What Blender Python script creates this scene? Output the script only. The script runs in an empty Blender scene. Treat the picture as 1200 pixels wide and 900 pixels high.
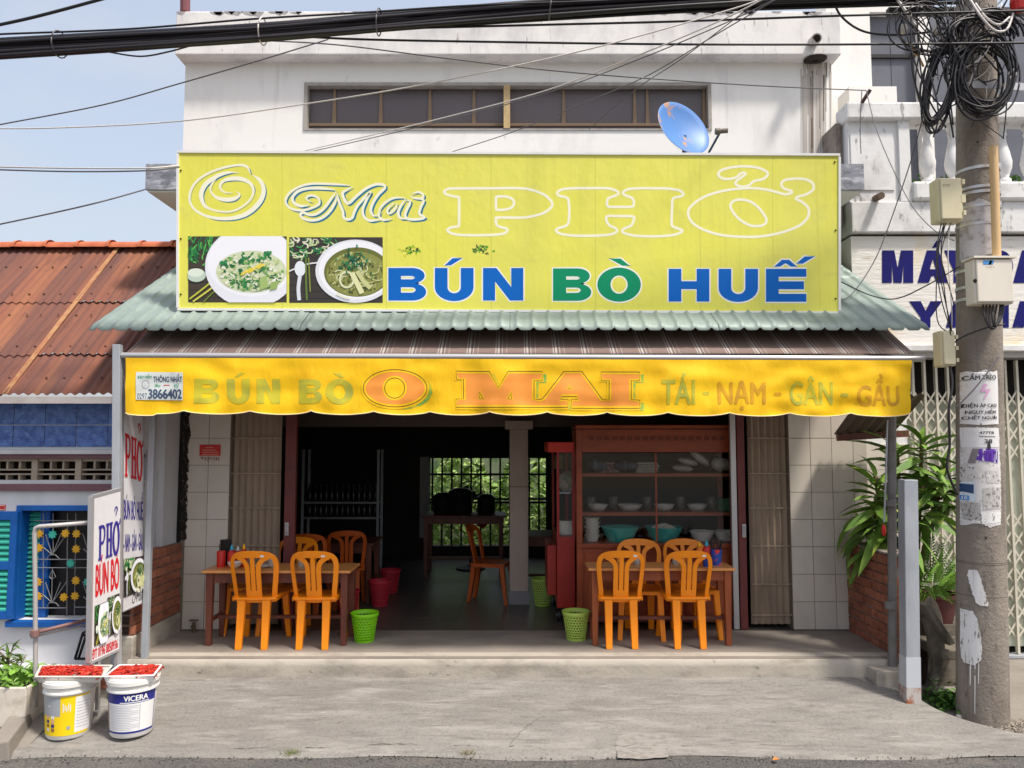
import bpy, bmesh, math, random
from math import sin, cos, pi, radians, sqrt, atan2, tan
from mathutils import Vector, Matrix, noise as mnoise
from mathutils.geometry import tessellate_polygon
R = random.Random(7)
SC = bpy.context.scene
COL = SC.collection

# ---------------------------------------------------------------- camera, sky, sun, exposure
PITCH = math.atan(68 / 900); EYE = 1.72
cam = bpy.data.cameras.new('camera'); cam.sensor_width = 36; cam.lens = 27; cam.clip_end = 2000; cam.clip_start = .05
co = bpy.data.objects.new('camera', cam); COL.objects.link(co)
co.location = (0, 0, EYE); co.rotation_euler = (pi / 2 + PITCH, 0, 0); SC.camera = co
SUN = Vector((.42, -.35, 1)).normalized()          # towards the sun
EL = math.asin(SUN.z); AZ = atan2(SUN.x, SUN.y)
W = bpy.data.worlds.new('World'); SC.world = W; W.use_nodes = True
nt = W.node_tree; nd = nt.nodes; lk = nt.links
bg = nd['Background']; bg.inputs['Strength'].default_value = .15
sky = nd.new('ShaderNodeTexSky'); sky.sky_type = 'NISHITA'; sky.sun_disc = False
sky.sun_elevation = EL; sky.sun_rotation = AZ; sky.air_density = 1.3; sky.dust_density = 5.0; sky.ozone_density = 1.5
tc = nd.new('ShaderNodeTexCoord'); mp = nd.new('ShaderNodeMapping'); mp.inputs['Scale'].default_value = (1.5, 1.5, 4)
nz = nd.new('ShaderNodeTexNoise'); nz.inputs['Scale'].default_value = 2.2; nz.inputs['Detail'].default_value = 7; nz.inputs['Roughness'].default_value = .55
rp = nd.new('ShaderNodeMapRange'); rp.inputs[1].default_value = .42; rp.inputs[2].default_value = .8; rp.inputs[3].default_value = .5; rp.inputs[4].default_value = .85
mx = nd.new('ShaderNodeMix'); mx.data_type = 'RGBA'; mx.inputs[7].default_value = (2.75, 2.85, 3.1, 1)
lk.new(tc.outputs['Generated'], mp.inputs[0]); lk.new(mp.outputs[0], nz.inputs[0]); lk.new(nz.outputs[0], rp.inputs[0])
lk.new(rp.outputs[0], mx.inputs[0]); lk.new(sky.outputs[0], mx.inputs[6]); lk.new(mx.outputs[2], bg.inputs[0])
sl = bpy.data.lights.new('sun', 'SUN'); sl.energy = 2.7; sl.angle = radians(6); sl.color = (1, .94, .85)
so = bpy.data.objects.new('sun', sl); COL.objects.link(so); so.rotation_euler = SUN.to_track_quat('Z', 'Y').to_euler()
so.location = (8, -6, 18)
SC.view_settings.view_transform = 'Standard'; SC.view_settings.look = 'None'; SC.view_settings.gamma = 1
SC.view_settings.exposure = .80
SC.render.engine = 'CYCLES'; SC.cycles.max_bounces = 8; SC.cycles.transparent_max_bounces = 12
try: SC.cycles.use_denoising = True
except Exception: pass

# ---------------------------------------------------------------- helpers
def P(px, py, Y):
    'the point of the place at depth Y seen at photo position (px, py)'
    dx = (px - 600) / 900; dy = (450 - py) / 900
    d = Vector((dx, cos(PITCH) - dy * sin(PITCH), sin(PITCH) + dy * cos(PITCH)))
    t = Y / d.y
    return Vector((d.x * t, Y, EYE + d.z * t))
def lin(c): return tuple((x / 12.92 if x <= .04045 else ((x + .055) / 1.055) ** 2.4) for x in c)
def S(r, g, b): return lin((r / 255, g / 255, b / 255))
MATS = {}
def mat(name, c, rough=.6, layers=(), bump=(), metal=0, spec=.4, rnd=0., attr=None, emit=None):
    if name in MATS: return MATS[name]
    m = bpy.data.materials.new(name); m.use_nodes = True; MATS[name] = m
    t = m.node_tree; n = t.nodes; l = t.links; b = n['Principled BSDF']
    b.inputs['Roughness'].default_value = rough; b.inputs['Metallic'].default_value = metal
    b.inputs['Specular IOR Level'].default_value = spec
    geo = n.new('ShaderNodeNewGeometry')
    def nse(sc, det=6, ro=.6):
        v = n.new('ShaderNodeVectorMath'); v.operation = 'MULTIPLY'; v.inputs[1].default_value = sc if hasattr(sc, '__len__') else (sc,) * 3
        l.new(geo.outputs['Position'], v.inputs[0])
        x = n.new('ShaderNodeTexNoise'); x.inputs['Scale'].default_value = 1; x.inputs['Detail'].default_value = det; x.inputs['Roughness'].default_value = ro
        l.new(v.outputs[0], x.inputs['Vector']); return x.outputs[0]
    if attr:
        a = n.new('ShaderNodeVertexColor'); a.layer_name = attr; cur = a.outputs[0]
    else:
        r = n.new('ShaderNodeRGB'); r.outputs[0].default_value = (*c, 1); cur = r.outputs[0]
    if rnd:
        oi = n.new('ShaderNodeObjectInfo'); h = n.new('ShaderNodeHueSaturation')
        mr = n.new('ShaderNodeMapRange'); mr.inputs[3].default_value = 1 - rnd; mr.inputs[4].default_value = 1 + rnd
        l.new(oi.outputs['Random'], mr.inputs[0]); l.new(mr.outputs[0], h.inputs['Value']); l.new(cur, h.inputs['Color']); cur = h.outputs[0]
    for (lc, sc, lo, hi, amt) in layers:
        f = n.new('ShaderNodeMapRange'); f.inputs[1].default_value = lo; f.inputs[2].default_value = hi; f.inputs[4].default_value = amt
        l.new(nse(sc), f.inputs[0])
        k = n.new('ShaderNodeMix'); k.data_type = 'RGBA'; k.inputs[7].default_value = (*lc, 1)
        l.new(f.outputs[0], k.inputs[0]); l.new(cur, k.inputs[6]); cur = k.outputs[2]
    l.new(cur, b.inputs['Base Color'])
    nrm = None
    for (sc, st, di) in bump:
        bp = n.new('ShaderNodeBump'); bp.inputs['Strength'].default_value = st; bp.inputs['Distance'].default_value = di
        l.new(nse(sc), bp.inputs['Height'])
        if nrm: l.new(nrm, bp.inputs['Normal'])
        nrm = bp.outputs[0]
    if nrm: l.new(nrm, b.inputs['Normal'])
    if emit:
        b.inputs['Emission Color'].default_value = (*emit, 1); b.inputs['Emission Strength'].default_value = 1
    return m
def mat_glass(name, tint=(1, 1, 1), refl=.10, rough=.03):
    if name in MATS: return MATS[name]
    m = bpy.data.materials.new(name); m.use_nodes = True; MATS[name] = m
    t = m.node_tree; n = t.nodes; l = t.links; n.remove(n['Principled BSDF'])
    tr = n.new('ShaderNodeBsdfTransparent'); tr.inputs[0].default_value = (*tint, 1)
    gl = n.new('ShaderNodeBsdfGlossy'); gl.inputs['Roughness'].default_value = rough
    mi = n.new('ShaderNodeMixShader'); mi.inputs[0].default_value = refl
    l.new(tr.outputs[0], mi.inputs[1]); l.new(gl.outputs[0], mi.inputs[2]); l.new(mi.outputs[0], n['Material Output'].inputs[0])
    return m

class MB:
    def __init__(s): s.v = []; s.f = []; s.c = []
    def add(s, vs, fs, c=None):
        o = len(s.v); s.v += [Vector(v) for v in vs]
        for f in fs: s.f.append(tuple(i + o for i in f)); s.c.append(c)
        return s
    def hexa(s, p):     # p: 4 bottom (ccw) + 4 top
        return s.add(p, [(3, 2, 1, 0), (4, 5, 6, 7), (0, 1, 5, 4), (1, 2, 6, 5), (2, 3, 7, 6), (3, 0, 4, 7)])
    def box(s, x0, x1, y0, y1, z0, z1):
        return s.hexa([(x0, y0, z0), (x1, y0, z0), (x1, y1, z0), (x0, y1, z0), (x0, y0, z1), (x1, y0, z1), (x1, y1, z1), (x0, y1, z1)])
    def pbox(s, px0, py0, px1, py1, Y, d):     # upright box whose face at depth Y fills the photo rectangle
        a = P(px0, py1, Y); b = P(px1, py0, Y)
        return s.box(a.x, b.x, Y, Y + d, a.z, b.z)
    def beam(s, p, q, w, h=None, up=(0, 0, 1), w2=None):
        p = Vector(p); q = Vector(q); h = h or w; w2 = w2 or w; k = w2 / w
        d = (q - p).normalized(); up = Vector(up)
        if abs(d.dot(up)) > .95: up = Vector((0, 1, 0))
        a = d.cross(up).normalized(); b = a.cross(d).normalized()
        r = []
        for c, m in ((p, 1), (q, k)):
            r += [c - a * w / 2 * m - b * h / 2 * m, c + a * w / 2 * m - b * h / 2 * m, c + a * w / 2 * m + b * h / 2 * m, c - a * w / 2 * m + b * h / 2 * m]
        return s.hexa(r)
    def tube(s, pts, r, n=6, caps=True):
        pts = [Vector(p) for p in pts]; m = len(pts); rs = r if hasattr(r, '__len__') else [r] * m
        d0 = (pts[1] - pts[0]).normalized(); ref = Vector((0, 0, 1)) if abs(d0.z) < .9 else Vector((1, 0, 0))
        a = d0.cross(ref).normalized(); o = len(s.v)
        for i in range(m):
            d = (pts[min(i + 1, m - 1)] - pts[max(i - 1, 0)]).normalized()
            a = (a - d * a.dot(d)).normalized(); b = d.cross(a)
            for k in range(n):
                t = 2 * pi * k / n; s.v.append(pts[i] + (a * cos(t) + b * sin(t)) * rs[i])
        for i in range(m - 1):
            for k in range(n):
                k2 = (k + 1) % n
                s.f.append((o + i * n + k, o + i * n + k2, o + (i + 1) * n + k2, o + (i + 1) * n + k)); s.c.append(None)
        if caps:
            s.f.append(tuple(o + k for k in range(n))[::-1]); s.c.append(None)
            s.f.append(tuple(o + (m - 1) * n + k for k in range(n))); s.c.append(None)
        return s
    def lathe(s, prof, c=(0, 0, 0), n=24, cap0=True, cap1=False, M=None):
        o = len(s.v); c = Vector(c)
        for r, z in prof:
            for k in range(n):
                t = 2 * pi * k / n; v = Vector((r * cos(t), r * sin(t), z))
                s.v.append(c + (M @ v if M else v))
        for i in range(len(prof) - 1):
            for k in range(n):
                k2 = (k + 1) % n; s.f.append((o + i * n + k, o + i * n + k2, o + (i + 1) * n + k2, o + (i + 1) * n + k)); s.c.append(None)
        if cap0: s.f.append(tuple(o + k for k in range(n))[::-1]); s.c.append(None)
        if cap1: s.f.append(tuple(o + (len(prof) - 1) * n + k for k in range(n))); s.c.append(None)
        return s
    def grid(s, fn, nu, nv):
        o = len(s.v)
        for j in range(nv + 1):
            for i in range(nu + 1): s.v.append(Vector(fn(i / nu, j / nv)))
        w = nu + 1
        for j in range(nv):
            for i in range(nu): s.f.append((o + j * w + i, o + j * w + i + 1, o + (j + 1) * w + i + 1, o + (j + 1) * w + i)); s.c.append(None)
        return s
    def poly(s, pts3, c=None):   # flat polygon, any outline
        t = tessellate_polygon([pts3]); return s.add(pts3, [tuple(x) for x in t], c)
    def prism(s, front, back):   # two matching outlines
        n = len(front); t = tessellate_polygon([front])
        s.add(list(front) + list(back), [tuple(x) for x in t] + [tuple(i + n for i in x[::-1]) for x in t] + [(i, (i + 1) % n, (i + 1) % n + n, i + n) for i in range(n)])
        return s

ORG = {}
def link(o, parent):
    COL.objects.link(o)
    if parent: o.parent = parent
def thing(name, label, cat, loc=(0, 0, 0), group=None):
    o = bpy.data.objects.new(name, None); o.empty_display_size = .2; COL.objects.link(o); o.location = loc
    o['label'] = label; o['category'] = cat
    if group: o['group'] = group
    ORG[o.name] = Vector(loc); return o
def mesh(mb, name, m, smooth=False):
    me = bpy.data.meshes.new(name); me.from_pydata([tuple(v) for v in mb.v], [], mb.f); me.update()
    if any(c is not None for c in mb.c):
        ca = me.color_attributes.new('print', 'FLOAT_COLOR', 'CORNER')
        for p, c in zip(me.polygons, mb.c):
            for li in p.loop_indices: ca.data[li].color = (*(c or (1, 1, 1)), 1)
    b = bmesh.new(); b.from_mesh(me)
    if not any(c is not None for c in mb.c): bmesh.ops.recalc_face_normals(b, faces=b.faces)
    b.to_mesh(me); b.free()
    for p in me.polygons: p.use_smooth = smooth
    if m: me.materials.append(m)
    return me
def part(mb, name, m, parent=None, smooth=False, bevel=0, label=None, kind=None, world=True, auto=None):
    org = Vector()
    if parent and world:
        org = ORG[parent.name]; q = MB(); q.v = [v - org for v in mb.v]; q.f = mb.f; q.c = mb.c; mb = q
    me = mesh(mb, name, m, smooth)
    if auto: me.set_sharp_from_angle(angle=radians(auto))
    o = bpy.data.objects.new(name, me); link(o, parent); ORG[o.name] = org
    if bevel:
        bv = o.modifiers.new('bevel', 'BEVEL'); bv.width = bevel; bv.segments = 2; bv.limit_method = 'ANGLE'; bv.angle_limit = radians(40)
    if label: o['label'] = label
    if kind: o['kind'] = kind
    return o
def single(mb, name, m, label, cat, group=None, loc=None, **kw):
    if loc is None:
        n = max(1, len(mb.v)); loc = Vector((sum(v.x for v in mb.v) / n, sum(v.y for v in mb.v) / n, min(v.z for v in mb.v)))
    loc = Vector(loc); q = MB(); q.v = [v - loc for v in mb.v]; q.f = mb.f; q.c = mb.c
    o = part(q, name, m, None, **kw); o.location = loc; o['label'] = label; o['category'] = cat
    if group: o['group'] = group
    ORG[o.name] = loc; return o
def struct(mb, name, m, **kw): return part(mb, name, m, None, kind='structure', **kw)
def piece(me, name, parent, M):      # one of many alike pieces: shares its mesh; M is in world space
    o = bpy.data.objects.new(name, me); link(o, parent)
    T = Matrix.Translation(-ORG[parent.name]) if parent else Matrix()
    o.matrix_local = T @ M; return o
def dup(root, loc, rz=0, label=None):
    r = root.copy(); COL.objects.link(r); r.location = loc; r.rotation_euler = (0, 0, rz)
    if label: r['label'] = label
    for ch in root.children:
        c = ch.copy(); COL.objects.link(c); c.parent = r
        for g in ch.children:
            d = g.copy(); COL.objects.link(d); d.parent = c
    ORG[r.name] = Vector(loc); return r
def smoothpath(pts, closed=False, k=6):
    n = len(pts); out = []; pts = [Vector(p) for p in pts]
    rng = range(n if closed else n - 1)
    for i in rng:
        g = lambda j: pts[j % n] if closed else pts[max(0, min(n - 1, j))]
        a, b, c, d = g(i - 1), g(i), g(i + 1), g(i + 2)
        for s in range(k):
            t = s / k
            out.append(.5 * ((2 * b) + (c - a) * t + (2 * a - 5 * b + 4 * c - d) * t * t + (3 * b - a - 3 * c + d) * t ** 3))
    if not closed: out.append(pts[-1])
    return out
def ribbon2(pts, w, closed=False):       # 2-D ribbon -> (verts, quads)
    n = len(pts); ws = w if hasattr(w, '__len__') else [w] * n; vs = []; fs = []
    for i in range(n):
        a = pts[(i - 1) % n] if closed or i else pts[i]; b = pts[(i + 1) % n] if closed or i < n - 1 else pts[i]
        d = (b - a); d = d.normalized() if d.length > 1e-9 else Vector((1, 0)); nn = Vector((-d.y, d.x))
        vs += [pts[i] + nn * ws[i] / 2, pts[i] - nn * ws[i] / 2]
    for i in range(n if closed else n - 1):
        j = (i + 1) % n; fs.append((2 * i, 2 * i + 1, 2 * j + 1, 2 * j))
    return vs, fs
_tc = bpy.data.curves.new('lettering', 'FONT'); _to = bpy.data.objects.new('lettering', _tc); COL.objects.link(_to)
def text2(body, bold=0, shear=0, space=1.0):    # -> verts normalised to the unit square (z = layer), tris; bold by layered copies
    _tc.body = body; _tc.shear = shear; _tc.space_character = space; _tc.resolution_u = 4
    dg = bpy.context.evaluated_depsgraph_get(); dg.update()
    me = bpy.data.meshes.new_from_object(_to.evaluated_get(dg))
    v0 = [Vector((v.co.x, v.co.y, 0)) for v in me.vertices]; f0 = [tuple(p.vertices) for p in me.polygons]
    bpy.data.meshes.remove(me); vs = []; fs = []
    sh_ = [(0, 0)] if bold <= .012 else [(-bold, 0), (bold, 0), (0, bold * .5), (0, -bold * .5), (0, 0)]
    for k, (a, b) in enumerate(sh_):
        o = len(vs); vs += [v + Vector((a, b, k)) for v in v0]; fs += [tuple(i + o for i in f) for f in f0]
    x0 = min(v.x for v in vs); x1 = max(v.x for v in vs); y0 = min(v.y for v in vs); y1 = max(v.y for v in vs)
    return [Vector(((v.x - x0) / (x1 - x0), (v.y - y0) / (y1 - y0), v.z)) for v in vs], fs
def lift(p, k): return p if not k else p + Vector((0, -.00012 * k, 0))
def put(mb, vf, fn, c=None):             # 2-D shape laid on a surface by fn(u, v) -> point
    vs, fs = vf; mb.add([lift(fn(v.x, v.y), v.z if len(v) > 2 else 0) for v in vs], fs, c)
def ptext(mb, body, box, fn, bold=.02, c=None, grow=0, **kw):   # box in photo px: x0, y0(top), x1, y1(bottom)
    x0, y0, x1, y1 = box; vs, fs = text2(body, bold, **kw)
    x0 -= grow; x1 += grow; y0 -= grow; y1 += grow
    put(mb, ([Vector((x0 + (x1 - x0) * v.x, y1 + (y0 - y1) * v.y, v.z)) for v in vs], fs), fn, c)
def fn_flat(px, py): return Vector((px, py, 0))
def front(Y, off=.0012): return lambda px, py: P(px, py, Y) - Vector((0, off, 0))
def zlay(q):      # layered copies: turn the tiny shift into a layer height
    q.v = [Vector((v.x, v.y + 0, 0)) for v in q.v]
    comp = {}; n = len(q.v); par = list(range(n))
    def find(i):
        while par[i] != i: par[i] = par[par[i]]; i = par[i]
        return i
    for f in q.f:
        for k in f[1:]: par[find(k)] = find(f[0])
    for k, v in enumerate(q.v):
        r = find(k)
        if r not in comp: comp[r] = (len(comp) % 41) * .000028
        v.z = comp[r]
    return q
def refine(mb, ml):
    b = bmesh.new(); vs = [b.verts.new(v) for v in mb.v]
    for f in mb.f:
        try: b.faces.new([vs[i] for i in f])
        except ValueError: pass
    for _ in range(7):
        e = [x for x in b.edges if x.calc_length() > ml]
        if not e: break
        bmesh.ops.subdivide_edges(b, edges=e, cuts=1); bmesh.ops.triangulate(b, faces=[f for f in b.faces if len(f.verts) > 3])
    q = MB(); b.verts.index_update(); q.v = [v.co.copy() for v in b.verts]; q.f = [tuple(v.index for v in f.verts) for f in b.faces]; q.c = [None] * len(q.f); b.free(); return q

# ---------------------------------------------------------------- materials
DIRT = S(95, 85, 72)
M_white = mat('white_wall_paint', S(229, 226, 221), .75, [(S(190, 186, 188), (2.4, 2.4, .9), .52, .75, .5), (S(150, 142, 138), (9, 9, .5), .62, .82, .35), (S(160, 156, 160), (6, 6, 3), .68, .74, .5)], [(14, .15, .01)])
M_parapet = mat('weathered_white_paint', S(226, 223, 220), .8, [(S(172, 170, 176), (2.2, 2.2, 1.4), .46, .7, .7), (S(140, 136, 136), (7, 7, 1.2), .58, .78, .5), (S(76, 70, 66), (22, 22, 4), .62, .74, .8)], [(14, .2, .01)])
M_white2 = mat('mouldy_white_plaster', S(222, 221, 220), .8, [(S(150, 146, 140), (3, 3, 2), .48, .75, .6), (S(55, 50, 45), (12, 12, 5), .6, .72, .8)], [(18, .3, .01)])
M_left = mat('pale_grey_house_paint', S(205, 205, 208), .8, [(S(165, 162, 160), (2.5, 2.5, .8), .45, .8, .6)], [(20, .1, .01)])
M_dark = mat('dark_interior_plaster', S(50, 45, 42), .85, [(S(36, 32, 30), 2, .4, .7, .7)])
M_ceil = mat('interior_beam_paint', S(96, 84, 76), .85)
M_tile = mat('cream_wall_tile', S(205, 196, 184), .28, [(S(168, 158, 146), (3, 3, 2), .5, .8, .4)], rnd=.05)
M_grout = mat('tile_grout', S(135, 125, 112), .9)
M_floor = mat('grey_floor_tile', S(92, 84, 78), .32, [(S(78, 72, 66), 1.4, .4, .7, .6)], rnd=.06)
M_conc = mat('worn_concrete', S(130, 126, 121), .88,
             [(S(102, 97, 92), (.8, 2.2, 1), .44, .68, .5), (S(94, 88, 82), (.35, 1.6, 1), .56, .74, .4), (S(92, 87, 82), (46, 46, 46), .5, .66, .45), (S(168, 163, 157), (70, 70, 70), .6, .7, .5), (S(162, 157, 151), (2.2, 9, 1), .5, .72, .6), (S(96, 91, 86), (4, 26, 1), .52, .72, .7), (S(86, 80, 74), (12, 22, 1), .66, .74, .7), (S(184, 177, 168), (9, 46, 1), .64, .74, .5)],
             [((18, 30, 18), .35, .012), (160, .35, .004)])
M_step = mat('step_concrete', S(172, 164, 152), .9, [(S(130, 122, 112), (2.5, 3, 6), .48, .7, .8), (S(182, 173, 160), (5, 5, 9), .58, .75, .6), (S(80, 75, 68), (14, 14, 22), .64, .74, .7)], [(30, .4, .01), (150, .3, .004)])
M_shopfloor = mat('cement_floor', S(142, 133, 124), .7, [(S(108, 101, 94), (1.5, 3, 1), .42, .7, .7), (S(132, 124, 115), (4, 9, 1), .6, .75, .5)], [(40, .2, .006)])
M_road = mat('road_asphalt', S(92, 90, 88), .92, [(S(62, 60, 60), (60, 60, 60), .5, .58, .9), (S(150, 146, 140), (75, 75, 75), .62, .68, .8), (S(130, 122, 112), (1, 3, 1), .5, .7, .5)], [(90, .9, .012)])
M_side = mat('pavement_concrete', S(136, 129, 121), .9, [(S(112, 106, 98), (1.3, 2.2, 1), .45, .7, .7), (S(90, 84, 78), (10, 12, 1), .63, .74, .6)], [(30, .4, .01), (150, .3, .004)])
M_earth = mat('earth', S(110, 96, 80), .95, [(S(80, 72, 60), 3, .4, .7, .7)])
M_brick = mat('red_brick', S(160, 100, 76), .85, [(S(112, 62, 46), (9, 9, 14), .45, .7, .8), (S(190, 140, 110), (14, 14, 14), .62, .8, .5), (S(52, 42, 36), (2.2, 2.2, 3), .56, .75, .75)], [(70, .5, .005)], rnd=.22)
M_mortar = mat('brick_mortar', S(140, 130, 120), .95, [(S(80, 74, 68), 6, .45, .7, .8)], [(60, .5, .006)])
M_hole = mat('brick_hole', S(40, 28, 22), .95)
M_orange = mat('orange_plastic', S(245, 142, 16), .42, [(S(226, 118, 12), 5, .45, .75, .4), (S(232, 160, 70), (30, 30, 12), .6, .76, .5), (S(150, 92, 34), (46, 46, 30), .68, .76, .5)], spec=.4, rnd=.05)
M_wood = mat('red_brown_wood', S(150, 78, 42), .45, [(S(105, 48, 26), (14, 14, 2.2), .4, .7, .8)], [((60, 60, 6), .12, .003)])
M_wooddk = mat('dark_brown_wood', S(112, 62, 48), .5, [(S(76, 40, 32), (14, 14, 2.5), .4, .7, .8)])
M_top = mat('varnished_table_edge', S(214, 148, 84), .35, [(S(184, 116, 58), (3, 14, 14), .4, .7, .6)])
M_cab = mat('cabinet_wood', S(156, 74, 42), .4, [(S(112, 50, 28), (3, 8, 9), .4, .7, .7)])
M_redcart = mat('red_cart_paint', S(150, 34, 26), .4, [(S(112, 24, 20), 4, .45, .7, .5)])
M_glass = mat_glass('cabinet_glass', (.9, .92, .92), .03)
M_steel = mat('galvanised_steel', S(168, 172, 176), .4, [(S(125, 128, 132), 9, .45, .7, .6)], metal=.7)
M_greypaint = mat('grey_painted_steel', S(170, 174, 180), .5, [(S(140, 144, 150), (6, 6, 2), .45, .7, .6), (S(140, 80, 45), (12, 12, 9), .68, .76, .6)], metal=.15)
M_rustbase = mat('rust', S(150, 82, 48), .9, [(S(178, 172, 168), (16, 16, 9), .40, .56, 1)])
M_gate = mat('brown_folding_gate', S(156, 138, 120), .55, [(S(112, 96, 82), (4, 4, 1), .45, .7, .6)])
M_maroon = mat('maroon_gate_post', S(112, 52, 50), .5, [(S(86, 38, 38), 6, .45, .7, .6)])
M_black = mat('black_cable_jacket', S(36, 33, 38), .45)
M_wire = mat('grey_wire', S(96, 92, 96), .5)
M_wwire = mat('pale_wire', S(206, 200, 196), .5)
M_pole = mat('pole_concrete', S(140, 130, 120), .92, [(S(108, 98, 90), (3, 3, 1.3), .45, .7, .8), (S(164, 152, 140), (10, 10, 16), .58, .75, .6), (S(84, 74, 66), (24, 24, 10), .6, .7, .7), (S(92, 82, 74), (14, 14, .8), .55, .7, .6), (S(60, 52, 46), (70, 70, 50), .66, .7, .8)], [(40, .7, .012), (180, .5, .004)])
M_beige = mat('beige_box_plastic', S(206, 196, 164), .45, [(S(180, 168, 136), 5, .5, .75, .5)])
M_cream = mat('cream_box_paint', S(222, 214, 200), .4, [(S(200, 190, 172), (3, 3, 1.5), .5, .75, .5)])
M_pvc = mat('tan_conduit', S(212, 178, 130), .5, [(S(186, 150, 104), (8, 8, 2), .45, .7, .5)])
M_paper = mat('white_notice_paint', S(214, 210, 208), .8, [(S(170, 164, 160), (12, 12, 12), .5, .7, .5), (S(112, 104, 98), (45, 45, 30), .6, .68, .6)])
M_board = mat('clean_notice_paint', S(226, 223, 222), .7, [(S(190, 186, 182), 14, .55, .75, .5)])
M_smear = mat('white_paint_smear', S(228, 226, 224), .7, [(S(190, 186, 182), (30, 30, 6), .5, .7, .5), (S(140, 130, 120), (60, 60, 14), .58, .62, 1)])
M_ink = mat('black_ink', S(54, 52, 56), .7)
M_navy = mat('navy_ink', S(44, 52, 120), .6, [(S(80, 84, 130), (20, 20, 6), .55, .75, .5)])
M_tinroof = mat('green_tin_roof', S(136, 150, 143), .55, [(S(112, 126, 122), (1.5, 1.5, 1.5), .45, .7, .7), (S(168, 182, 175), (6, 6, 6), .55, .75, .5), (S(96, 110, 104), (3, 12, 3), .64, .76, .5)], metal=.15)
M_rusty = mat('rusted_tin', S(128, 80, 62), .88, [(S(98, 66, 60), (5, .22, .22), .42, .58, .95), (S(148, 98, 68), (3.2, .2, .2), .54, .68, .85), (S(84, 54, 46), (2, 1.2, 1.2), .56, .7, .6), (S(84, 52, 46), (26, 4, 4), .6, .75, .6)], [(60, .2, .004)])
M_terra = mat('terracotta', S(190, 106, 72), .8, [(S(150, 78, 54), 7, .45, .7, .7)])
M_lemon = mat('lime_yellow_banner', S(226, 222, 88), .5, [(S(220, 216, 104), (1.5, 1, 1), .4, .7, .7), (S(204, 200, 84), (26, 1, .6), .56, .76, .5), (S(200, 196, 104), (3, 1, 5), .6, .74, .4)], [((3, 3, 2), .35, .03), ((14, 14, 1.5), .10, .006)])
M_bframe = mat('white_sign_frame', S(226, 226, 224), .5)
M_yellow = mat('yellow_valance_cloth', S(246, 196, 4), .6, [(S(236, 178, 0), (2, 2, 3), .45, .7, .6), (S(250, 212, 40), (9, 9, 3), .58, .75, .5)], [((7, 7, 3), .4, .02), ((30, 30, 9), .22, .006)])
M_hem = mat('valance_hem', S(240, 214, 170), .7)
M_blue = mat('sign_blue', S(0, 100, 190), .6, spec=.2)
M_green = mat('sign_green', S(0, 140, 98), .6, spec=.2)
M_signw = mat('sign_white', S(238, 238, 232), .45)
M_ivory = mat('sign_ivory', S(240, 238, 214), .45)
M_teal = mat('sign_teal', S(16, 112, 146), .45)
M_olive = mat('faded_green_print', S(196, 184, 44), .65, [(S(160, 164, 70), (9, 9, 9), .45, .65, .8)])
M_ochre = mat('faded_brown_print', S(214, 158, 24), .65, [(S(190, 140, 40), (9, 9, 9), .45, .65, .7)])
M_peach = mat('faded_orange_print', S(240, 152, 62), .6, [(S(232, 140, 48), 6, .45, .7, .5)])
M_print = mat('printed_picture', (1, 1, 1), .4, attr='print')
M_silver = mat('brushed_bar', S(190, 188, 190), .35, metal=.5)
M_red = mat('red_plastic', S(196, 40, 34), .4)
M_teal_pl = mat('teal_basin_plastic', S(66, 178, 168), .4)
M_pot = mat('white_enamel', S(222, 216, 208), .3)
M_leafd = mat('leaf_green', S(106, 138, 50), .62, [(S(66, 104, 38), 4, .4, .65, .8), (S(186, 186, 88), 7, .58, .7, .8), (S(130, 96, 50), 16, .66, .72, .8)], rnd=.35)
M_leafl = mat('light_leaf_green', S(118, 158, 60), .5, [(S(80, 124, 42), 5, .4, .65, .7)], rnd=.3)
M_weed = mat('weed_green', S(84, 128, 50), .6, [(S(56, 94, 36), 9, .45, .65, .7)])
M_stalk = mat('plant_stalk', S(116, 98, 72), .8)
M_bench = mat('mossy_bench_concrete', S(112, 104, 92), .92, [(S(62, 58, 50), (5, 5, 5), .45, .65, .85), (S(150, 142, 130), (8, 8, 8), .6, .75, .6)], [(40, .5, .01)])

# ---------------------------------------------------------------- ground
g = MB().add([(-300, -300, -.7), (300, -300, -.7), (300, 900, -.7), (-300, 900, -.7)], [(0, 1, 2, 3)]); struct(g, 'ground', M_earth)
ROAD_Y, RZ = 5.21, -.34
def road(u, v):
    x = -40 + 80 * u; y = -20 + (ROAD_Y + 20 + .06) * v
    return (x, y, RZ - .012 + .006 * sin(x * 2.1 + y))
g = MB().grid(road, 80, 12); struct(g, 'road', M_road, smooth=True)
def xr(y): return 3.06 + max(0, (5.95 - y)) ** 2.1 * 2.0
def apron(u, v):
    y = ROAD_Y + .03 * sin(u * 23) * (1 - v) + (6.30 - ROAD_Y) * v
    x = -3.34 + (xr(y) + 3.34) * u + (v * .12 if u == 0 else 0)
    t = (y - ROAD_Y) / 1.09
    z = -.335 + .195 * t + .012 * mnoise.noise((x * .8, y * 1.4, 0))
    if v == 0: z -= .02
    return (x, y, z)
g = MB().grid(apron, 90, 26); struct(g, 'forecourt', M_conc, smooth=True)
g = MB().grid(lambda u, v: (3.0 + 37 * u, ROAD_Y + .04 + 4.5 * v, -.345 + .06 * max(0, sin(min(1, v * 2.6) * pi)) ** 1 - .035 * min(1, max(0, v * 2.6 - .8)) + .004 * mnoise.noise((u * 60, v * 5, 0))), 120, 40); struct(g, 'pavement', M_side, smooth=True)
g = MB().grid(lambda u, v: (-40 + 36.75 * u, ROAD_Y + .04 + 3.2 * v, -.335 + .115 * min(1, v * 7) + .01 * v), 40, 24); struct(g, 'yard', M_side, smooth=True)
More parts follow.
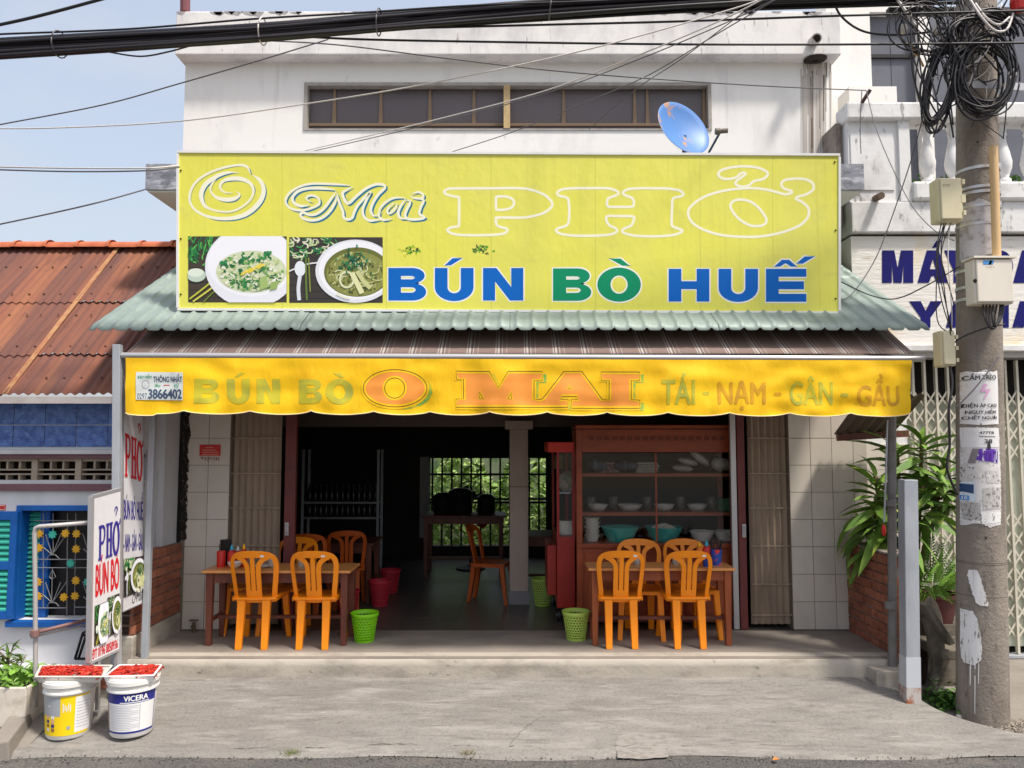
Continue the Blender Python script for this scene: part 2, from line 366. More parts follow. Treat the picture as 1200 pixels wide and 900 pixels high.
# kerb edge of the road
e = MB()
for k in range(620):
    x = R.uniform(-3.4, 4.6); y = ROAD_Y - .01 + R.gauss(0, .035); r = R.uniform(.002, .008)
    e.lathe([(r * .6, -r * .3), (r, r * .2), (r * .5, r * .7)], (x, y, RZ - .004), 5, cap1=True)
gr = part(e, 'gravel', mat('road_grit', S(112, 107, 102), .9, [(S(72, 68, 66), 60, .45, .6, .9)]), kind='stuff')
# shop floor slab, with the worn front edge
SF = struct(MB().box(-3.08, 3.08, 6.283, 7.18, -.5, 0), 'shop_floor', M_shopfloor)
def stepface(u, v):
    x = -3.06 + 6.12 * u; n = .010 * mnoise.noise((x * 2.5, v * 3, 4)) + .006 * mnoise.noise((x * 9, v * 9, 1))
    a = v * 2.2
    if v < .6: return (x, 6.262 + n, -.3 + v / .6 * .285)
    t = (v - .6) / .4
    return (x, 6.262 + n * (1 - t) + .17 * t ** 1.6, -.015 + .019 * sin(t * pi / 2))
struct(MB().grid(stepface, 120, 10), 'step', M_step, smooth=True)

def aprz0(x, y): t = (y - ROAD_Y) / 1.09; return -.335 + .195 * t + .012 * mnoise.noise((x * .8, y * 1.4, 0))
def flatpatch(px0, py0, px1, py1, name, m_):
    a, b = P(px0, py1, 5.5), P(px1, py0, 5.5)
    def gp(px, py):
        dx = (px - 600) / 900; dy = (450 - py) / 900; d = Vector((dx, cos(PITCH) - dy * sin(PITCH), sin(PITCH) + dy * cos(PITCH))); t = (-.27 - EYE) / d.z; return d.x * t, d.y * t
    rj = random.Random(int(px0)); n = 26; ring = []
    for k in range(n):
        t = 2 * pi * k / n; cx, cy = cos(t), sin(t); q_ = max(abs(cx), abs(cy)) ** .8
        ring.append(gp((px0 + px1) / 2 + (px1 - px0) / 2 * cx / q_ + rj.uniform(-2, 2), (py0 + py1) / 2 + (py1 - py0) / 2 * cy / q_ + rj.uniform(-.8, .8)))
    c_ = gp((px0 + px1) / 2, (py0 + py1) / 2); pts = [Vector((x, y, aprz0(x, y) + .003)) for x, y in [c_] + ring]
    q = MB().add(pts, [(0, 1 + k, 1 + (k + 1) % n) for k in range(n)]); q = refine(q, .06); q.v = [Vector((v.x, v.y, aprz0(v.x, v.y) + .003)) for v in q.v]
    part(q, name, m_, kind='structure')
flatpatch(722, 857, 784, 877, 'mortar_patch', mat('mortar_patch_mix', S(140, 135, 129), .9, [(S(118, 112, 106), (16, 40, 1), .48, .62, .8)], [(60, .6, .006)]))
flatpatch(200, 797, 300, 806, 'mortar_patch', mat('pale_patch_mix', S(166, 160, 153), .9, [(S(136, 130, 124), (5, 14, 1), .45, .62, .8)], [(60, .4, .005)]))

# ---------------------------------------------------------------- the shop building
SH = thing('shop_building', 'white two-storey shophouse with the noodle eatery open on its ground floor', 'building', (0, 7.9, 0))
UY = 7.9
a = P(210, 300, UY); b = P(981, 300, UY); ux0, ux1 = a.x, b.x
wt, wb = P(0, 97, UY).z, P(0, 153, UY).z; wx0, wx1 = P(357, 97, UY).x, P(833, 97, UY).x
zt = P(0, 60, UY).z
w = MB()
w.box(ux0, wx0, UY, UY + 3.9, 3.2, zt); w.box(wx1, ux1, UY, UY + 3.9, 3.2, zt)
w.box(wx0, wx1, UY, UY + 3.9, 3.2, wb); w.box(wx0, wx1, UY, UY + 3.9, wt, zt); w.box(wx0, wx1, UY + .2, UY + 3.9, wb, wt)
part(w, 'upper_wall', M_white, SH)
# window band
fr = MB(); t = .035
for (x0, x1, z0, z1) in ((wx0, wx0 + t, wb, wt), (wx1 - t, wx1, wb, wt), (wx0 + t, wx1 - t, wt - t, wt), (wx0 + t, wx1 - t, wb, wb + t * .5)):
    fr.box(x0, x1, UY - .012, UY + .08, z0, z1)
win = part(fr, 'window_frame', mat('old_grey_frame', S(158, 152, 146), .6, [(S(120, 112, 104), 8, .45, .7, .6)]), SH)
mxx = P(594, 120, UY).x
M_tan = mat('tan_window_wood', S(186, 160, 116), .6, [(S(150, 124, 86), 8, .45, .7, .6)])
part(MB().box(mxx - .034, mxx + .034, UY - .02, UY + .07, wb + .02, wt - t), 'mullion', M_tan, win)
M_pane = mat('grey_window_film', S(98, 90, 92), .35, [(S(80, 74, 76), (.6, 1, 1), .4, .7, .5)], spec=.35)
part(MB().box(wx0 + t, mxx - .034, UY + .09, UY + .10, wb + .017, wt - t), 'pane', M_pane, win)
part(MB().box(mxx + .034, wx1 - t, UY + .09, UY + .10, wb + .017, wt - t), 'pane', M_pane, win)
zr = P(0, 141, UY).z
M_rail = mat('dim_tan_rail', S(128, 106, 84), .6)
for px in (390, 445, 503, 555, 661, 745, 760, 827):
    x = P(px, 120, UY).x; part(MB().hexa([(x - .022, UY + .07, zr), (x + .022, UY + .07, zr), (x + .022, UY + .088, zr), (x - .022, UY + .088, zr), (x - .012, UY + .07, wt - t), (x + .012, UY + .07, wt - t), (x + .012, UY + .088, wt - t), (x - .012, UY + .088, wt - t)]), 'glazing_bar', M_rail, win)
part(MB().box(wx0 + t, mxx - .036, UY + .068, UY + .086, zr - .03, zr), 'transom', M_rail, win)
part(MB().box(mxx + .036, wx1 - t, UY + .068, UY + .086, zr - .03, zr), 'transom', M_rail, win)
# parapet
PY = 7.73
p = MB().box(P(207, 0, PY).x, P(984, 0, PY).x, PY, PY + 4.1, P(0, 64, PY).z, P(0, 13, PY).z)
part(p, 'parapet', M_parapet, SH, bevel=.012)
st = MB()
for k in range(70):
    px = 208 + R.random() * 770; a = P(px, 13 + R.random() * 1.2, PY); w_ = R.uniform(.02, .09); h = R.uniform(.015, .06)
    st.add([(a.x - w_, PY - .002, a.z + .0), (a.x + w_, PY - .002, a.z + .0), (a.x + w_ * .4, PY - .002, a.z - h), (a.x - w_ * .5, PY - .002, a.z - h * .7)], [(0, 1, 2, 3)])
part(st, 'mould', mat('grey_mould', S(168, 165, 166), .9, [(S(110, 106, 104), 40, .5, .6, .8)]), SH, kind='stuff')
dr = MB().tube([P(955, 45, PY) + Vector((0, .1, 0)), P(957, 45, PY - .16)], .052, 12); part(dr, 'drain_pipe', mat('pipe_grey', S(188, 180, 178), .6), SH)
part(MB().tube([P(957, 45, PY - .162), P(957, 45, PY - .165)], .038, 12), 'pipe_mouth', M_hole, SH)
stn = MB(); rs_ = random.Random(4)      # dark streaks that run down the wall under the spout
for k in range(70):
    px = rs_.gauss(956, 8.5); y0 = rs_.uniform(66, 90); y1 = y0 + rs_.expovariate(1 / 60) + 12; y1 = min(y1, 182); w_ = rs_.uniform(.3, 1.5); g_ = rs_.uniform(.75, 1.0); c_ = tuple(v * g_ for v in S(190, 182, 174)) if k % 4 else S(112, 100, 90)
    a = [P(px - w_, y0, UY), P(px + w_, y0, UY), P(px + w_ * .5 + rs_.uniform(-.5, .5), y1, UY), P(px - w_ * .4, y1, UY)]
    stn.add([p_ - Vector((0, .001 + k * 3e-5, 0)) for p_ in a], [(0, 1, 2, 3)], c_)
part(stn, 'water_stain', mat('stain_print', (1, 1, 1), .9, attr='print'), SH, kind='stuff')
part(MB().lathe([(.12, -.006), (.08, -.014), (.03, -.018)], (P(955, 67, UY - .08).x, UY - .085, P(0, 64, PY).z - .003), 14), 'soot_patch', mat('soot', S(52, 44, 40), .9), SH)
# marble clad canopy slab behind the billboard
M_marble = mat('grey_marble', S(140, 142, 152), .35, [(S(196, 198, 206), (5, 5, 16), .5, .6, .8), (S(88, 88, 98), (7, 7, 12), .5, .62, .7)])
a = P(170, 222, 7.0); b = P(1012, 190, 7.0)
part(MB().box(a.x, b.x, 7.0, 7.895, a.z, P(0, 192, 7.0).z), 'canopy_slab', M_marble, SH)
part(MB().box(a.x + .02, b.x - .02, 7.02, 7.89, a.z - .02, a.z - .002), 'soffit', M_white, SH)
# ground floor frame: columns, lintel, inner walls
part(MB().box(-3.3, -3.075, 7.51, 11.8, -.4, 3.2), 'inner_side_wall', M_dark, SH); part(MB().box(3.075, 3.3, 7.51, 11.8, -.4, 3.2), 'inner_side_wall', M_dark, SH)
c0 = P(215, 600, 7.2).x; c1 = P(268, 600, 7.2).x; c2 = P(926, 600, 7.2).x; c3 = 3.075
part(MB().box(-3.075, c1 - .004, 7.205, 7.5, 0, 3.2), 'column', M_grout, SH); part(MB().box(c2 + .004, 3.31, 7.205, 7.5, 0, 2.9), 'column', M_grout, SH)
part(MB().box(c1, c2, 7.26, 7.5, 2.06, 3.2), 'lintel', M_ceil, SH)
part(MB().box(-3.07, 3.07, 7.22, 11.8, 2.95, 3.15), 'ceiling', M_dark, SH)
zbm = P(0, 500, 8.42).z
part(MB().box(-3.07, 3.07, 8.42, 8.62, zbm, 2.94), 'beam', M_ceil, SH)
tile_me = {}
def tiles(x0, x1, z0, z1, w, h, Y, m, parent, gap=.0025, from_right=False):
    x = x0; n = 0
    while x < x1 - .02:
        ww = min(w, x1 - x); z = z0
        while z < z1 - .02:
            hh = min(h, z1 - z); key = (round(ww, 3), round(hh, 3), m.name)
            if key not in tile_me:
                tile_me[key] = mesh(MB().hexa([(gap, 0, gap), (ww - gap, 0, gap), (ww - gap, .012, gap), (gap, .012, gap), (gap, 0, hh - gap), (ww - gap, 0, hh - gap), (ww - gap, .012, hh - gap), (gap, .012, hh - gap)]), 'tile', m)
            piece(tile_me[key], 'tile', parent, Matrix.Translation((x, Y - .010 + R.uniform(-.0008, .0008), z)) @ Matrix.Rotation(R.uniform(-.003, .003), 4, 'Z')); z += h
        x += w
tiles(c1 - .2 * 2, c1, 0.005, 2.3, .2, .25, 7.203, M_tile, SH)
tiles(c2, 3.31, 0.005, 2.3, .2, .25, 7.203, M_tile, SH)
# interior column
icx = P(608, 700, 8.5).x
ic = MB().box(icx - .1, icx + .1, 8.31, 8.41, 0, zbm - .03); part(ic, 'pillar', mat('pillar_paint', S(176, 158, 146), .7, [(S(150, 132, 120), (5, 5, 2), .45, .7, .5)]), SH, bevel=.006)
part(MB().box(icx - .15, icx + .15, 8.29, 8.415, zbm - .03, zbm + .06), 'pillar_cap', mat('cap_paint', S(170, 152, 138), .7), SH)
part(MB().box(icx - .11, icx + .11, 8.30, 8.412, 0, .14), 'pillar_base', mat('base_paint', S(128, 124, 126), .6), SH)
part(MB().box(icx - .102, icx + .102, 8.308, 8.411, 1.235, 1.25), 'pillar_band', M_grout, SH)
# floor inside: tiles as far as one can tell them apart
IF = struct(MB().box(-3.07, 3.07, 7.18, 11.8, -.3, -.008), 'inner_floor', M_grout)
for i in range(-6, 6):
    for j in range(9):
        key = ('floor',)
        if key not in tile_me: tile_me[key] = mesh(MB().box(.002, .508, .002, .508, -.012, 0), 'tile', M_floor)
        x = -.02 + i * .51
        if x < -3.06 or x + .5 > 3.08: continue
        piece(tile_me[key], 'tile', IF, Matrix.Translation((x, 7.185 + j * .51, -.001 + R.uniform(-.0008, .0008))))
# back wall with grille opening
BY = 11.6
ox0, ox1 = P(503, 600, BY).x, P(640, 600, BY).x; oz1 = P(0, 537, BY).z; oz0 = P(0, 640, BY).z
bw = MB(); bw.box(-3.07, ox0, BY, BY + .15, -.1, 2.95); bw.box(ox1, 3.07, BY, BY + .15, -.1, 2.95); bw.box(ox0, ox1, BY, BY + .15, oz1, 2.95); bw.box(ox0, ox1, BY, BY + .15, -.1, oz0)
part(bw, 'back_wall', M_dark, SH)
gw = part(MB().box(ox0 - .14, ox0 - .002, BY - .03, BY - .001, .3, oz1 + .02), 'window_jamb', mat('jamb_paint', S(170, 168, 166), .7), SH)
M_iron = mat('black_iron', S(26, 24, 24), .6)
for k in range(12):
    x = ox0 + .04 + k * (ox1 - ox0) / 12; part(MB().box(x - .014, x + .014, BY + .03, BY + .055, oz0, oz1), 'bar', M_iron, SH)
for py in (556, 585, 589): 
    z = P(0, py, BY).z; part(MB().box(ox0, ox1, BY + .026, BY + .059, z - .016, z + .016), 'crossbar', M_iron, SH)
# vents in the back wall right of the pillar: daylight painted as pale panels
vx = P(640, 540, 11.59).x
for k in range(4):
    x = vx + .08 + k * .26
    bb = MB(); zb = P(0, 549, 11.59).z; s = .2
    part(MB().box(x, x + s, 11.585, 11.598, zb, zb + s), 'breeze_block', mat('vent_daylight_paint', S(200, 214, 150), .7), SH)
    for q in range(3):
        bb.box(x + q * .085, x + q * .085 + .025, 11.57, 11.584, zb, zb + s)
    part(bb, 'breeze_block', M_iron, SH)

# red notice and tap on the tiled column
nb = single(MB().pbox(233.5, 521, 258.5, 534, 7.186, .004), 'notice_plate', M_red, 'small red notice stuck on the cream tiled column', 'notice')
nm = MB(); f = front(7.186, .002)
for (x0, x1, y) in ((241, 250, 524), (237, 253, 527), (237, 256, 529.5), (237, 256, 532)):
    nm.add([f(x0, y), f(x1, y), f(x1, y + .8), f(x0, y + .8)], [(0, 1, 2, 3)])
part(nm, 'lettering', mat('pale_print', S(226, 150, 130), .6), nb)
nm = MB(); ptext(nm, '0 2 9 7 3 8 6', (240, 535.5, 257, 539.5), front(7.187, .001), .02); ptext(nm, 'v', (235, 535.5, 239, 538), front(7.187, .001), .02)
part(nm, 'phone_number', mat('maroon_print', S(130, 50, 60), .6), nb)
tp = MB().tube([P(227, 744, 7.12), P(227, 735, 7.12), P(227, 729, 7.12)], .017, 8).tube([P(227, 732, 7.2), P(227, 732, 7.1), P(225, 735, 7.06)], .013, 8).beam(P(222, 727, 7.12), P(232, 727, 7.12), .022, .014)
single(tp, 'water_tap', mat('old_brass', S(110, 98, 84), .5, metal=.4), 'short grey standpipe tap at the foot of the tiled column', 'tap')

# folding steel gates drawn aside, and their posts
def accordion(px0, px1, label):
    t_ = thing('folding_gate', label, 'gate', P((px0 + px1) / 2, 740, 7.26), 'folding gates drawn aside')
    x0 = P(px0, 600, 7.26).x; x1 = P(px1, 600, 7.26).x; n = int((x1 - x0) / .030); g = MB(); pts = []
    for i in range(n + 1):
        pts.append((x0 + (x1 - x0) * i / n, 7.245 if i % 2 else 7.275))
    for i in range(n):
        (xa, ya), (xb, yb) = pts[i], pts[i + 1]
        g.add([(xa, ya, .04), (xb, yb, .04), (xb, yb, 2.05), (xa, ya, 2.05)], [(0, 1, 2, 3)])
    part(g, 'folded_leaf', M_gate, t_)
    for z in (.12, .40, .75, 1.1, 1.42, 1.75):
        part(MB().box(x0, x1, 7.236, 7.2435, z, z + .012), 'hinge_rail', M_gate, t_)
    return t_
accordion(270, 329, 'brown folding steel gate bunched up beside the left tiled column')
accordion(878, 925, 'brown folding steel gate bunched up between the cabinet and the right tiled column')
def gate_post(px0, px1, label, hp, hy):
    t_ = thing('gate_post', label, 'gate post', P((px0 + px1) / 2, 742, 7.24), 'maroon posts of the folding gates')
    a = P(px0, 742, 7.22); b = P(px1, 742, 7.22)
    part(MB().box(a.x, b.x, 7.21, 7.27, 0, 2.06), 'post', M_maroon, t_, bevel=.004)
    h = P(hp, hy, 7.2); part(MB().box(h.x - .018, h.x + .018, 7.195, 7.209, h.z - .06, h.z + .06), 'lock_plate', M_silver, t_, bevel=.003)
    part(MB().tube([h + Vector((0, -.005, .04)), h + Vector((0, -.04, .03)), h + Vector((0, -.04, -.03)), h + Vector((0, -.005, -.04))], .006, 6), 'handle', M_silver, t_)
    return t_
gate_post(330, 343, 'maroon steel gate post with a lock plate at the left side of the doorway', 336, 620)
gate_post(868, 877, 'maroon steel gate post with a lock plate beside the glass cabinet', 872, 622)
single(MB().box(P(860, 742, 7.23).x, P(866.5, 742, 7.23).x, 7.215, 7.255, 0, 2.06), 'channel_post', M_silver, 'thin silver channel post next to the glass cabinet', 'post', bevel=.003)

# ---------------------------------------------------------------- green tin roof
EY, EZ = 6.0, P(0, 383.5, 6.0).z; SL = .55
rx0 = P(104, 385, EY).x; rx1 = P(1090, 388, EY).x
TR = thing('tin_roof', 'pale green tile-pressed tin roof over the shopfront below the billboard', 'roof', (0, EY, EZ))
sheet = []
nS = 8; pitch = (rx1 - rx0) / 52
def roofz(x, y):
    t = ((x - rx0) / pitch) % 1.0
    rib = math.exp(-((t - .5) / .12) ** 2) * .024
    s = (y - EY) / .17; st_ = (s % 1.0)
    return EZ + (y - EY) * SL + rib + .006 * (1 - st_) * (1 if s < 14 else 0) - (.03 * max(0, 1 - (y - EY) / .04))
for k in range(nS):
    xa = rx0 + (rx1 - rx0) * k / nS; xb = rx0 + (rx1 - rx0) * (k + 1) / nS
    ys = []
    y = 0
    for q in range(12): ys += [q * .17, q * .17 + .05, q * .17 + .11, q * .17 + .1695]
    ys = [v for v in ys if v < 1.88] + [1.89]
    m_ = MB(); nx = 6 * 10
    o_ = [[(xa + (xb - xa) * i / nx, EY + yy, roofz(xa + (xb - xa) * i / nx + 1e-6, EY + yy) + .0015 * (k % 2)) for i in range(nx + 1)] for yy in ys]
    fl = [v for r_ in o_ for v in r_]; wd = nx + 1
    m_.add(fl, [(j * wd + i, j * wd + i + 1, (j + 1) * wd + i + 1, (j + 1) * wd + i) for j in range(len(ys) - 1) for i in range(nx)])
    ob = part(m_, 'roof_sheet', M_tinroof, TR, smooth=True)
    sd = ob.modifiers.new('thick', 'SOLIDIFY'); sd.thickness = .004; sd.offset = -1
part(MB().box(rx0 + .12, rx1 - .12, EY + .32, EY + .37, EZ + .08, EZ + .14), 'purlin', mat('dark_purlin', S(74, 62, 54), .8), TR)
for x in (rx0 + .25, -1.6, 0, 1.6, rx1 - .25):
    part(MB().beam((x, EY + .3, EZ + .08), (x, 7.88, EZ + .08 + 1.58 * SL), .05, .07), 'rafter', MATS['dark_purlin'], TR)

# ---------------------------------------------------------------- billboard
BBY = 6.3
def Q4(px, py, off=0): return P(px, py, BBY) - Vector((0, off, 0))
TL, TRr, BR, BL = (209, 178.5), (983, 182), (983, 366), (209, 362)
BB = thing('billboard', 'big lime yellow banner sign on a white frame above the green tin roof', 'sign', Q4(596, 364))
def slab(c, y0, y1):
    return [Vector((p.x, y0, p.z)) for p in c] + [Vector((p.x, y1, p.z)) for p in c]
cs = [Q4(*BL), Q4(*BR), Q4(*TRr), Q4(*TL)]
part(MB().hexa(slab(cs, BBY, BBY + .05)), 'panel', M_lemon, BB)
fr = []
def edge(p, q, wpx=2.2):
    a = Q4(*p); b = Q4(*q); part(MB().beam(a + Vector((0, .022, 0)), b + Vector((0, .022, 0)), .02, .064, up=(0, 1, 0)), 'frame_bar', M_bframe, BB)
edge((208, 178), (984, 181.5)); edge((208, 362.5), (984, 366.5)); edge((208.5, 180.5), (208.5, 360.5)); edge((983.6, 184), (983.6, 364.3))
f1 = lambda k: (lambda px, py: Q4(px, py, .0005 + k * .00025))
def arc(cx, cy, rx, ry, a0, a1, n=12): return [(cx + rx * cos(radians(a0 + (a1 - a0) * i / n)), cy - ry * sin(radians(a0 + (a1 - a0) * i / n))) for i in range(n + 1)]
def glyph(ch, x0, y0, x1, y1, t, h):      # heavy block capitals as outlines: t stem width, h bar height, y down
    w = x1 - x0; H = y1 - y0; cx = (x0 + x1) / 2; cy = (y0 + y1) / 2
    if ch == 'H': return [[(x0, y0), (x0 + t, y0), (x0 + t, cy - h / 2), (x1 - t, cy - h / 2), (x1 - t, y0), (x1, y0), (x1, y1), (x1 - t, y1), (x1 - t, cy + h / 2), (x0 + t, cy + h / 2), (x0 + t, y1), (x0, y1)]]
    if ch == 'E': return [[(x0, y0), (x1, y0), (x1, y0 + h), (x0 + t, y0 + h), (x0 + t, cy - h / 2), (x1 - w * .06, cy - h / 2), (x1 - w * .06, cy + h / 2), (x0 + t, cy + h / 2), (x0 + t, y1 - h), (x1, y1 - h), (x1, y1), (x0, y1)]]
    if ch == 'N': return [[(x0, y0), (x0 + t * 1.05, y0), (x1 - t * .95, y1 - H * .42), (x1 - t * .95, y0), (x1, y0), (x1, y1), (x1 - t * 1.05, y1), (x0 + t * .95, y0 + H * .42), (x0 + t * .95, y1), (x0, y1)]]
    if ch == 'U':
        r = H * .42; yb = y1 - r
        return [[(x0, y0), (x0 + t, y0), (x0 + t, yb)] + arc(cx, yb, w / 2 - t, r - h, 180, 360) + [(x1 - t, y0), (x1, y0), (x1, yb)] + arc(cx, yb, w / 2, r, 0, -180)]
    if ch == 'O': return [arc(cx, cy, w / 2, H / 2, 0, 351, 39), arc(cx, cy, w / 2 - t, H / 2 - h, 0, 351, 39)]
    if ch == 'D': return [[(x0, y0), (x0 + w * .5, y0)] + arc(x0 + w * .5, cy, w * .5, H / 2, 90, -90) + [(x0, y1)], [(x0 + t, y0 + h), (x0 + w * .48, y0 + h)] + arc(x0 + w * .48, cy, w * .52 - t, H / 2 - h, 90, -90) + [(x0 + t, y1 - h)]]
    if ch == 'B':
        m = y0 + H * .47; a = (m - y0) / 2; b = (y1 - m) / 2
        return [[(x0, y0), (x1 - w * .36, y0)] + arc(x1 - w * .36, y0 + a, w * .32, a, 90, -72) + arc(x1 - w * .36, m + b, w * .36, b, 78, -90) + [(x0, y1)],
                [(x0 + t, y0 + h), (x1 - w * .40, y0 + h)] + arc(x1 - w * .40, y0 + h + (m - y0 - 1.5 * h) / 2, w * .10, (m - y0 - 1.5 * h) / 2, 90, -90, 6) + [(x0 + t, m - h / 2)],
                [(x0 + t, m + h / 2), (x1 - w * .38, m + h / 2)] + arc(x1 - w * .38, m + h / 2 + (y1 - m - 1.5 * h) / 2, w * .10, (y1 - m - 1.5 * h) / 2, 90, -90, 6) + [(x0 + t, y1 - h)]]
    if ch == 'A': 
        k = (w / 2) / H
        return [[(cx - t * .62, y0), (cx + t * .62, y0), (x1, y1), (x1 - t * 1.15, y1), (x1 - t * 1.15 - h * k * .9, y1 - h * 1.0), (x0 + t * 1.15 + h * k * .9, y1 - h), (x0 + t * 1.15, y1), (x0, y1)],
                [(cx, y0 + H * .26), (cx + (H * .74 - 2 * h) * k * .62, y1 - 2 * h), (cx - (H * .74 - 2 * h) * k * .62, y1 - 2 * h)]]
    if ch == 'M': return [[(x0, y0), (x0 + t * 1.25, y0), (cx, y0 + H * .55), (x1 - t * 1.25, y0), (x1, y0), (x1, y1), (x1 - t, y1), (x1 - t, y0 + H * .38), (cx + t * .42, y1), (cx - t * .42, y1), (x0 + t, y0 + H * .38), (x0 + t, y1), (x0, y1)]]
    if ch == 'Y': return [[(x0, y0), (x0 + t * 1.2, y0), (cx, y0 + H * .36), (x1 - t * 1.2, y0), (x1, y0), (cx + t / 2, y0 + H * .62), (cx + t / 2, y1), (cx - t / 2, y1), (cx - t / 2, y0 + H * .62)]]
    if ch == '/': return [[(x0 + w * .45, y0), (x1, y0), (x0 + w * .35, y1), (x0, y1)]]
    if ch == '`': return [[(x0, y0), (x0 + w * .55, y0), (x1, y1), (x1 - w * .36, y1)]]
    if ch == '^': return [[(x0, y1), (cx - w * .16, y0), (cx + w * .16, y0), (x1, y1), (x1 - w * .26, y1), (cx, y0 + H * .5), (x0 + w * .26, y1)]]
def loops_fill(mb, lps, fn):
    pts = [[Vector((p[0], p[1], 0)) for p in l] for l in lps]; tri = tessellate_polygon(pts); fl = [p for l in pts for p in l]
    mb.add([fn(p.x, p.y) for p in fl], [tuple(t) for t in tri])
def loops_edge(mb, lps, fn, w):
    for l in lps:
        vs, fs = ribbon2([Vector(p) for p in l], w, True); mb.add([fn(v.x, v.y) for v in vs], fs)
def word(gl, m_, t=15, h=9.4):
    q = MB(); q2 = MB()
    for k, g_ in enumerate(gl):
        lp_ = glyph(g_[0], *g_[1:5], t, h); loops_edge(q, lp_, f1(.1 + .04 * k), 3.4); loops_fill(q2, lp_, f1(1.2))
    part(q, 'lettering_border', M_signw, BB); part(q2, 'lettering', m_, BB)
word([('B', 455, 314, 499.5, 352.3), ('U', 509.5, 314, 555, 353), ('N', 566, 314, 613.3, 352.3), ('/', 521, 302.5, 542, 311)], M_blue)
word([('B', 648, 314.5, 693, 352.6), ('O', 700, 313.5, 751, 353.6), ('`', 714, 303, 738, 311.5)], M_green, 15.5, 9.4)
word([('H', 783.5, 315, 831.3, 353.5), ('U', 842, 315, 888.3, 354), ('E', 897.5, 315, 945, 353.7), ('^', 907, 304.5, 934, 312.5), ('/', 933, 300.5, 955, 309)], M_blue)
LAY = [0]
def outline(pts, ox, oy, k, w, closed, m, name, lay=1, off=(0, 0), tip=False):
    p2 = [Vector((ox + k * x, oy + k * y)) for x, y in pts]; p2 = smoothpath(p2, closed, 5); q2 = [p2[0]]
    for p_ in p2[1:]:
        if (p_ - q2[-1]).length > 1.5: q2.append(p_)
    if closed and (q2[0] - q2[-1]).length < 1.2: q2.pop()
    p2 = q2; n = len(p2); LAY[0] = (LAY[0] + 1) % 24; lay = lay + LAY[0] * .03
    ws = w if not hasattr(w, '__len__') else [w[min(len(w) - 1, int(i / n * len(w)))] for i in range(n)]
    if hasattr(ws, '__len__'):
        for _ in range(3): ws = [(ws[max(0, i - 1)] + ws[i] + ws[min(n - 1, i + 1)]) / 3 for i in range(n)]
    if tip and not closed:
        ws = list(ws) if hasattr(ws, '__len__') else [ws] * n
        for i in range(n): ws[i] *= min(1, .25 + i / 6, .25 + (n - 1 - i) / 6)
    q = MB(); vs, fs = ribbon2(p2, ws, closed); put(q, ([v + Vector(off) for v in vs], fs), f1(lay)); return part(q, name, m, BB)
PO = [(90, 250), (160, 247), (450, 246), (740, 245), (860, 260), (980, 305), (1050, 370), (1050, 420), (980, 475), (880, 505), (780, 520), (540, 520), (530, 535), (532, 580), (560, 605), (620, 620), (640, 640), (600, 670), (480, 683), (260, 685), (140, 675), (80, 650), (75, 632), (110, 612), (176, 602), (183, 580), (183, 345), (175, 328), (130, 320), (60, 300), (42, 280), (60, 260)]
PI_ = [(532, 325), (620, 323), (680, 345), (700, 385), (670, 430), (600, 447), (535, 445), (530, 430), (530, 340)]
HO = [(200, 205), (340, 204), (480, 205), (550, 225), (567, 245), (540, 262), (485, 285), (475, 325), (490, 348), (580, 350), (670, 348), (685, 325), (675, 285), (610, 255), (600, 235), (640, 212), (720, 205), (850, 205), (950, 207), (1040, 222), (1075, 250), (1050, 268), (992, 285), (984, 350), (980, 480), (990, 503), (1060, 530), (1058, 545), (1000, 568), (860, 580), (700, 575), (610, 555), (592, 535), (620, 515), (665, 495), (685, 450), (680, 425), (580, 422), (480, 422), (470, 450), (490, 490), (545, 520), (555, 540), (510, 563), (420, 573), (240, 575), (120, 562), (75, 535), (100, 515), (165, 490), (180, 420), (178, 330), (165, 280), (100, 262), (85, 240), (120, 215)]
OO = [(870, 300), (760, 270), (640, 252), (500, 255), (360, 275), (220, 320), (120, 385), (80, 450), (110, 530), (200, 590), (340, 635), (500, 652), (680, 650), (860, 615), (1000, 560), (1070, 490), (1075, 420), (1030, 370), (968, 332), (1060, 300), (1115, 260), (1110, 210), (1050, 178), (960, 172), (880, 185), (850, 215), (870, 252), (945, 280), (895, 302)]
OI = [(430, 400), (450, 360), (510, 345), (590, 360), (660, 410), (720, 490), (725, 535), (680, 562), (600, 560), (520, 520), (460, 460)]
OH = [(330, 140), (350, 105), (430, 80), (540, 70), (650, 80), (730, 115), (735, 145), (700, 175), (620, 195), (580, 230), (520, 238), (470, 215), (490, 185), (550, 140), (555, 125), (520, 125), (480, 160), (420, 175), (360, 168)]
for pts, ox, oy, k in ((PO, 515, 190, .125), (PI_, 515, 190, .125), (HO, 640, 190, .15), (OO, 795, 185, .1417), (OI, 795, 185, .1417), (OH, 795, 185, .1417)):
    outline(pts, ox, oy, k, 3.0, True, M_ivory, 'outline_letter')
O1 = [(835, 185), (800, 110), (740, 85), (640, 90), (520, 115), (400, 155), (280, 215), (200, 280), (145, 360), (120, 460), (140, 550), (200, 620), (300, 675), (420, 705), (540, 712), (660, 700), (780, 660), (880, 590), (960, 490), (990, 390), (970, 300), (920, 240), (860, 200)]
O1w = [3.5, 3, 2.6, 2.6, 2.6, 2.6, 2.6, 2.6, 2.6, 2.6, 2.8, 3, 3.4, 4, 4.6, 5, 5.4, 5.6, 5.4, 4.8, 4, 3]
O2 = [(700, 175), (600, 170), (500, 190), (400, 240), (310, 310), (262, 400), (262, 480), (300, 560), (380, 605), (500, 630), (620, 625), (740, 570), (830, 490), (870, 400), (850, 320), (790, 270), (700, 242), (600, 245), (520, 270), (480, 320), (490, 370), (540, 405), (640, 410)]
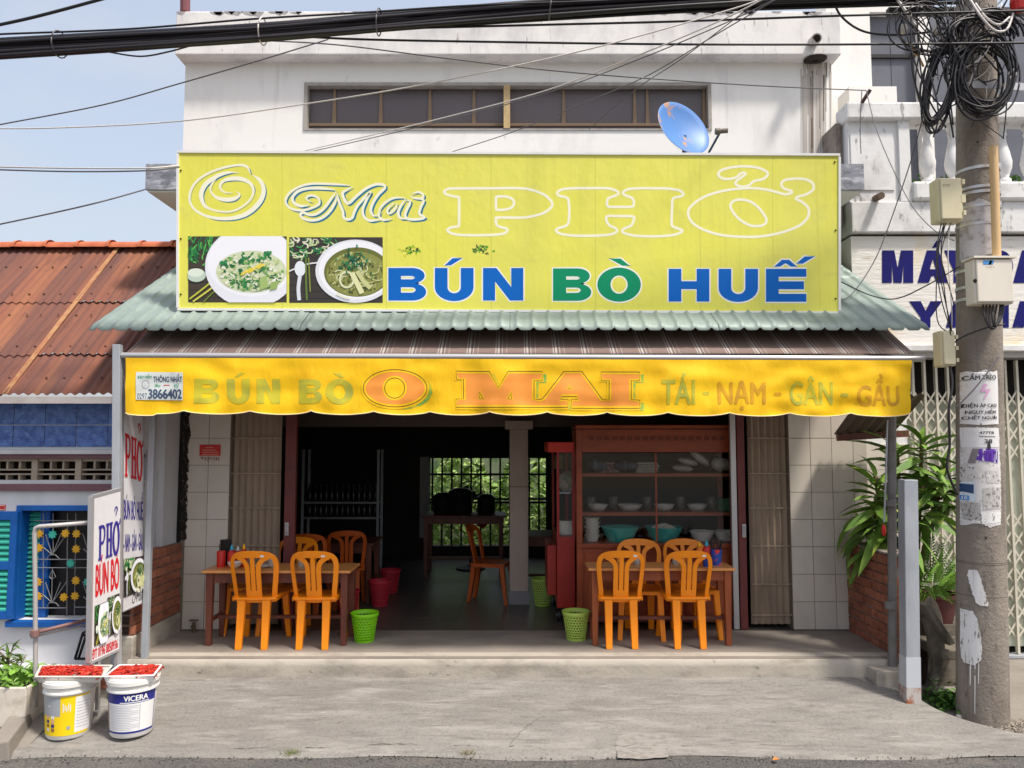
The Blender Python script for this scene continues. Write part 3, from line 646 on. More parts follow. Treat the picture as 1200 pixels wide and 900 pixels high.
O2w = [2, 3.4, 4.4, 5, 5.4, 5.4, 5, 4, 2.6, 2.2, 2.2, 2.2, 2.2, 2.2, 2.6, 3.4, 4.2, 4.8, 5, 4.4, 3, 2, 1.8]
O3 = [(470, 210), (400, 280), (365, 350), (380, 410), (440, 465), (540, 490), (640, 480), (705, 440), (690, 405), (650, 395)]
O3w = [1.4, 1.8, 2, 2.4, 3.4, 4.6, 5, 4.6, 3, 2]
for pts, ws in ((O1, O1w), (O2, O2w), (O3, O3w)):
    outline(pts, 210, 185, .1, [w * .8 if w > 3.2 else .4 for w in ws], False, M_teal, 'script_shade', 0, (1.7, 1.5), True)
    outline(pts, 210, 185, .1, ws, False, M_ivory, 'script_letter', 1, tip=True)
q = MB()
SM = [([(535, 108), (420, 100), (260, 97), (160, 120), (90, 165), (60, 220), (80, 265), (130, 290), (200, 292), (270, 270), (312, 240), (300, 200), (250, 183), (212, 200), (235, 226), (262, 230)], 2.6),
      ([(425, 142), (320, 130), (220, 132), (150, 155), (112, 200), (125, 240), (180, 262), (240, 250)], 3.4),
      ([(435, 150), (400, 205), (345, 280), (290, 320), (240, 327), (190, 310), (170, 325), (190, 352), (250, 368), (320, 355), (380, 310), (425, 240), (438, 175)], 3.0),
      ([(440, 165), (460, 240), (485, 300), (490, 345), (520, 362), (555, 348), (572, 300), (605, 245), (690, 155), (660, 215), (632, 290), (645, 345), (690, 370), (765, 360)], 3.0),
      ([(555, 118), (500, 150), (482, 170), (500, 220), (527, 243), (585, 190), (660, 130), (740, 100), (800, 118), (745, 180), (705, 245), (692, 300), (715, 335), (745, 325)], 3.2),
      ([(745, 330), (760, 280), (800, 235), (860, 203), (945, 200)], 2.6), ([(765, 300), (752, 340), (790, 365), (850, 352)], 3.0),
      ([(862, 238), (815, 285), (822, 318), (860, 295), (885, 250), (866, 238)], 2.4), ([(950, 205), (915, 260), (895, 310), (910, 350), (965, 356)], 3.2),
      ([(945, 220), (985, 225), (960, 285), (945, 330), (970, 358), (1040, 360), (1095, 345), (1052, 322), (1062, 270), (1082, 215), (1010, 205)], 3.0),
      ([(990, 175), (1040, 158), (1080, 178), (1068, 205), (1000, 200), (988, 178)], 2.6)]
for pts, w_ in SM:
    outline(pts, 325, 200, .1583, w_ * .75, False, M_teal, 'script_shade', 0, (2.2, 1.9), True)
for pts, w_ in SM: outline(pts, 325, 200, .1583, w_, False, M_ivory, 'script_letter', 1, tip=True)

# printed photographs of noodle bowls
def ell(cx, cy, rx, ry, n=32, a0=0, rot=0):
    return [Vector((cx + rx * cos(2 * pi * k / n + a0) * cos(rot) - ry * sin(2 * pi * k / n + a0) * sin(rot), cy + rx * cos(2 * pi * k / n + a0) * sin(rot) + ry * sin(2 * pi * k / n + a0) * cos(rot))) for k in range(n)]
def clip_rect(poly, x0, y0, x1, y1):
    for ax, lim, sg in ((0, x0, 1), (0, x1, -1), (1, y0, 1), (1, y1, -1)):
        out = []
        for i in range(len(poly)):
            a, b = poly[i - 1], poly[i]; ia = (a[ax] - lim) * sg >= 0; ib = (b[ax] - lim) * sg >= 0
            if ia != ib: out.append(a + (b - a) * ((lim - a[ax]) / (b[ax] - a[ax])))
            if ib: out.append(b)
        poly = out
        if len(poly) < 3: return []
    return poly
class Pic:
    def __init__(s, rect, fn): s.r = rect; s.fn = fn; s.mb = MB(); s.k = 0
    def poly(s, pts, c):
        pts = clip_rect([Vector(p[:2]) for p in pts], s.r[0], s.r[1], s.r[2], s.r[3])
        if len(pts) < 3: return
        s.k += 1; s.mb.add([s.fn(p.x, p.y, s.k * 2.2e-5) for p in pts], [tuple(range(len(pts)))], c)
    def line(s, pts, w, c):
        pts = smoothpath([Vector(p) for p in pts], False, 4)
        vs, fs = ribbon2(pts, w)
        for f in fs: s.poly([vs[i] for i in f], c)
def food1(pc, x0, y0, x1, y1, rr):
    sx = (x1 - x0) / 115; sy = (y1 - y0) / 78
    T = lambda x, y: (x0 + x * sx, y0 + y * sy)
    pc.poly([T(0, 0), T(115, 0), T(115, 78), T(0, 78)], S(66, 58, 46))
    for k in range(9): pc.poly([T(0, k * 9), T(115, k * 9), T(115, k * 9 + 1), T(0, k * 9 + 1)], S(48, 42, 34))
    for k in range(70):
        a = rr.uniform(0, 40); b = rr.uniform(-4, 26); l = rr.uniform(5, 14); t = rr.uniform(.6, 2.2)
        pc.line([T(a, b), T(a + l * cos(t) * .4 - 2, b + l * .5), T(a + l * cos(t) - 3, b + l * sin(t))], rr.uniform(.8, 2) * sx, (S(40, 140, 70), S(90, 180, 80), S(20, 96, 56))[k % 3])
    pc.line([T(2, 74), T(20, 60), T(34, 48)], 2 * sx, S(190, 190, 60)); pc.line([T(6, 77), T(24, 64), T(36, 54)], 2 * sx, S(210, 206, 80)); pc.line([T(18, 78), T(30, 66), T(40, 60)], 1.6 * sx, S(110, 130, 40))
    pc.poly([T(x, y) for x, y in ell(10, 46, 11, 8)], S(190, 206, 190)); pc.poly([T(x, y) for x, y in ell(9, 43, 9, 5)], S(220, 230, 214))
    pc.poly([T(x, y) for x, y in ell(74, 36, 54, 48, 40)], S(232, 232, 240)); pc.poly([T(x, y) for x, y in ell(74, 31, 51, 40, 40)], S(240, 240, 246))
    pc.poly([T(x, y) for x, y in ell(74, 42, 41, 25, 40)], S(206, 214, 178))
    cs_ = [S(226, 226, 200), S(210, 220, 170), S(120, 170, 90), S(60, 130, 60), S(236, 236, 220), S(180, 196, 130), S(30, 100, 56), S(200, 208, 160)]
    for k in range(330):
        a = rr.uniform(0, 2 * pi); q_ = sqrt(rr.random()); cx = 74 + 38 * q_ * cos(a); cy = 42 + 22 * q_ * sin(a)
        pc.poly([T(x, y) for x, y in ell(cx, cy, rr.uniform(1, 4.2), rr.uniform(.8, 2.2), 6, rr.random(), rr.uniform(-1, 1))], cs_[rr.randrange(8)])
    for cx, cy, rx, ry in ((76, 27, 14, 2.6), (92, 21, 5, 3), (64, 56, 7, 6), (42, 32, 4, 3)):
        for k in range(16): pc.poly([T(x, y) for x, y in ell(cx + rr.uniform(-rx, rx), cy + rr.uniform(-ry, ry), 2.2, 1.2, 6, 0, rr.uniform(-2, 2))], (S(20, 104, 60), S(50, 140, 70))[k % 2])
    for k in range(12): pc.line([T(62 + k * 2, 46 - k * .9 + rr.uniform(-2, 2)), T(68 + k * 2, 42 - k * .9 + rr.uniform(-2, 2))], 2 * sx, (S(222, 200, 50), S(236, 214, 90))[k % 2])
    pc.poly([T(84, 50), T(92, 46), T(94, 60), T(84, 64)], S(160, 186, 110)); pc.poly([T(96, 56), T(106, 52), T(104, 62), T(96, 64)], S(150, 176, 100))
def food2(pc, x0, y0, x1, y1, rr):
    sx = (x1 - x0) / 110; sy = (y1 - y0) / 77
    T = lambda x, y: (x0 + x * sx, y0 + y * sy)
    pc.poly([T(0, 0), T(110, 0), T(110, 77), T(0, 77)], S(58, 52, 48))
    for k in range(10): pc.poly([T(0, k * 8), T(110, k * 8 - 2), T(110, k * 8 - 1), T(0, k * 8 + 1)], S(40, 36, 34))
    for k in range(60):
        a = rr.uniform(0, 60); b = rr.uniform(-2, 24 - a * .2); t = rr.uniform(0, 3)
        pc.line([T(a, b), T(a + 5 * cos(t), b + 4 * sin(t)), T(a + 9 * cos(t + .6), b + 7 * sin(t + .6))], rr.uniform(.8, 2) * sx, (S(30, 120, 70), S(190, 206, 150), S(70, 150, 80), S(226, 226, 200))[k % 4])
    pc.line([T(0, 40), T(20, 32), T(34, 30)], 1.6 * sx, S(226, 226, 226))
    pc.poly([T(x, y) for x, y in ell(13, 37, 6.5, 9)], S(226, 230, 236)); pc.line([T(13, 44), T(11, 60), T(12, 74)], 4.4 * sx, S(216, 220, 228))
    pc.line([T(20, 24), T(20, 50), T(21, 74)], 2.2 * sx, S(96, 120, 50)); pc.line([T(23, 24), T(24, 46), T(25, 64)], 1.6 * sx, S(130, 140, 60))
    pc.poly([T(x, y) for x, y in ell(78, 40, 47, 37, 44)], S(222, 224, 232)); pc.poly([T(x, y) for x, y in ell(79, 39, 44, 34, 44)], S(238, 238, 244))
    pc.poly([T(x, y) for x, y in ell(80, 41, 39, 29, 44)], S(104, 108, 44)); pc.poly([T(x, y) for x, y in ell(80, 43, 36, 26, 44)], S(136, 140, 70))
    for k in range(150):
        a = rr.uniform(0, 2 * pi); q_ = sqrt(rr.random()); cx = 80 + 34 * q_ * cos(a); cy = 42 + 24 * q_ * sin(a)
        pc.poly([T(x, y) for x, y in ell(cx, cy, rr.uniform(1, 3), rr.uniform(.6, 1.8), 6, 0, rr.uniform(-2, 2))], (S(90, 96, 40), S(160, 164, 96), S(186, 190, 130), S(76, 84, 36))[k % 4])
    for k in range(26):
        a = rr.uniform(0, 2 * pi); cx = 80 + 26 * cos(a) * rr.random(); cy = 44 + 18 * sin(a) * rr.random(); r_ = rr.uniform(4, 9)
        pc.line([T(cx + r_ * cos(a + t_), cy + r_ * .7 * sin(a + t_)) for t_ in (0, .8, 1.6, 2.4)], 1.6 * sx, (S(206, 210, 160), S(186, 190, 120))[k % 2])
    e_ = ell(68, 50, 8, 9, 16); pc.line([T(*v) for v in e_ + [e_[0]]], 2.4 * sx, S(218, 222, 180))
    pc.line([T(74, 42), T(80, 54), T(86, 66)], 6 * sx, S(222, 222, 170)); pc.line([T(80, 40), T(88, 52), T(96, 60)], 5 * sx, S(200, 202, 140)); pc.line([T(56, 66), T(64, 70), T(72, 72)], 2 * sx, S(230, 230, 200))
    for k in range(70):
        cx = 76 + rr.gauss(0, 8); cy = 26 + rr.gauss(0, 7) + abs(cx - 76) * .3
        pc.poly([T(x, y) for x, y in ell(cx, cy, rr.uniform(1, 2.6), rr.uniform(.8, 1.4), 6, 0, rr.uniform(-2, 2))], (S(0, 96, 60), S(20, 130, 80), S(10, 70, 50))[k % 3])
fq = lambda x, y, d: Q4(x, y, .0006 + d * .5)
pc = Pic((220.5, 277, 336, 354.5), fq); food1(pc, 220.5, 277, 336, 354.5, random.Random(3)); part(pc.mb, 'noodle_picture', M_print, BB, label='printed picture of a white bowl of noodles with herbs')
pc = Pic((339, 278, 448.5, 355), fq); food2(pc, 339, 278, 448.5, 355, random.Random(5)); part(pc.mb, 'noodle_picture', M_print, BB, label='printed picture of noodle soup with a white spoon beside it')
for (cx, cy, c_) in ((481, 293, 0), (564, 292, 1)):
    pc = Pic((cx - 16, cy - 8, cx + 16, cy + 8), fq); rr = random.Random(cx)
    for k in range(44): pc.poly(ell(cx + rr.gauss(0, 6), cy + rr.gauss(0, 2.6), rr.uniform(.6, 2.6), rr.uniform(.5, 1.5), 6, 0, rr.uniform(-2, 2)), (S(90, 160, 40), S(150, 190, 40), S(60, 70, 40), S(200, 200, 40))[(k + c_ * (k % 2)) % 4])
    part(pc.mb, 'herb_picture', M_print, BB)
for px in (330, 452, 575, 697, 820, 905):
    a = Q4(px, 180.5, .0004); b = Q4(px + .5, 363, .0004); part(MB().add([a, a + Vector((.006, 0, 0)), b + Vector((.006, 0, 0)), b], [(0, 1, 2, 3)]), 'seam', mat('banner_seam', S(204, 202, 88), .5), BB)
# marks on the banner: bolts that hold it
bt = None
for k, (px, py) in enumerate([(212, 200), (212, 280), (212, 345), (978, 190), (979, 270), (979, 350)]):
    part(MB().lathe([(.008, 0), (.008, .004)], Q4(px, py, .002), 8, M=Matrix.Rotation(pi / 2, 3, 'X'), cap1=True), 'screw', M_iron, BB)

# ---------------------------------------------------------------- awning
AY = 5.95; bz = P(0, 417, AY).z
ax0 = P(146, 417, AY).x; ax1 = P(1072, 419, AY).x
AW = thing('awning', 'brown striped shop awning with a yellow lettered valance along its front', 'awning', (0, AY, bz))
def afab(u, v):
    x = ax0 + (ax1 - ax0) * u; y = AY + .01 + 1.15 * v
    return (x, y, bz + .01 + .70 * (y - AY) - .035 * sin(v * pi) + .008 * sin(x * 5.1) * sin(v * pi))
m = bpy.data.materials.new('striped_awning_cloth'); m.use_nodes = True; MATS['striped'] = m
n_ = m.node_tree.nodes; l_ = m.node_tree.links; b_ = n_['Principled BSDF']; b_.inputs['Roughness'].default_value = .8
ge = n_.new('ShaderNodeNewGeometry'); sx_ = n_.new('ShaderNodeSeparateXYZ'); l_.new(ge.outputs['Position'], sx_.inputs[0])
mu = n_.new('ShaderNodeMath'); mu.operation = 'MULTIPLY'; mu.inputs[1].default_value = 1 / .226; l_.new(sx_.outputs[0], mu.inputs[0])
fc = n_.new('ShaderNodeMath'); fc.operation = 'FRACT'; l_.new(mu.outputs[0], fc.inputs[0])
cr = n_.new('ShaderNodeValToRGB'); cr.color_ramp.interpolation = 'CONSTANT'; l_.new(fc.outputs[0], cr.inputs[0])
stops = [(0, (122, 102, 94)), (.42, (170, 158, 150)), (.46, (104, 86, 80)), (.50, (172, 162, 154)), (.57, (106, 88, 82)), (.64, (168, 156, 148)), (.67, (122, 102, 94)), (.80, (150, 134, 126)), (.83, (122, 102, 94))]
while len(cr.color_ramp.elements) < len(stops): cr.color_ramp.elements.new(.9)
for el_, (ps, c_) in zip(cr.color_ramp.elements, stops): el_.position = ps; el_.color = (*S(*c_), 1)
l_.new(cr.outputs[0], b_.inputs['Base Color'])
fb = part(MB().grid(afab, 120, 16), 'fabric', m, AW, smooth=True); sd = fb.modifiers.new('thick', 'SOLIDIFY'); sd.thickness = .003
part(MB().tube([P(143, 416.5, AY), P(600, 418.5, AY), P(1083, 420.5, AY)], .024, 12), 'front_bar', M_silver, AW, smooth=True, auto=40)
for x in (ax0 + .12, ax1 - .12):
    part(MB().beam((x, AY + .02, bz - .02), (x, 7.2, bz + .25), .03, .04), 'folding_arm', M_greypaint, AW)
cusp = [147, 216, 293, 365, 438, 504, 574, 641, 712, 783, 855, 926, 997, 1068]
def vbot(px):
    for a_, b_2 in zip(cusp, cusp[1:]):
        if px <= b_2:
            t = (px - a_) / (b_2 - a_); return (484.8 + (px - 147) / 921 * 3.4) - 4.6 * (1 - sin(max(0, min(1, t)) * pi) ** .55) + (3.5 if (a_ == 147 and t < .5) else 0) * (1 - t)
    return 487
def vtop(px): return 419.2 + (px - 147) / 921 * 3.2
def wave(px, py):
    t = max(0, min(1, (py - 420) / 66))
    return t * (.014 * sin(px * .087) + .010 * sin(px * .031 + 1) + .006 * sin(px * .21 + .5) * t) + .006 * sin(px * .06 + py * .05) * sin(t * pi) + .010 * mnoise.noise((px * .03, py * .06, 0)) * (1 if px < 900 else 1.8)
def V(px, py, off=0): return P(px, py, AY - .028) - Vector((0, wave(px, py) + off, 0))
def vg(u, v):
    px = 147 + 921 * u; y0 = vtop(px); return V(px, y0 + (vbot(px) - y0) * v)
va = part(MB().grid(vg, 300, 22), 'valance', M_yellow, AW, smooth=True)
hm = MB(); hm.tube([V(147 + 921 * i / 300, vbot(147 + 921 * i / 300) + .2, .001) for i in range(301)], .0045, 5); part(hm, 'hem', M_hem, va, smooth=True)
def vprint(body, box, m_, bold=.03, name='lettering'):
    q = MB(); ptext(q, body, box, fn_flat, bold); q = refine(zlay(q), 2.5)
    q.v = [V(v.x, v.y, .0018 + v.z) for v in q.v]; part(q, name, m_, va)
q = MB()
for g_ in (('B', 228, 444, 257, 473), ('U', 266, 444, 293, 473.5), ('N', 301, 444, 328, 473), ('/', 275, 437, 288, 442), ('B', 350, 444.5, 378, 473), ('O', 382, 444, 414, 474), ('`', 390, 437, 404, 442.5)): loops_fill(q, glyph(*g_, 9.5, 6.6), fn_flat)
q = refine(q, 2.5); q.v = [V(v.x, v.y, .0018) for v in q.v]; part(q, 'lettering', M_olive, va)
vprint('TÁI', (775, 437, 814, 474), M_olive, .03); vprint('-', (823, 459, 831, 463), M_olive, .03); vprint('NẠM', (841, 446, 897, 481), M_ochre, .03)
vprint('-', (907, 460, 916, 464), M_ochre); vprint('GÂN', (926, 440, 976, 475), M_olive); vprint('-', (985, 461, 994, 465), M_olive); vprint('GẦU', (1004, 438, 1054, 476), M_ochre)
MAI = [(534.8, 434.8), (534.8, 444.3), (543.2, 444.3), (543.2, 467.4), (534.5, 467.4), (534.5, 477.2), (600, 477.4), (665.4, 477.5), (665.4, 468), (656.7, 468), (658.3, 464.9), (675.7, 464.9), (677.3, 468), (669.4, 468), (669.4, 478.5), (749.8, 478.5), (749.8, 469), (739.8, 468), (739.8, 445.6), (749.8, 445.6), (749.8, 436), (704.5, 435.8), (704.5, 445.6), (714, 445.6), (714, 468.3), (705.8, 467.7), (681.7, 435.3), (660.7, 435.3), (636, 467), (633, 468), (625.9, 467.7), (625.9, 445.6), (635.4, 445.6), (635.4, 435.3), (595.5, 435.3), (584.4, 454.3), (573.3, 435.3)]
TRI = [[(561.5, 459), (566.5, 467.6), (561.7, 466.7)], [(599.6, 460), (599.6, 467.6), (595, 467.6)], [(667.3, 452.5), (669.2, 455.5), (665.4, 455.5)]]
OA = ell(463, 455, 37.3, 21.8, 60); OB = ell(462.7, 454.8, 11.6, 11.8, 40)
def vshape(polys, off, name, m_, rib=None):
    q = MB()
    for pl in polys:
        pts = [Vector((p[0], p[1], 0)) for p in pl]
        if rib is None: q.add(pts, [tuple(x) for x in tessellate_polygon([pts])])
        else:
            p2 = [Vector((p[0], p[1])) for p in pl]; vs, fs = ribbon2(p2, rib, True); q.add([Vector((v.x, v.y, 0)) for v in vs], fs)
    q = refine(q, 2.5); q.v = [V(v.x, v.y, off) for v in q.v]; part(q, name, m_, va)
sh = lambda pl, dx, dy: [(p[0] + dx, p[1] + dy) for p in pl]
M_vgr = mat('green_drop_print', S(120, 170, 70), .65, [(S(214, 190, 30), 14, .45, .6, .8)])
vshape([sh(MAI, 5, 3), sh(OA, 6.5, 3)], .0012, 'lettering_drop', M_vgr)
vshape([MAI, OA], .0017, 'big_lettering', M_peach)
vshape([OB], .0021, 'letter_hole', M_yellow)
vshape([MAI, OA], .0023, 'letter_rim', M_yellow, 5.4); vshape([OB], .0023, 'letter_rim', M_yellow, 5); vshape(TRI, .0023, 'letter_rim', M_yellow, 4)
vshape([MAI, OA, OB] + TRI, .0028, 'letter_outline', mat('outline_print', S(92, 62, 20), .65), .85)
st = MB(); q = MB()
def stk(px, py): return V(px, py, .0045)
q.add([Vector(p) for p in ((160, 436, 0), (215, 436.5, 0), (214.5, 469, 0), (160.5, 468.5, 0))], [(0, 1, 2, 3)]); q = refine(q, 4); q.v = [stk(v.x, v.y) for v in q.v]
stkr = single(q, 'paper_sticker', mat('sticker_paper', S(206, 212, 210), .6, [(S(170, 178, 180), 20, .5, .7, .6)]), 'white phone number sticker on the yellow valance', 'sticker')
def sprint(body, box, m_, bold=.02):
    q = MB(); ptext(q, body, box, fn_flat, bold); q = refine(zlay(q), 2.5); q.v = [V(v.x, v.y, .0056 + v.z) for v in q.v]; part(q, 'lettering', m_, stkr)
M_stk = mat('sticker_ink', S(60, 78, 108), .6); M_stg = mat('sticker_green_ink', S(70, 160, 120), .6)
sprint('THÔNG NHẤT', (180.5, 437.5, 214, 448), M_stk, .03); sprint('3866402', (174.5, 456, 213.5, 467.3), M_stk, .04); sprint('0297.', (162, 461, 174, 467.5), M_stk, .0)
sprint('BẢO HIỂM', (162.5, 438.5, 178.5, 443.5), M_stg); sprint('lắp', (182, 449, 188.5, 454.5), M_stg); sprint('sỹ', (204, 449, 210, 455), M_stg); sprint('-', (192, 451, 199, 452), M_red, 0)
q = MB(); vs, fs = ribbon2(ell(171.5, 450.5, 4, 5, 20), .8, True); q.add([V(v.x, v.y, .0060) for v in vs], fs); part(q, 'emblem', mat('emblem_print', S(170, 170, 172), .6), stkr)

# ---------------------------------------------------------------- side brick walls
def brick_wall(x_in, x_out, label, side):
    hollow = side < 0
    t_ = thing('brick_wall', label, 'wall', ((x_in + x_out) / 2, 6.75, 0))
    y0, y1 = 6.30, 7.185; zb, zt_ = (.17, .80) if side < 0 else (-.02, .79); n = 8 if side < 0 else 10; ch = (zt_ - zb) / n
    lo, hi = min(x_in, x_out), max(x_in, x_out)
    part(MB().box(lo + .012, hi - .012, y0 + .012, y1, -.3, zt_ - .006), 'mortar_core', M_mortar, t_)
    if side < 0: part(MB().box(lo - .02, hi + .012, y0 - .02, y1 - .01, -.3, zb - .004), 'plinth', M_step, t_, bevel=.01)
    else: part(MB().box(lo - .006, hi + .01, y0 - .02, y1 - .01, zt_, zt_ + .022), 'coping', M_mortar, t_, bevel=.006)
    cache = {}
    for r in range(n):
        y = y0 + (0 if r % 2 else -.07); L_ = .18
        while y < y1 - .03:
            ln = R.choice([.17, .18, .19, .085 if side > 0 else .18]); a_ = max(y, y0); b_2 = min(y + ln, y1)
            if b_2 - a_ > .03:
                key = round(b_2 - a_, 2)
                if key not in cache:
                    cache[key] = mesh(MB().box(lo, hi, .005, key - .005, .006, ch - .006), 'brick', M_brick)
                piece(cache[key], 'brick', t_, Matrix.Translation((R.uniform(-.004, .004), a_ + R.uniform(-.002, .002), zb + r * ch + R.uniform(-.002, .002))) @ Matrix.Rotation(R.uniform(-.008, .008), 4, 'X'))
            y += ln + .004
        if hollow:
            for hx in (.3, .7):
                for hz in (.3, .72):
                    c = MB().box(lo + (hi - lo) * hx - .032, lo + (hi - lo) * hx + .032, y0 - .004, y0 + .002, zb + r * ch + ch * hz - .014, zb + r * ch + ch * hz + .014)
                    part(c, 'brick_hole', M_hole, t_)
    return t_
brick_wall(-3.045, -3.26, 'low red brick wall under the standing signs, on a grey plinth', -1)
brick_wall(3.085, 3.20, 'low red brick wall on the potted plant side, bare bricks with a thin coping', 1)
bk = MB(); bk.grid(lambda u, v: (-3.075 + .06 * u + .030 * mnoise.noise((v * 9, u * 2, 2)) + .016 * mnoise.noise((v * 40, u * 5, 7)), 7.188 - .012 * sin(u * pi) + .02 * mnoise.noise((v * 30, u * 4, 5)), .82 + 1.35 * v), 6, 90)
single(bk, 'wall_crack', mat('black_rot', S(38, 32, 28), .95, [(S(120, 108, 96), (40, 40, 20), .55, .66, .8)], [(40, .8, .02)]), 'black crumbling joint between the white side wall and the tiled column', 'crack')

# ---------------------------------------------------------------- plastic chairs
def strip3(mb, path, w, th, tilt):      # path in (u, v) on the back plane -> solid bar
    pts = smoothpath([Vector(p) for p in path], False, 5); n = len(pts)
    ws = [w] * n if not hasattr(w, '__len__') else [w[0] + (w[1] - w[0]) * i / (n - 1) for i in range(n)]
    vs, fs = ribbon2(pts, ws); f_ = [tilt(v.x, v.y, 0) for v in vs]; b_2 = [tilt(v.x, v.y, th) for v in vs]
    m_ = len(vs); o = len(mb.v); mb.v += [Vector(v) for v in f_ + b_2]
    for f in fs:
        mb.f.append(tuple(o + i for i in f)); mb.f.append(tuple(o + m_ + i for i in f[::-1])); mb.c += [None, None]
    for i in range(n - 1):
        for s in (0, 1):
            a_, b2 = 2 * i + s, 2 * i + 2 + s; mb.f.append((o + a_, o + b2, o + m_ + b2, o + m_ + a_)); mb.c.append(None)
    for i in (0, n - 1):
        mb.f.append((o + 2 * i, o + 2 * i + 1, o + m_ + 2 * i + 1, o + m_ + 2 * i)); mb.c.append(None)
def make_chair(label):      # local: backrest side faces -y (towards the street), seat to +y
    t_ = thing('plastic_chair', label, 'chair', (0, 0, 0), 'orange plastic chairs')
    K = lambda u, v, d: Vector((u, -.185 - .10 * (v / .4) + .05 * (abs(u) / .2) ** 2 + d, .425 + v))
    b = MB()
    strip3(b, [(-.176, -.035), (-.176, .03), (-.186, .12), (-.196, .22), (-.198, .275), (-.182, .325), (-.14, .355), (-.07, .368), (0, .371), (.07, .368), (.14, .355), (.182, .325), (.198, .275), (.196, .22), (.186, .12), (.176, .03), (.176, -.035)], .041, .016, K)
    K2 = lambda u, v, d: K(u, v, d + .003)
    strip3(b, [(0, -.02), (0, .15), (0, .35)], .040, .012, K2)
    for s in (-1, 1):
        strip3(b, [(s * .049, -.02), (s * .049, .10), (s * .050, .235), (s * .064, .285), (s * .10, .318), (s * .14, .335)], .042, .012, K2)
    strip3(b, [(-.066, .012), (0, .012), (.066, .012)], .075, .016, K); strip3(b, [(-.185, -.03), (0, -.03), (.185, -.03)], .046, .02, K)
    strip3(b, [(-.15, .335), (-.08, .346), (0, .348), (.08, .346), (.15, .335)], .034, .0145, K)
    part(b, 'backrest', M_orange, t_, bevel=.003)
    s_ = MB()
    def seat(u, v):
        x = (u - .5) * 2; y = (v - .5) * 2; w_ = .205 + .012 * v; return (x * w_ * (1 - .05 * abs(y) ** 4), y * .20 * (1 - .04 * abs(x) ** 4), .425 - .018 * (1 - x * x) * (1 - y * y) - .012 * (abs(y) ** 6))
    s_.grid(seat, 12, 12); so_ = part(s_, 'seat', M_orange, t_, smooth=True); sd = so_.modifiers.new('thick', 'SOLIDIFY'); sd.thickness = .016
    part(MB().box(-.195, .195, .178, .196, .385, .412).box(-.202, -.184, -.17, .17, .385, .415).box(.184, .202, -.17, .17, .385, .415), 'apron', M_orange, t_, bevel=.004)
    for sx in (-1, 1):
        for sy in (-1, 1):
            lg = MB(); prof = []
            n = 7; vs = []
            for i in range(n):
                t = i / (n - 1); z = .415 * (1 - t)
                cx = sx * ((.112 if sy < 0 else .178) + (.004 if sy < 0 else .024) * t ** 1.3); cy = sy * (.165 + .055 * t ** 1.2)
                w_ = (.036 - .008 * t); d_ = .026 - .008 * t
                vs += [(cx - w_ * (1.0 if sy < 0 else .8), cy - d_, z), (cx + w_ * (1.0 if sy < 0 else .8), cy - d_, z), (cx + w_ * (1.0 if sy < 0 else .8), cy + d_, z), (cx - w_ * (1.0 if sy < 0 else .8), cy + d_, z)]
            fs = [(4 * i + k, 4 * i + (k + 1) % 4, 4 * i + 4 + (k + 1) % 4, 4 * i + 4 + k) for i in range(n - 1) for k in range(4)] + [(0, 1, 2, 3), tuple(4 * (n - 1) + k for k in range(4))]
            lg.add(vs, fs); part(lg, 'leg', M_orange, t_, bevel=.005)
    part(MB().box(.095, .128, -.325, -.322, .772, .788), 'price_sticker', M_pot, t_)
    c_ = t_.children[-1]; c_.rotation_euler = (radians(0), 0, 0)
    return t_
def at_(px, Y): return (px - 600) / 900 * Y
def gx(px, py): # floor point of the shop floor under a photo position
    Y = 1.0
    dx = (px - 600) / 900; dy = (450 - py) / 900; d = Vector((dx, cos(PITCH) - dy * sin(PITCH), sin(PITCH) + dy * cos(PITCH))); t = -EYE / d.z
    return Vector((d.x * t, d.y * t, 0))
CH = make_chair('orange chair with its back to the street at the first table, by the red bottles')
spots = [(299, 6.75, 0, None), (369, 6.75, 0, 'orange chair with its back to the street at the first table, by the green basket'),
         (312, 7.20, pi + .06, 'orange chair facing the street behind the first table, before the folded gate'),
         (352, 7.17, pi - .1, 'orange chair facing the street behind the first table, beside the maroon gate post'),
         (727, 6.77, 0, 'orange chair with its back to the street before the cabinet, by the pale green basket'),
         (806, 6.77, 0, 'orange chair with its back to the street before the cabinet, by the chopstick cup'),
         (742, 7.03, pi - .12, 'orange chair tucked against the cabinet, under the teal basins, facing the street'),
         (799, 7.04, pi + .08, 'orange chair tucked against the cabinet, partly hidden by the sauce bottles')]
for k, (px, Y, rz, lb) in enumerate(spots):
    x = (px - 600) / 900 * (Y - .27 if abs(rz) < 1 else Y + .27)
    o = CH if k == 0 else dup(CH, (x, Y, 0), rz, lb)
    o.location = (x, Y, 0); o.rotation_euler = (0, 0, rz); o.scale = (.93, 1, 1)
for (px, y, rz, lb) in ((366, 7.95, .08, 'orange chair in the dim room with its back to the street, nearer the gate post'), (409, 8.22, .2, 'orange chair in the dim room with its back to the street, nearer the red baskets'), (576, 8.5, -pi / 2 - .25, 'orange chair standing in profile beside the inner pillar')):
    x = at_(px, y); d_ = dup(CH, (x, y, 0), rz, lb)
    for c_ in d_.children:      # darker, redder plastic inside: the dim room's shade put into the colour
        c_.material_slots[0].link = 'OBJECT'; c_.material_slots[0].material = mat('shaded_orange_plastic', S(176, 78, 16), .5, [(S(140, 60, 14), 5, .45, .75, .5)], rnd=.08)

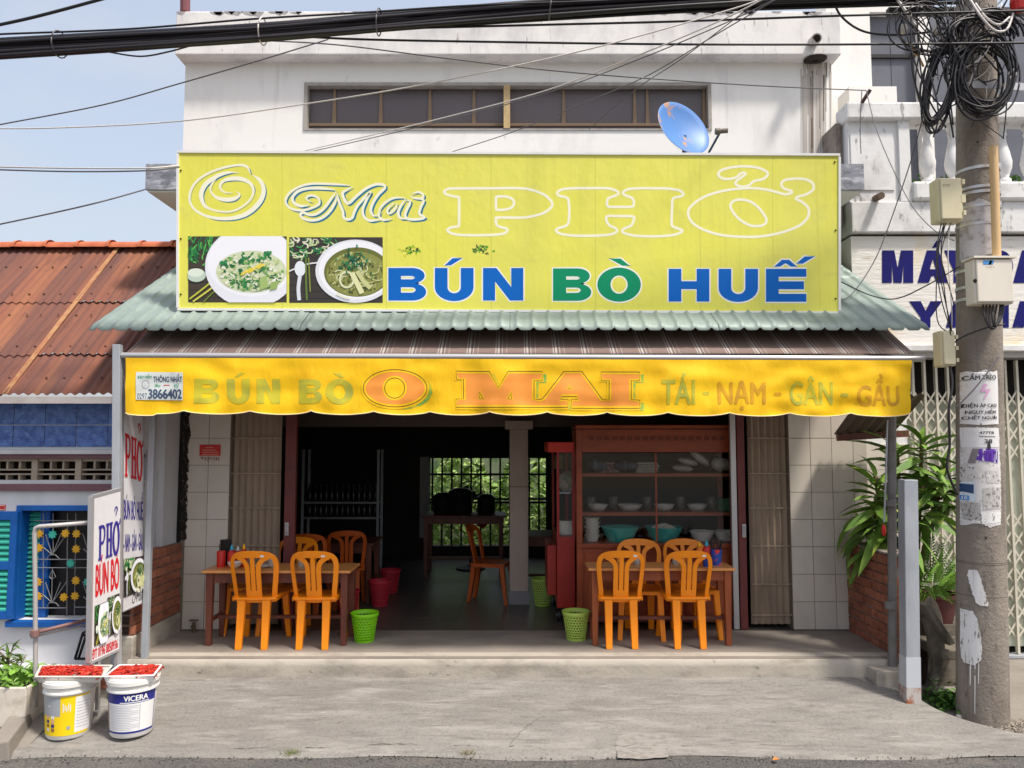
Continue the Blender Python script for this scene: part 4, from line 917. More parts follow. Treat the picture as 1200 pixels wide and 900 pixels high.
# ---------------------------------------------------------------- tables
def table(x0, x1, y0, y1, h, label, mt, ml, group='wooden eatery tables'):
    t_ = thing('dining_table', label, 'table', ((x0 + x1) / 2, (y0 + y1) / 2, 0), group)
    part(MB().box(x0 - .03, x1 + .03, y0 - .03, y1 + .03, h - .022, h), 'tabletop', mt, t_, bevel=.004)
    for x in (x0 + .028, x1 - .028):
        for y in (y0 + .03, y1 - .03):
            part(MB().hexa([(x - .022, y - .022, 0), (x + .022, y - .022, 0), (x + .022, y + .022, 0), (x - .022, y + .022, 0), (x - .03, y - .03, h - .022), (x + .03, y - .03, h - .022), (x + .03, y + .03, h - .022), (x - .03, y + .03, h - .022)]), 'leg', ml, t_, bevel=.003)
    for y in (y0 + .03, y1 - .03): part(MB().box(x0 + .058, x1 - .058, y - .012, y + .012, h - .11, h - .0225), 'apron', ml, t_)
    for x in (x0 + .028, x1 - .028):
        part(MB().box(x - .012, x + .012, y0 + .06, y1 - .06, h - .11, h - .0225), 'apron', ml, t_)
        part(MB().box(x - .014, x + .014, y0 + .052, y1 - .052, .19, .22), 'side_stretcher', M_wooddk, t_)
    part(MB().box(x0 + .045, x1 - .045, (y0 + y1) / 2 - .02, (y0 + y1) / 2 + .02, .192, .218), 'stretcher', M_wooddk, t_)
    return t_
TY = 6.64
tx0, tx1 = (247 - 600) / 900 * TY, (410 - 600) / 900 * TY
table(tx0, tx1, TY, TY + .36, .632, 'brown wooden table with red sauce bottles, by the tiled column', M_top, M_wooddk)
qx0, qx1 = (692 - 600) / 900 * TY, (853 - 600) / 900 * TY
table(qx0, qx1, TY, TY + .29, .652, 'reddish wooden table pushed up to the glass cabinet', M_top, M_wood)
table(at_(345, 8.3), at_(436, 8.3), 8.34, 8.9, .64, 'dark wooden table in the dim room behind the first table', M_wooddk, M_wooddk)
table(.1, .95, 8.62, 9.2, .68, 'dark wooden table behind the inner pillar', M_wooddk, M_wooddk)

# things on the tables
def lathed(name, prof, x, y, z, m_, label, cat, group=None, n=18, **kw):
    return single(MB().lathe(prof, (x, y, z), n, cap1=True), name, m_, label, cat, group, loc=(x, y, z), smooth=True, auto=50, **kw)
def at(px, Y): return (px - 600) / 900 * Y
def squeeze(px, Y, z, h, r, mb_, mc, label):
    x = at(px, Y); o = lathed('sauce_bottle', [(r * .95, 0), (r, h * .05), (r, h * .62), (r * .8, h * .72), (r * .45, h * .76)], x, Y, z, mb_, label, 'bottle', 'sauce bottles on the tables')
    part(MB().lathe([(r * .5, h * .762), (r * .42, h * .84), (r * .14, h), (.001, h)], (x, Y, z), 12), 'nozzle', mc, o, smooth=True)
    return o
M_yel = mat('yellow_cap', S(240, 180, 20), .4); M_cyan = mat('cyan_cap', S(60, 170, 200), .4); M_blk = mat('black_plastic', S(30, 27, 28), .45)
o = lathed('chopstick_cup', [(.036, 0), (.038, .13), (.034, .14)], at(264, 6.81), 6.81, .632, M_red, 'red chopstick cup at the wall end of the first table', 'cup')
for k in range(3): part(MB().tube([(at(264, 6.81) + .01 * k - .01, 6.81, .70), (at(264, 6.81) - .02 + .02 * k, 6.81 + .01 * k, .632 + .2 + .012 * k)], .003, 5), 'chopstick', M_blk, o)
o = lathed('chopstick_box', [(.05, 0), (.052, .22)], at(269, 6.94), 6.94, .632, M_blk, 'black chopstick box behind the red cup', 'box', n=4)
squeeze(276, 6.82, .632, .19, .034, M_red, M_cyan, 'red squeeze bottle with a pale blue nozzle on the first table')
squeeze(283, 6.88, .632, .17, .03, M_red, M_pot, 'red squeeze bottle with a white nozzle on the first table')
squeeze(290, 6.82, .632, .20, .03, M_red, M_yel, 'red squeeze bottle with a yellow nozzle on the first table')
lathed('soup_bowl', [(.02, 0), (.05, .025), (.062, .055), (.058, .053), (.02, .02)], at(280, 6.73), 6.73, .632, M_pot, 'white bowl on the first table behind the first chair', 'bowl')
lathed('saucer', [(.05, 0), (.09, .015), (.088, .016), (.04, .006)], at(313, 6.80), 6.80, .632, M_pot, 'white saucer on the first table', 'saucer')
for px, lb in ((323, 'clear glass jar with a pale lid on the first table, first of the pair'), (357, 'clear glass jar with a pale lid on the first table, by the second chair')):
    o = lathed('spice_jar', [(.026, 0), (.03, .01), (.03, .07), (.024, .08)], at(px, 6.81), 6.81, .632, mat('jar_glass', S(170, 160, 150), .15), lb, 'jar')
    part(MB().lathe([(.027, .08), (.027, .1), (.001, .1)], (at(px, 6.81), 6.81, .632), 14), 'lid', M_pot, o)
o = lathed('chopstick_cup', [(.042, 0), (.05, .135), (.046, .135)], at(836, 6.80), 6.80, .652, mat('blue_printed_cup', S(44, 84, 170), .4, [(S(220, 60, 50), (16, 16, 16), .56, .6, 1), (S(230, 230, 226), (22, 22, 14), .6, .64, 1)]), 'blue and red printed cup full of black chopsticks', 'cup')
for k in range(14):
    a_ = k * 2.4; part(MB().tube([(at(836, 6.80) + .02 * cos(a_), 6.80 + .02 * sin(a_), .71), (at(836, 6.80) + .055 * cos(a_), 6.80 + .04 * sin(a_), .652 + .20 + .02 * sin(k * 1.7))], .0032, 5), 'chopstick', M_blk, o)
squeeze(817, 6.82, .652, .20, .028, mat('orange_sauce', S(226, 120, 40), .4), M_yel, 'orange sauce bottle with a yellow nozzle by the chopsticks')
squeeze(825, 6.81, .652, .21, .034, M_red, M_cyan, 'red sauce bottle with a cyan cap by the chopsticks')
lathed('sauce_tub', [(.032, 0), (.034, .07), (.03, .07)], at(825, 6.71), 6.71, .652, mat('blue_tub', S(40, 70, 160), .4, [(S(220, 224, 230), (24, 24, 24), .6, .64, .9)]), 'small blue printed tub in front of the sauce bottles', 'tub')
for px, lb in ((744, 'small clear spice jar behind the first right-table chair'), (789, 'small clear spice jar near the middle of the right table')):
    o = lathed('spice_jar', [(.026, 0), (.03, .01), (.03, .06), (.022, .075)], at(px, 6.80), 6.80, .652, MATS['jar_glass'], lb, 'jar')
    part(MB().lathe([(.025, .075), (.025, .09), (.001, .09)], (at(px, 6.80), 6.80, .652), 14), 'lid', M_pot, o)

# ---------------------------------------------------------------- baskets
def basket(x, y, m_, label, h=.245, r0=.083, r1=.112, grp='perforated plastic waste baskets'):
    t_ = thing('waste_basket', label, 'basket', (x, y, 0), grp)
    b = MB(); n = 26; rows = 9
    def pt(a_, t): r = r0 + (r1 - r0) * t; return Vector((x + r * cos(a_), y + r * sin(a_), .012 + (h - .045) * t))
    for j in range(rows):
        for i in range(n):
            a0 = 2 * pi * (i + .5 * (j % 2)) / n; a1 = a0 + 2 * pi / n; t0 = j / rows; t1 = (j + 1) / rows
            o4 = [pt(a0, t0), pt(a1, t0), pt(a1, t1), pt(a0, t1)]; c_ = (o4[0] + o4[1] + o4[2] + o4[3]) / 4
            i4 = [c_ + (p_ - c_) * .64 for p_ in o4]
            b.add(o4 + i4, [(0, 1, 5, 4), (1, 2, 6, 5), (2, 3, 7, 6), (3, 0, 4, 7)])
    o = part(b, 'body', m_, t_); sd = o.modifiers.new('thick', 'SOLIDIFY'); sd.thickness = .004
    part(MB().lathe([(r1 - .002, h - .035), (r1 + .006, h - .03), (r1 + .012, h - .004), (r1 + .01, h), (r1 + .004, h), (r1 - .004, h - .03)], (x, y, 0), 34, cap0=False), 'rim', m_, t_, smooth=True)
    part(MB().lathe([(r0, 0), (r0 + .003, .014)], (x, y, 0), 34, cap1=True), 'base', m_, t_)
    return t_
M_lime = mat('lime_plastic', S(126, 200, 24), .4); M_pgreen = mat('pale_green_plastic', S(172, 198, 88), .45); M_dred = mat('red_basket_plastic', S(190, 44, 60), .45)
p_ = gx(427, 751); basket(p_.x, p_.y, M_lime, 'bright green perforated basket beside the first table')
p_ = gx(675, 749); basket(p_.x, p_.y, M_pgreen, 'pale green perforated basket before the red cart')
p_ = gx(636, 709); basket(p_.x, p_.y, M_pgreen, 'dim green perforated basket behind the inner pillar', .28)
p_ = gx(445, 709); basket(p_.x, p_.y, M_dred, 'red perforated basket in the dim room, in the open', .26)
p_ = gx(412, 720); basket(p_.x - .04, p_.y, M_dred, 'red perforated basket just behind the leg of the first table', .24)
p_ = gx(457, 694); basket(p_.x, p_.y, M_dred, 'red perforated basket deepest in the dim room', .26)

# ---------------------------------------------------------------- glass cabinet
KY = 7.36
kx0, kx1 = at(675, KY), at(861, KY); kd = .52; KB = .06
zTop = P(0, 498, KY).z; z1_, z2_, z3_ = P(0, 555, KY).z, P(0, 601, KY).z, P(0, 637, KY).z
CB = thing('display_cabinet', 'wood and glass food cabinet with bowls and basins on its shelves', 'cabinet', ((kx0 + kx1) / 2, KY + kd / 2, 0))
pw = .055
for x in (kx0, kx1 - pw):
    for y in (KY, KY + kd - pw): part(MB().box(x, x + pw, y, y + pw, 0, zTop - .04), 'corner_post', M_cab, CB, bevel=.004)
part(MB().box(kx0 - .006, kx1 + .006, KY - .008, KY + kd + .01, zTop - .035, zTop), 'cabinet_top', M_cab, CB, bevel=.006)
part(MB().box(kx0 + pw, kx1 - pw, KY + .012, KY + .04, P(0, 530, KY).z, zTop - .042), 'header_board', M_cab, CB)
q = MB(); 
for k, px in enumerate(range(690, 850, 9)):
    q.add([P(px, 511, KY + .009), P(px + 6, 511, KY + .009), P(px + 6, 516, KY + .009), P(px, 516, KY + .009)], [(0, 1, 2, 3)])
part(q, 'worn_lettering', mat('worn_letter', S(116, 52, 30), .5), CB)
for z in (z1_, z2_): part(MB().box(kx0 + pw, kx1 - pw, KY + .03, KY + kd - .02, z - .03, z), 'shelf', M_cab, CB)
part(MB().box(kx0 + .001, kx1 - .001, KY - .012, KY + kd, z3_ - .04, z3_), 'counter', M_cab, CB, bevel=.004)
part(MB().box(kx0 + pw, kx1 - pw, KY + .02, KY + .04, KB, z3_ - .042), 'lower_panel', M_cab, CB)
for k in range(3):
    xa = kx0 + pw + .03 + k * (kx1 - kx0 - 2 * pw) / 3; xb = xa + (kx1 - kx0 - 2 * pw) / 3 - .06
    part(MB().box(xa, xb, KY + .008, KY + .0195, KB + .05, z3_ - .1), 'door_panel', M_cab, CB, bevel=.005)
part(MB().box(kx0 + pw, kx1 - pw, KY + .015, KY + .05, KB - .03, KB - .002), 'plinth', M_wooddk, CB)
part(MB().box(kx0 + pw, kx1 - pw, KY + kd - .02, KY + kd - .01, KB, zTop - .05), 'back_panel', mat('cabinet_back', S(26, 20, 20), .8), CB)
part(MB().box(kx0 + pw, kx1 - pw, KY + .016, KY + .020, z3_ + .002, P(0, 531, KY).z), 'glass_pane', M_glass, CB)
part(MB().box((kx0 + kx1) / 2 - .008, (kx0 + kx1) / 2 + .008, KY + .012, KY + .025, z3_ + .001, P(0, 531, KY).z), 'glass_edge', M_cab, CB)
def bowlp(r, h, f=.55): return [(r * f, 0), (r * .8, h * .45), (r, h), (r * .97, h), (r * .76, h * .5), (r * .5, h * .12), (.001, h * .1)]
cy = KY + .25
for k, px in enumerate((700, 737, 777, 815)):
    lathed('enamel_bowl', bowlp(.10 if k != 1 else .125, .06), at(px, cy), cy, z2_, M_pot, ['white enamel bowl on the middle cabinet shelf, at the cart end', 'widest white bowl on the middle cabinet shelf', 'white enamel bowl on the middle cabinet shelf, third from the cart end', 'white enamel bowl on the middle cabinet shelf, next to the green pot'][k], 'bowl', 'bowls on the cabinet shelf')
lathed('green_pot', [(.07, 0), (.075, .12), (.07, .12)], at(848, cy), cy, z2_, mat('dk_green', S(50, 96, 66), .5), 'dark green pot at the end of the middle cabinet shelf', 'pot')
for px, lb in ((725, 'teal plastic basin on the cabinet counter, nearer the white bowl stack'), (776, 'teal plastic basin heaped with white noodles in the cabinet')):
    lathed('plastic_basin', bowlp(.185, .135, .6), at(px, cy - .02), cy - .02, z3_, M_teal_pl, lb, 'basin', 'teal basins in the cabinet', n=28)
nd_ = MB(); cx_ = at(776, cy - .02)
for k in range(60):
    a_ = R.uniform(0, 2 * pi); rr_ = R.uniform(.02, .13); c_ = Vector((cx_ + rr_ * cos(a_) * .7, cy - .02 + rr_ * sin(a_) * .7, z3_ + .12 + .03 * (1 - rr_ / .14)))
    nd_.tube([c_ + Vector((R.uniform(-.05, .05), R.uniform(-.05, .05), -.01)), c_ + Vector((0, 0, .018)), c_ + Vector((R.uniform(-.05, .05), R.uniform(-.05, .05), -.008))], .006, 5)
part(nd_, 'rice_noodles', mat('noodle', S(226, 214, 196), .6), kind='stuff')
for k in range(5):
    lathed('stacked_bowl', bowlp(.078, .06, .7), at(693, cy - .04), cy - .04, z3_ + k * .042, M_pot, 'white bowl in the stack at the cart end of the cabinet counter' if k < 4 else 'top white bowl of the stack on the cabinet counter', 'bowl', 'stacked white bowls', n=20)
for px, lb in ((820, 'flowered white enamel basin in the cabinet behind the chopsticks'), (848, 'flowered white enamel basin at the gate end of the cabinet counter')):
    lathed('enamel_basin', bowlp(.125, .09, .6), at(px, cy), cy, z3_, mat('flowered_enamel', S(220, 212, 204), .3, [(S(176, 70, 60), 30, .66, .7, .9)]), lb, 'basin')
M_cloth = mat('white_bagged_food', S(196, 186, 176), .6, [(S(160, 150, 142), 14, .45, .7, .6)])
def lump(px, py, rx, rz, lab, m_, rot=0):
    b = MB(); c_ = P(px, py, cy - .04)
    b.grid(lambda u, v: c_ + Matrix.Rotation(rot, 3, 'Y') @ Vector((rx * sin(v * pi) * cos(2 * pi * u), .09 * sin(v * pi) * sin(2 * pi * u), rz * cos(v * pi))) * (1 + .12 * mnoise.noise((u * 5, v * 4, px))), 16, 10)
    single(b, 'food_bag', m_, lab, 'bag', 'bags on the top cabinet shelf', smooth=True)
lump(800, 549, .10, .035, 'white bag lying lowest on the top cabinet shelf', M_cloth, .1); lump(806, 541, .10, .035, 'white bag lying slanted on the other bags in the cabinet', M_cloth, .25)
lump(820, 537, .11, .04, 'white bag leaning upright on the top cabinet shelf', M_cloth, .7); lump(845, 544, .10, .07, 'roundest white bag at the end of the top cabinet shelf', M_cloth)
M_strip = mat('striped_cloth', S(96, 108, 122), .8, [(S(64, 74, 90), (26, 1, 1), .48, .52, 1)])
lump(733, 546, .12, .05, 'dark striped cloth bundle in the middle of the top cabinet shelf', M_strip)
lump(700, 545, .10, .06, 'dark cloth bundle at the cart end of the top cabinet shelf', M_strip, .2)
for k, (px, lb) in enumerate(((712, 'low pile of folded pinkish cloth on the top cabinet shelf'), (757, 'folded pale cloth between the dark bundles and the white bags'))):
    fc_ = MB(); a = P(px, 553, cy + .06)
    for q_ in range(4): fc_.box(a.x - .11 + .006 * (q_ % 2), a.x + .10 + .008 * (q_ % 3), a.y - .09, a.y + .08, z1_ + q_ * .026, z1_ + q_ * .026 + .023)
    single(fc_, 'folded_cloth', [mat('pink_cloth', S(150, 104, 100), .85, [(S(190, 176, 170), (40, 1, 60), .5, .56, .8)]), M_cloth][k], lb, 'cloth', bevel=.006)
for k, px in enumerate((692, 718, 757, 796, 832)):
    lathed('glass_jar', [(.045, 0), (.05, .01), (.05, .11), (.04, .13)], at(px, cy + .13), cy + .13, z2_, mat('jar_tint', S(96, 88, 80), .2), ['dim jar behind the bowl nearest the cart', 'dim jar behind the widest white bowl', 'dim jar between the second and third shelf bowls', 'dim jar between the third and fourth shelf bowls', 'dim jar beside the green pot'][k], 'jar', 'jars at the back of the middle cabinet shelf')
# red cart at the cabinet's side
CT = thing('food_cart', 'dark red glass-topped food cart on castors beside the cabinet', 'cart', P(662, 720, 7.62))
cy0 = 7.46; c0x, c1x = at(652, cy0), kx0 - .008
part(MB().box(c0x, c1x, cy0, cy0 + .9, .14, P(0, 629, cy0).z), 'cart_body', M_redcart, CT, bevel=.006)
zc = P(0, 629, cy0).z; zc2 = P(0, 530, cy0).z
for x in (c0x, c1x - .025):
    for y in (cy0, cy0 + .875): part(MB().box(x, x + .025, y, y + .025, zc, zc2), 'cart_post', M_redcart, CT)
part(MB().box(at(642, cy0), c1x, cy0 - .02, cy0 + .92, zc2, P(0, 518, cy0).z), 'cart_roof', mat('bright_red_roof', S(196, 46, 30), .45), CT, bevel=.006)
part(MB().box(c0x + .026, c1x - .026, cy0 + .008, cy0 + .012, zc + .002, zc2 - .002), 'glass_pane', M_glass, CT)
part(MB().box(c0x + .03, c1x - .03, cy0 + .1, cy0 + .5, (zc + zc2) / 2, (zc + zc2) / 2 + .012), 'cart_shelf', M_steel, CT)
part(MB().box(c0x - .09, c0x - .002, cy0 + .06, cy0 + .6, .25, P(0, 640, cy0).z), 'side_box', M_redcart, CT, bevel=.006)
for y in (cy0 + .08, cy0 + .8):
    w_ = part(MB().lathe([(.02, -.02), (.052, -.02), (.06, -.012), (.06, .012), (.052, .02), (.02, .02)], (c0x + .02, y, .061), 18, M=Matrix.Rotation(pi / 2, 3, 'Y'), cap1=True), 'castor', M_blk, CT)
    part(MB().lathe([(.026, -.023), (.026, .023)], (c0x + .02, y, .061), 12, M=Matrix.Rotation(pi / 2, 3, 'Y'), cap1=True), 'hub', M_steel, w_)
lathed('white_tub', [(.07, 0), (.075, .13), (.07, .13)], at(663, 7.7), 7.7, zc, M_pot, 'white tub on the lower deck of the red cart', 'tub', n=16)
lathed('bagged_greens', [(.05, 0), (.085, .05), (.08, .16), (.03, .2)], at(664, 7.7), 7.7, (zc + zc2) / 2 + .013, mat('bag_pale', S(150, 140, 136), .5, [(S(70, 110, 70), 20, .5, .6, .8)]), 'pale bag on the upper deck of the red cart', 'bag')

# ---------------------------------------------------------------- dim room
RK = thing('bottle_shelf', 'dark metal shelf of bottles at the back of the dim room', 'shelf', (at(398, 10.4), 10.4, 0))
sx0, sx1 = at(358, 10.3), at(445, 10.3)
for x in (sx0, sx1):
    for y in (10.25, 10.55): part(MB().box(x - .015, x + .015, y - .015, y + .015, 0, 1.62), 'upright', M_greypaint, RK)
shz = [P(0, 640, 10.3).z, P(0, 606, 10.3).z, P(0, 588, 10.3).z]
for z in shz: part(MB().box(sx0, sx1, 10.24, 10.56, z - .02, z), 'shelf_board', M_greypaint, RK)
M_bot = mat('dark_bottle_glass', S(46, 40, 44), .15)
b0 = None
for zi, z in enumerate(shz[1:]):
    for k in range(13):
        x = sx0 + .06 + k * (sx1 - sx0 - .12) / 12
        if b0 is None:
            b0 = lathed('glass_bottle', [(.03, 0), (.032, .01), (.032, .14), (.013, .18), (.012, .22), (.014, .23)], x, 10.38, z, M_bot, 'dark glass bottle in the lower row on the metal shelf', 'bottle', 'bottles on the metal shelf', n=10)
        else:
            c = b0.copy(); COL.objects.link(c); c.location = (x, 10.38, z); c['label'] = 'dark glass bottle in the %s row on the metal shelf' % ('upper' if zi else 'lower')
FN = thing('pedestal_fan', 'dark pedestal fan standing before the window grille', 'fan', (at(552, 10.6), 10.6, 0))
fx = at(552, 10.6); fz = P(0, 581, 10.6).z
part(MB().lathe([(.2, 0), (.2, .02), (.05, .05)], (fx, 10.6, 0), 20), 'base', M_iron, FN); part(MB().tube([(fx, 10.6, .04), (fx, 10.6, fz)], .016, 8), 'pole', M_iron, FN)
part(MB().lathe([(.07, -.1), (.08, 0), (.05, .05)], (fx, 10.6, fz), 16, M=Matrix.Rotation(pi / 2, 3, 'X'), cap1=True), 'motor', M_iron, FN)
cg = MB()
for k in range(20): cg.tube([(fx, 10.5, fz), (fx + .11 * cos(k * pi / 10), 10.46, fz + .11 * sin(k * pi / 10)), (fx + .2 * cos(k * pi / 10), 10.55, fz + .2 * sin(k * pi / 10))], .003, 4)
cg.tube([(fx + .2 * cos(k * pi / 12), 10.55, fz + .2 * sin(k * pi / 12)) for k in range(25)], .006, 5); part(cg, 'cage', M_iron, FN)
for k in range(3):
    a_ = k * 2 * pi / 3; part(MB().add([(fx, 10.53, fz), (fx + .16 * cos(a_ - .35), 10.52, fz + .16 * sin(a_ - .35)), (fx + .17 * cos(a_ + .3), 10.545, fz + .17 * sin(a_ + .3))], [(0, 1, 2)]), 'blade', M_blk, FN)
# work counter with pots
table(at(500, 10.2), at(590, 10.2), 9.95, 10.5, .78, 'dark work table under the window grille', M_wooddk, M_wooddk)
for k, (px, r_, h_) in enumerate(((520, .13, .22), (540, .16, .28), (570, .12, .2))):
    lathed('cooking_pot', [(r_ * .9, 0), (r_, .02), (r_, h_), (r_ * 1.05, h_ + .01), (r_ * .6, h_ + .05), (.03, h_ + .06)], at(px, 10.2), 10.2, .78, mat('dark_pot', S(50, 46, 48), .3, metal=.5), ['smallest-lidded dark pot at the jamb end of the work table', 'tallest dark pot in the middle of the work table', 'dark pot below the red bag on the work table'][k], 'pot', 'pots on the work table')
rb = MB(); c_ = P(565, 606, 11.0)
rb.grid(lambda u, v: c_ + Vector((.12 * (sin(v * pi) ** .6) * cos(2 * pi * u), .05 * sin(v * pi) * sin(2 * pi * u), .16 - .32 * v)), 14, 8)
single(rb, 'red_bag', M_red, 'red bag hanging in front of the window grille', 'bag', smooth=True)
# garden behind the house
gd = MB(); rg = random.Random(11)
for k in range(7000):
    c_ = Vector((rg.uniform(-3.2, 2.4), rg.uniform(13.2, 15.2), 0)); c_.z = rg.uniform(-.4, 1.9) * (.75 + .25 * sin(c_.x * 5)); s_ = rg.uniform(.05, .13)
    d1 = Vector((rg.uniform(-1, 1), rg.uniform(-1, .3), rg.uniform(-.4, 1))).normalized(); d2 = d1.cross(Vector((rg.uniform(-1, 1), rg.uniform(-1, 1), rg.uniform(-1, 1)))).normalized()
    gd.add([c_ - d1 * s_, c_ + d2 * s_ * .35, c_ + d1 * s_, c_ - d2 * s_ * .35], [(0, 1, 2, 3)])
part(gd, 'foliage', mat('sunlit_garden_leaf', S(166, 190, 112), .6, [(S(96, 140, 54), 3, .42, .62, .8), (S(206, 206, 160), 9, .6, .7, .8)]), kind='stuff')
single(MB().box(-4, 4, 15.6, 15.8, -.6, 1.75), 'garden_wall', mat('mossy_wall', S(120, 128, 108), .9, [(S(70, 96, 56), 3, .45, .65, .8)]), 'pale garden wall seen behind the plants through the grille', 'wall')

# ---------------------------------------------------------------- left house
LY = 6.5
LH = thing('rust_roof_house', 'single-storey house with rusty tin roof and blue tiled band', 'house', (-5, LY, -.3))
lx1 = -3.16; lxa = -7.5
wz = [P(0, 726, LY).z, P(0, 592, LY).z]; wX0, wX1 = at(27, LY), at(135, LY)
w = MB(); w.box(lxa, wX0, LY, LY + .2, -.4, 1.40); w.box(wX1, lx1, LY, LY + .2, -.4, 1.40); w.box(wX0, wX1, LY, LY + .2, wz[1], 1.40); w.box(wX0, wX1, LY, LY + .2, -.4, wz[0])
w.box(lxa, lx1, LY + .2, LY + .4, -.4, 2.05)
part(w, 'front_wall', M_left, LH)
part(MB().box(lx1 - .2, lx1 + .055, LY + .4, 7.19, -.4, 2.3), 'side_wall', M_left, LH)
bz0, bz1 = P(0, 524, LY).z, P(0, 472, LY).z
part(MB().box(lxa, lx1, LY + .003, LY + .2, bz0 - .02, bz1 + .02), 'tile_backing', mat('white_grout', S(206, 206, 210), .8), LH)
M_btile = mat('blue_marbled_tile', S(88, 120, 184), .22, [(S(52, 80, 144), (14, 14, 18), .4, .62, .9), (S(124, 150, 200), (26, 26, 34), .56, .68, .6)], rnd=.08)
tiles(at(-19.5, LY) - .266 * 3, lx1 - .01, bz0, bz1, .266, (bz1 - bz0) / 2, LY + .002, M_btile, LH, gap=.004)
M_mauve = mat('mauve_trim', S(118, 84, 92), .7, [(S(96, 66, 74), 6, .45, .7, .5)])
part(MB().box(lxa, lx1, LY - .05, LY + .15, P(0, 532, LY).z, bz0 - .021), 'ledge', M_left, LH)
part(MB().box(lxa, lx1, LY - .02, LY + .15, P(0, 537, LY).z, P(0, 532, LY).z - .001), 'trim', M_mauve, LH)
part(MB().box(lxa, lx1, LY - .03, LY + .15, P(0, 575, LY).z, P(0, 567, LY).z), 'trim', M_mauve, LH)
# breeze block vents
M_bb = mat('vent_block_paint', S(160, 146, 130), .8, [(S(120, 106, 92), 9, .45, .7, .6)])
z0, z1 = P(0, 566.8, LY).z, P(0, 537.2, LY).z
part(MB().box(lxa, lx1 - .02, LY + .12, LY + .14, z0, z1), 'vent_dark', M_hole, LH)
for k in range(-1, 3):
    xa = at(-12 + k * 51, LY); xb = at(-12 + (k + 1) * 51, LY) - .002; vb = MB(); hh = z1 - z0; wdt = xb - xa
    vb.box(xa, xa + .05, LY + .01, LY + .1, z0, z1)
    for (q0, q1) in ((.0, .12), (.40, .46), (.66, .72), (.93, 1.0)):
        if q0 == .40: vb.box(xa + .05, xb, LY + .02, LY + .1, z1 - hh * .48, z1 - hh * .42)
        elif q0 == .66: vb.box(xa + .05, xb, LY + .02, LY + .1, z1 - hh * .66, z1 - hh * .60)
        else: vb.box(xa + .05, xb, LY + .02, LY + .1, z1 - hh * q1, z1 - hh * q0)
    for i in (1, 2):
        x = xa + .05 + (wdt - .05) * i / 3
        vb.box(x - .008, x + .008, LY + .022, LY + .098, z1 - hh * .42, z1 - hh * .12); vb.box(x - .008, x + .008, LY + .022, LY + .098, z1 - hh * .93, z1 - hh * .66)
    part(vb, 'breeze_block', M_bb, LH)
# window with flower grille
M_bluep = mat('blue_window_paint', S(14, 84, 160), .45, [(S(8, 64, 132), 7, .45, .7, .5)]); M_tealp = mat('teal_slat_paint', S(58, 168, 150), .5, [(S(40, 140, 126), 9, .45, .7, .5)])
wf = MB(); t = .045
for (x0, x1, za, zb_) in ((wX0, wX0 + t, wz[0], wz[1]), (wX1 - t, wX1, wz[0], wz[1]), (wX0 + t, wX1 - t, wz[1] - t, wz[1])): wf.box(x0, x1, LY - .03, LY + .1, za, zb_)
wf.box(wX0 - .03, wX1 + .02, LY - .06, LY + .1, wz[0] - .05, wz[0] - .001)
WN = part(wf, 'window_frame', M_bluep, LH, bevel=.004)
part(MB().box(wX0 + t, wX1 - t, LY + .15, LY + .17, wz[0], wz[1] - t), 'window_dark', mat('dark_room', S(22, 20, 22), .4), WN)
for k in range(22):
    z = wz[0] + .02 + k * (wz[1] - wz[0] - .08) / 22
    part(MB().hexa([(wX0 + t, LY + .08, z), (wX0 + t + .10, LY + .08, z), (wX0 + t + .10, LY + .11, z + .03), (wX0 + t, LY + .11, z + .03), (wX0 + t, LY + .08, z + .006), (wX0 + t + .1, LY + .08, z + .006), (wX0 + t + .1, LY + .11, z + .036), (wX0 + t, LY + .11, z + .036)]), 'slat', M_tealp, WN)
part(MB().box(wX0 + t + .102, wX0 + t + .18, LY + .07, LY + .11, wz[0], wz[1] - t), 'inner_stile', M_bluep, WN)
M_gr = mat('pale_iron', S(128, 128, 130), .5); M_fy = mat('yellow_flower_paint', S(206, 156, 36), .5)
grl = MB(); fg = lambda cx, cy_: P(cx * .1778, 580 + cy_ * .1778, LY + .03)
for (a1, a2, b1, b2) in ((230, 170, 580, 170), (230, 425, 580, 425), (230, 480, 580, 480), (230, 745, 440, 745), (490, 740, 580, 740), (445, 120, 440, 790), (500, 120, 490, 790), (350, 120, 350, 395), (345, 480, 340, 700), (285, 120, 285, 745)): grl.tube([fg(a1, a2), fg(b1, b2)], .004, 4)
for cyb, s in ((395, 1), (710, 1)):
    for (dx, dy) in ((-45, -135), (-65, -55), (55, -135), (95, -140)): grl.tube([fg(345, cyb), fg(345 + dx * .6, cyb + dy * .6), fg(345 + dx, cyb + dy)], .004, 4)
    grl.tube([fg(310, cyb + 25), fg(325, cyb), fg(365, cyb), fg(390, cyb + 25)], .004, 4)
    for (dx, dy) in ((-45, -140), (-40, -40)): grl.tube([fg(590, cyb), fg(590 + dx, cyb + dy)], .004, 4)
grl.tube([fg(325, 540), fg(345, 490), fg(366, 540), fg(345, 556), fg(325, 540)], .004, 4)
part(grl, 'grille', M_gr, WN)
for (cx, cy_, m_) in ((265, 255, M_fy), (262, 348, M_fy), (352, 260, M_tealp), (437, 253, M_fy), (510, 255, M_fy), (508, 355, M_fy), (472, 450, M_tealp), (256, 574, M_fy), (257, 667, M_fy), (427, 672, M_fy), (506, 563, M_fy), (500, 664, M_fy), (583, 572, M_tealp)):
    c_ = fg(cx, cy_); pr = [Vector((c_.x + (.030 + .006 * cos(8 * t_)) * cos(t_), 0, c_.z + (.030 + .006 * cos(8 * t_)) * sin(t_))) for t_ in [2 * pi * k / 48 for k in range(48)]]
    part(MB().prism([p_ + Vector((0, LY + .012, 0)) for p_ in pr], [p_ + Vector((0, LY + .024, 0)) for p_ in pr]), 'flower', m_, WN)
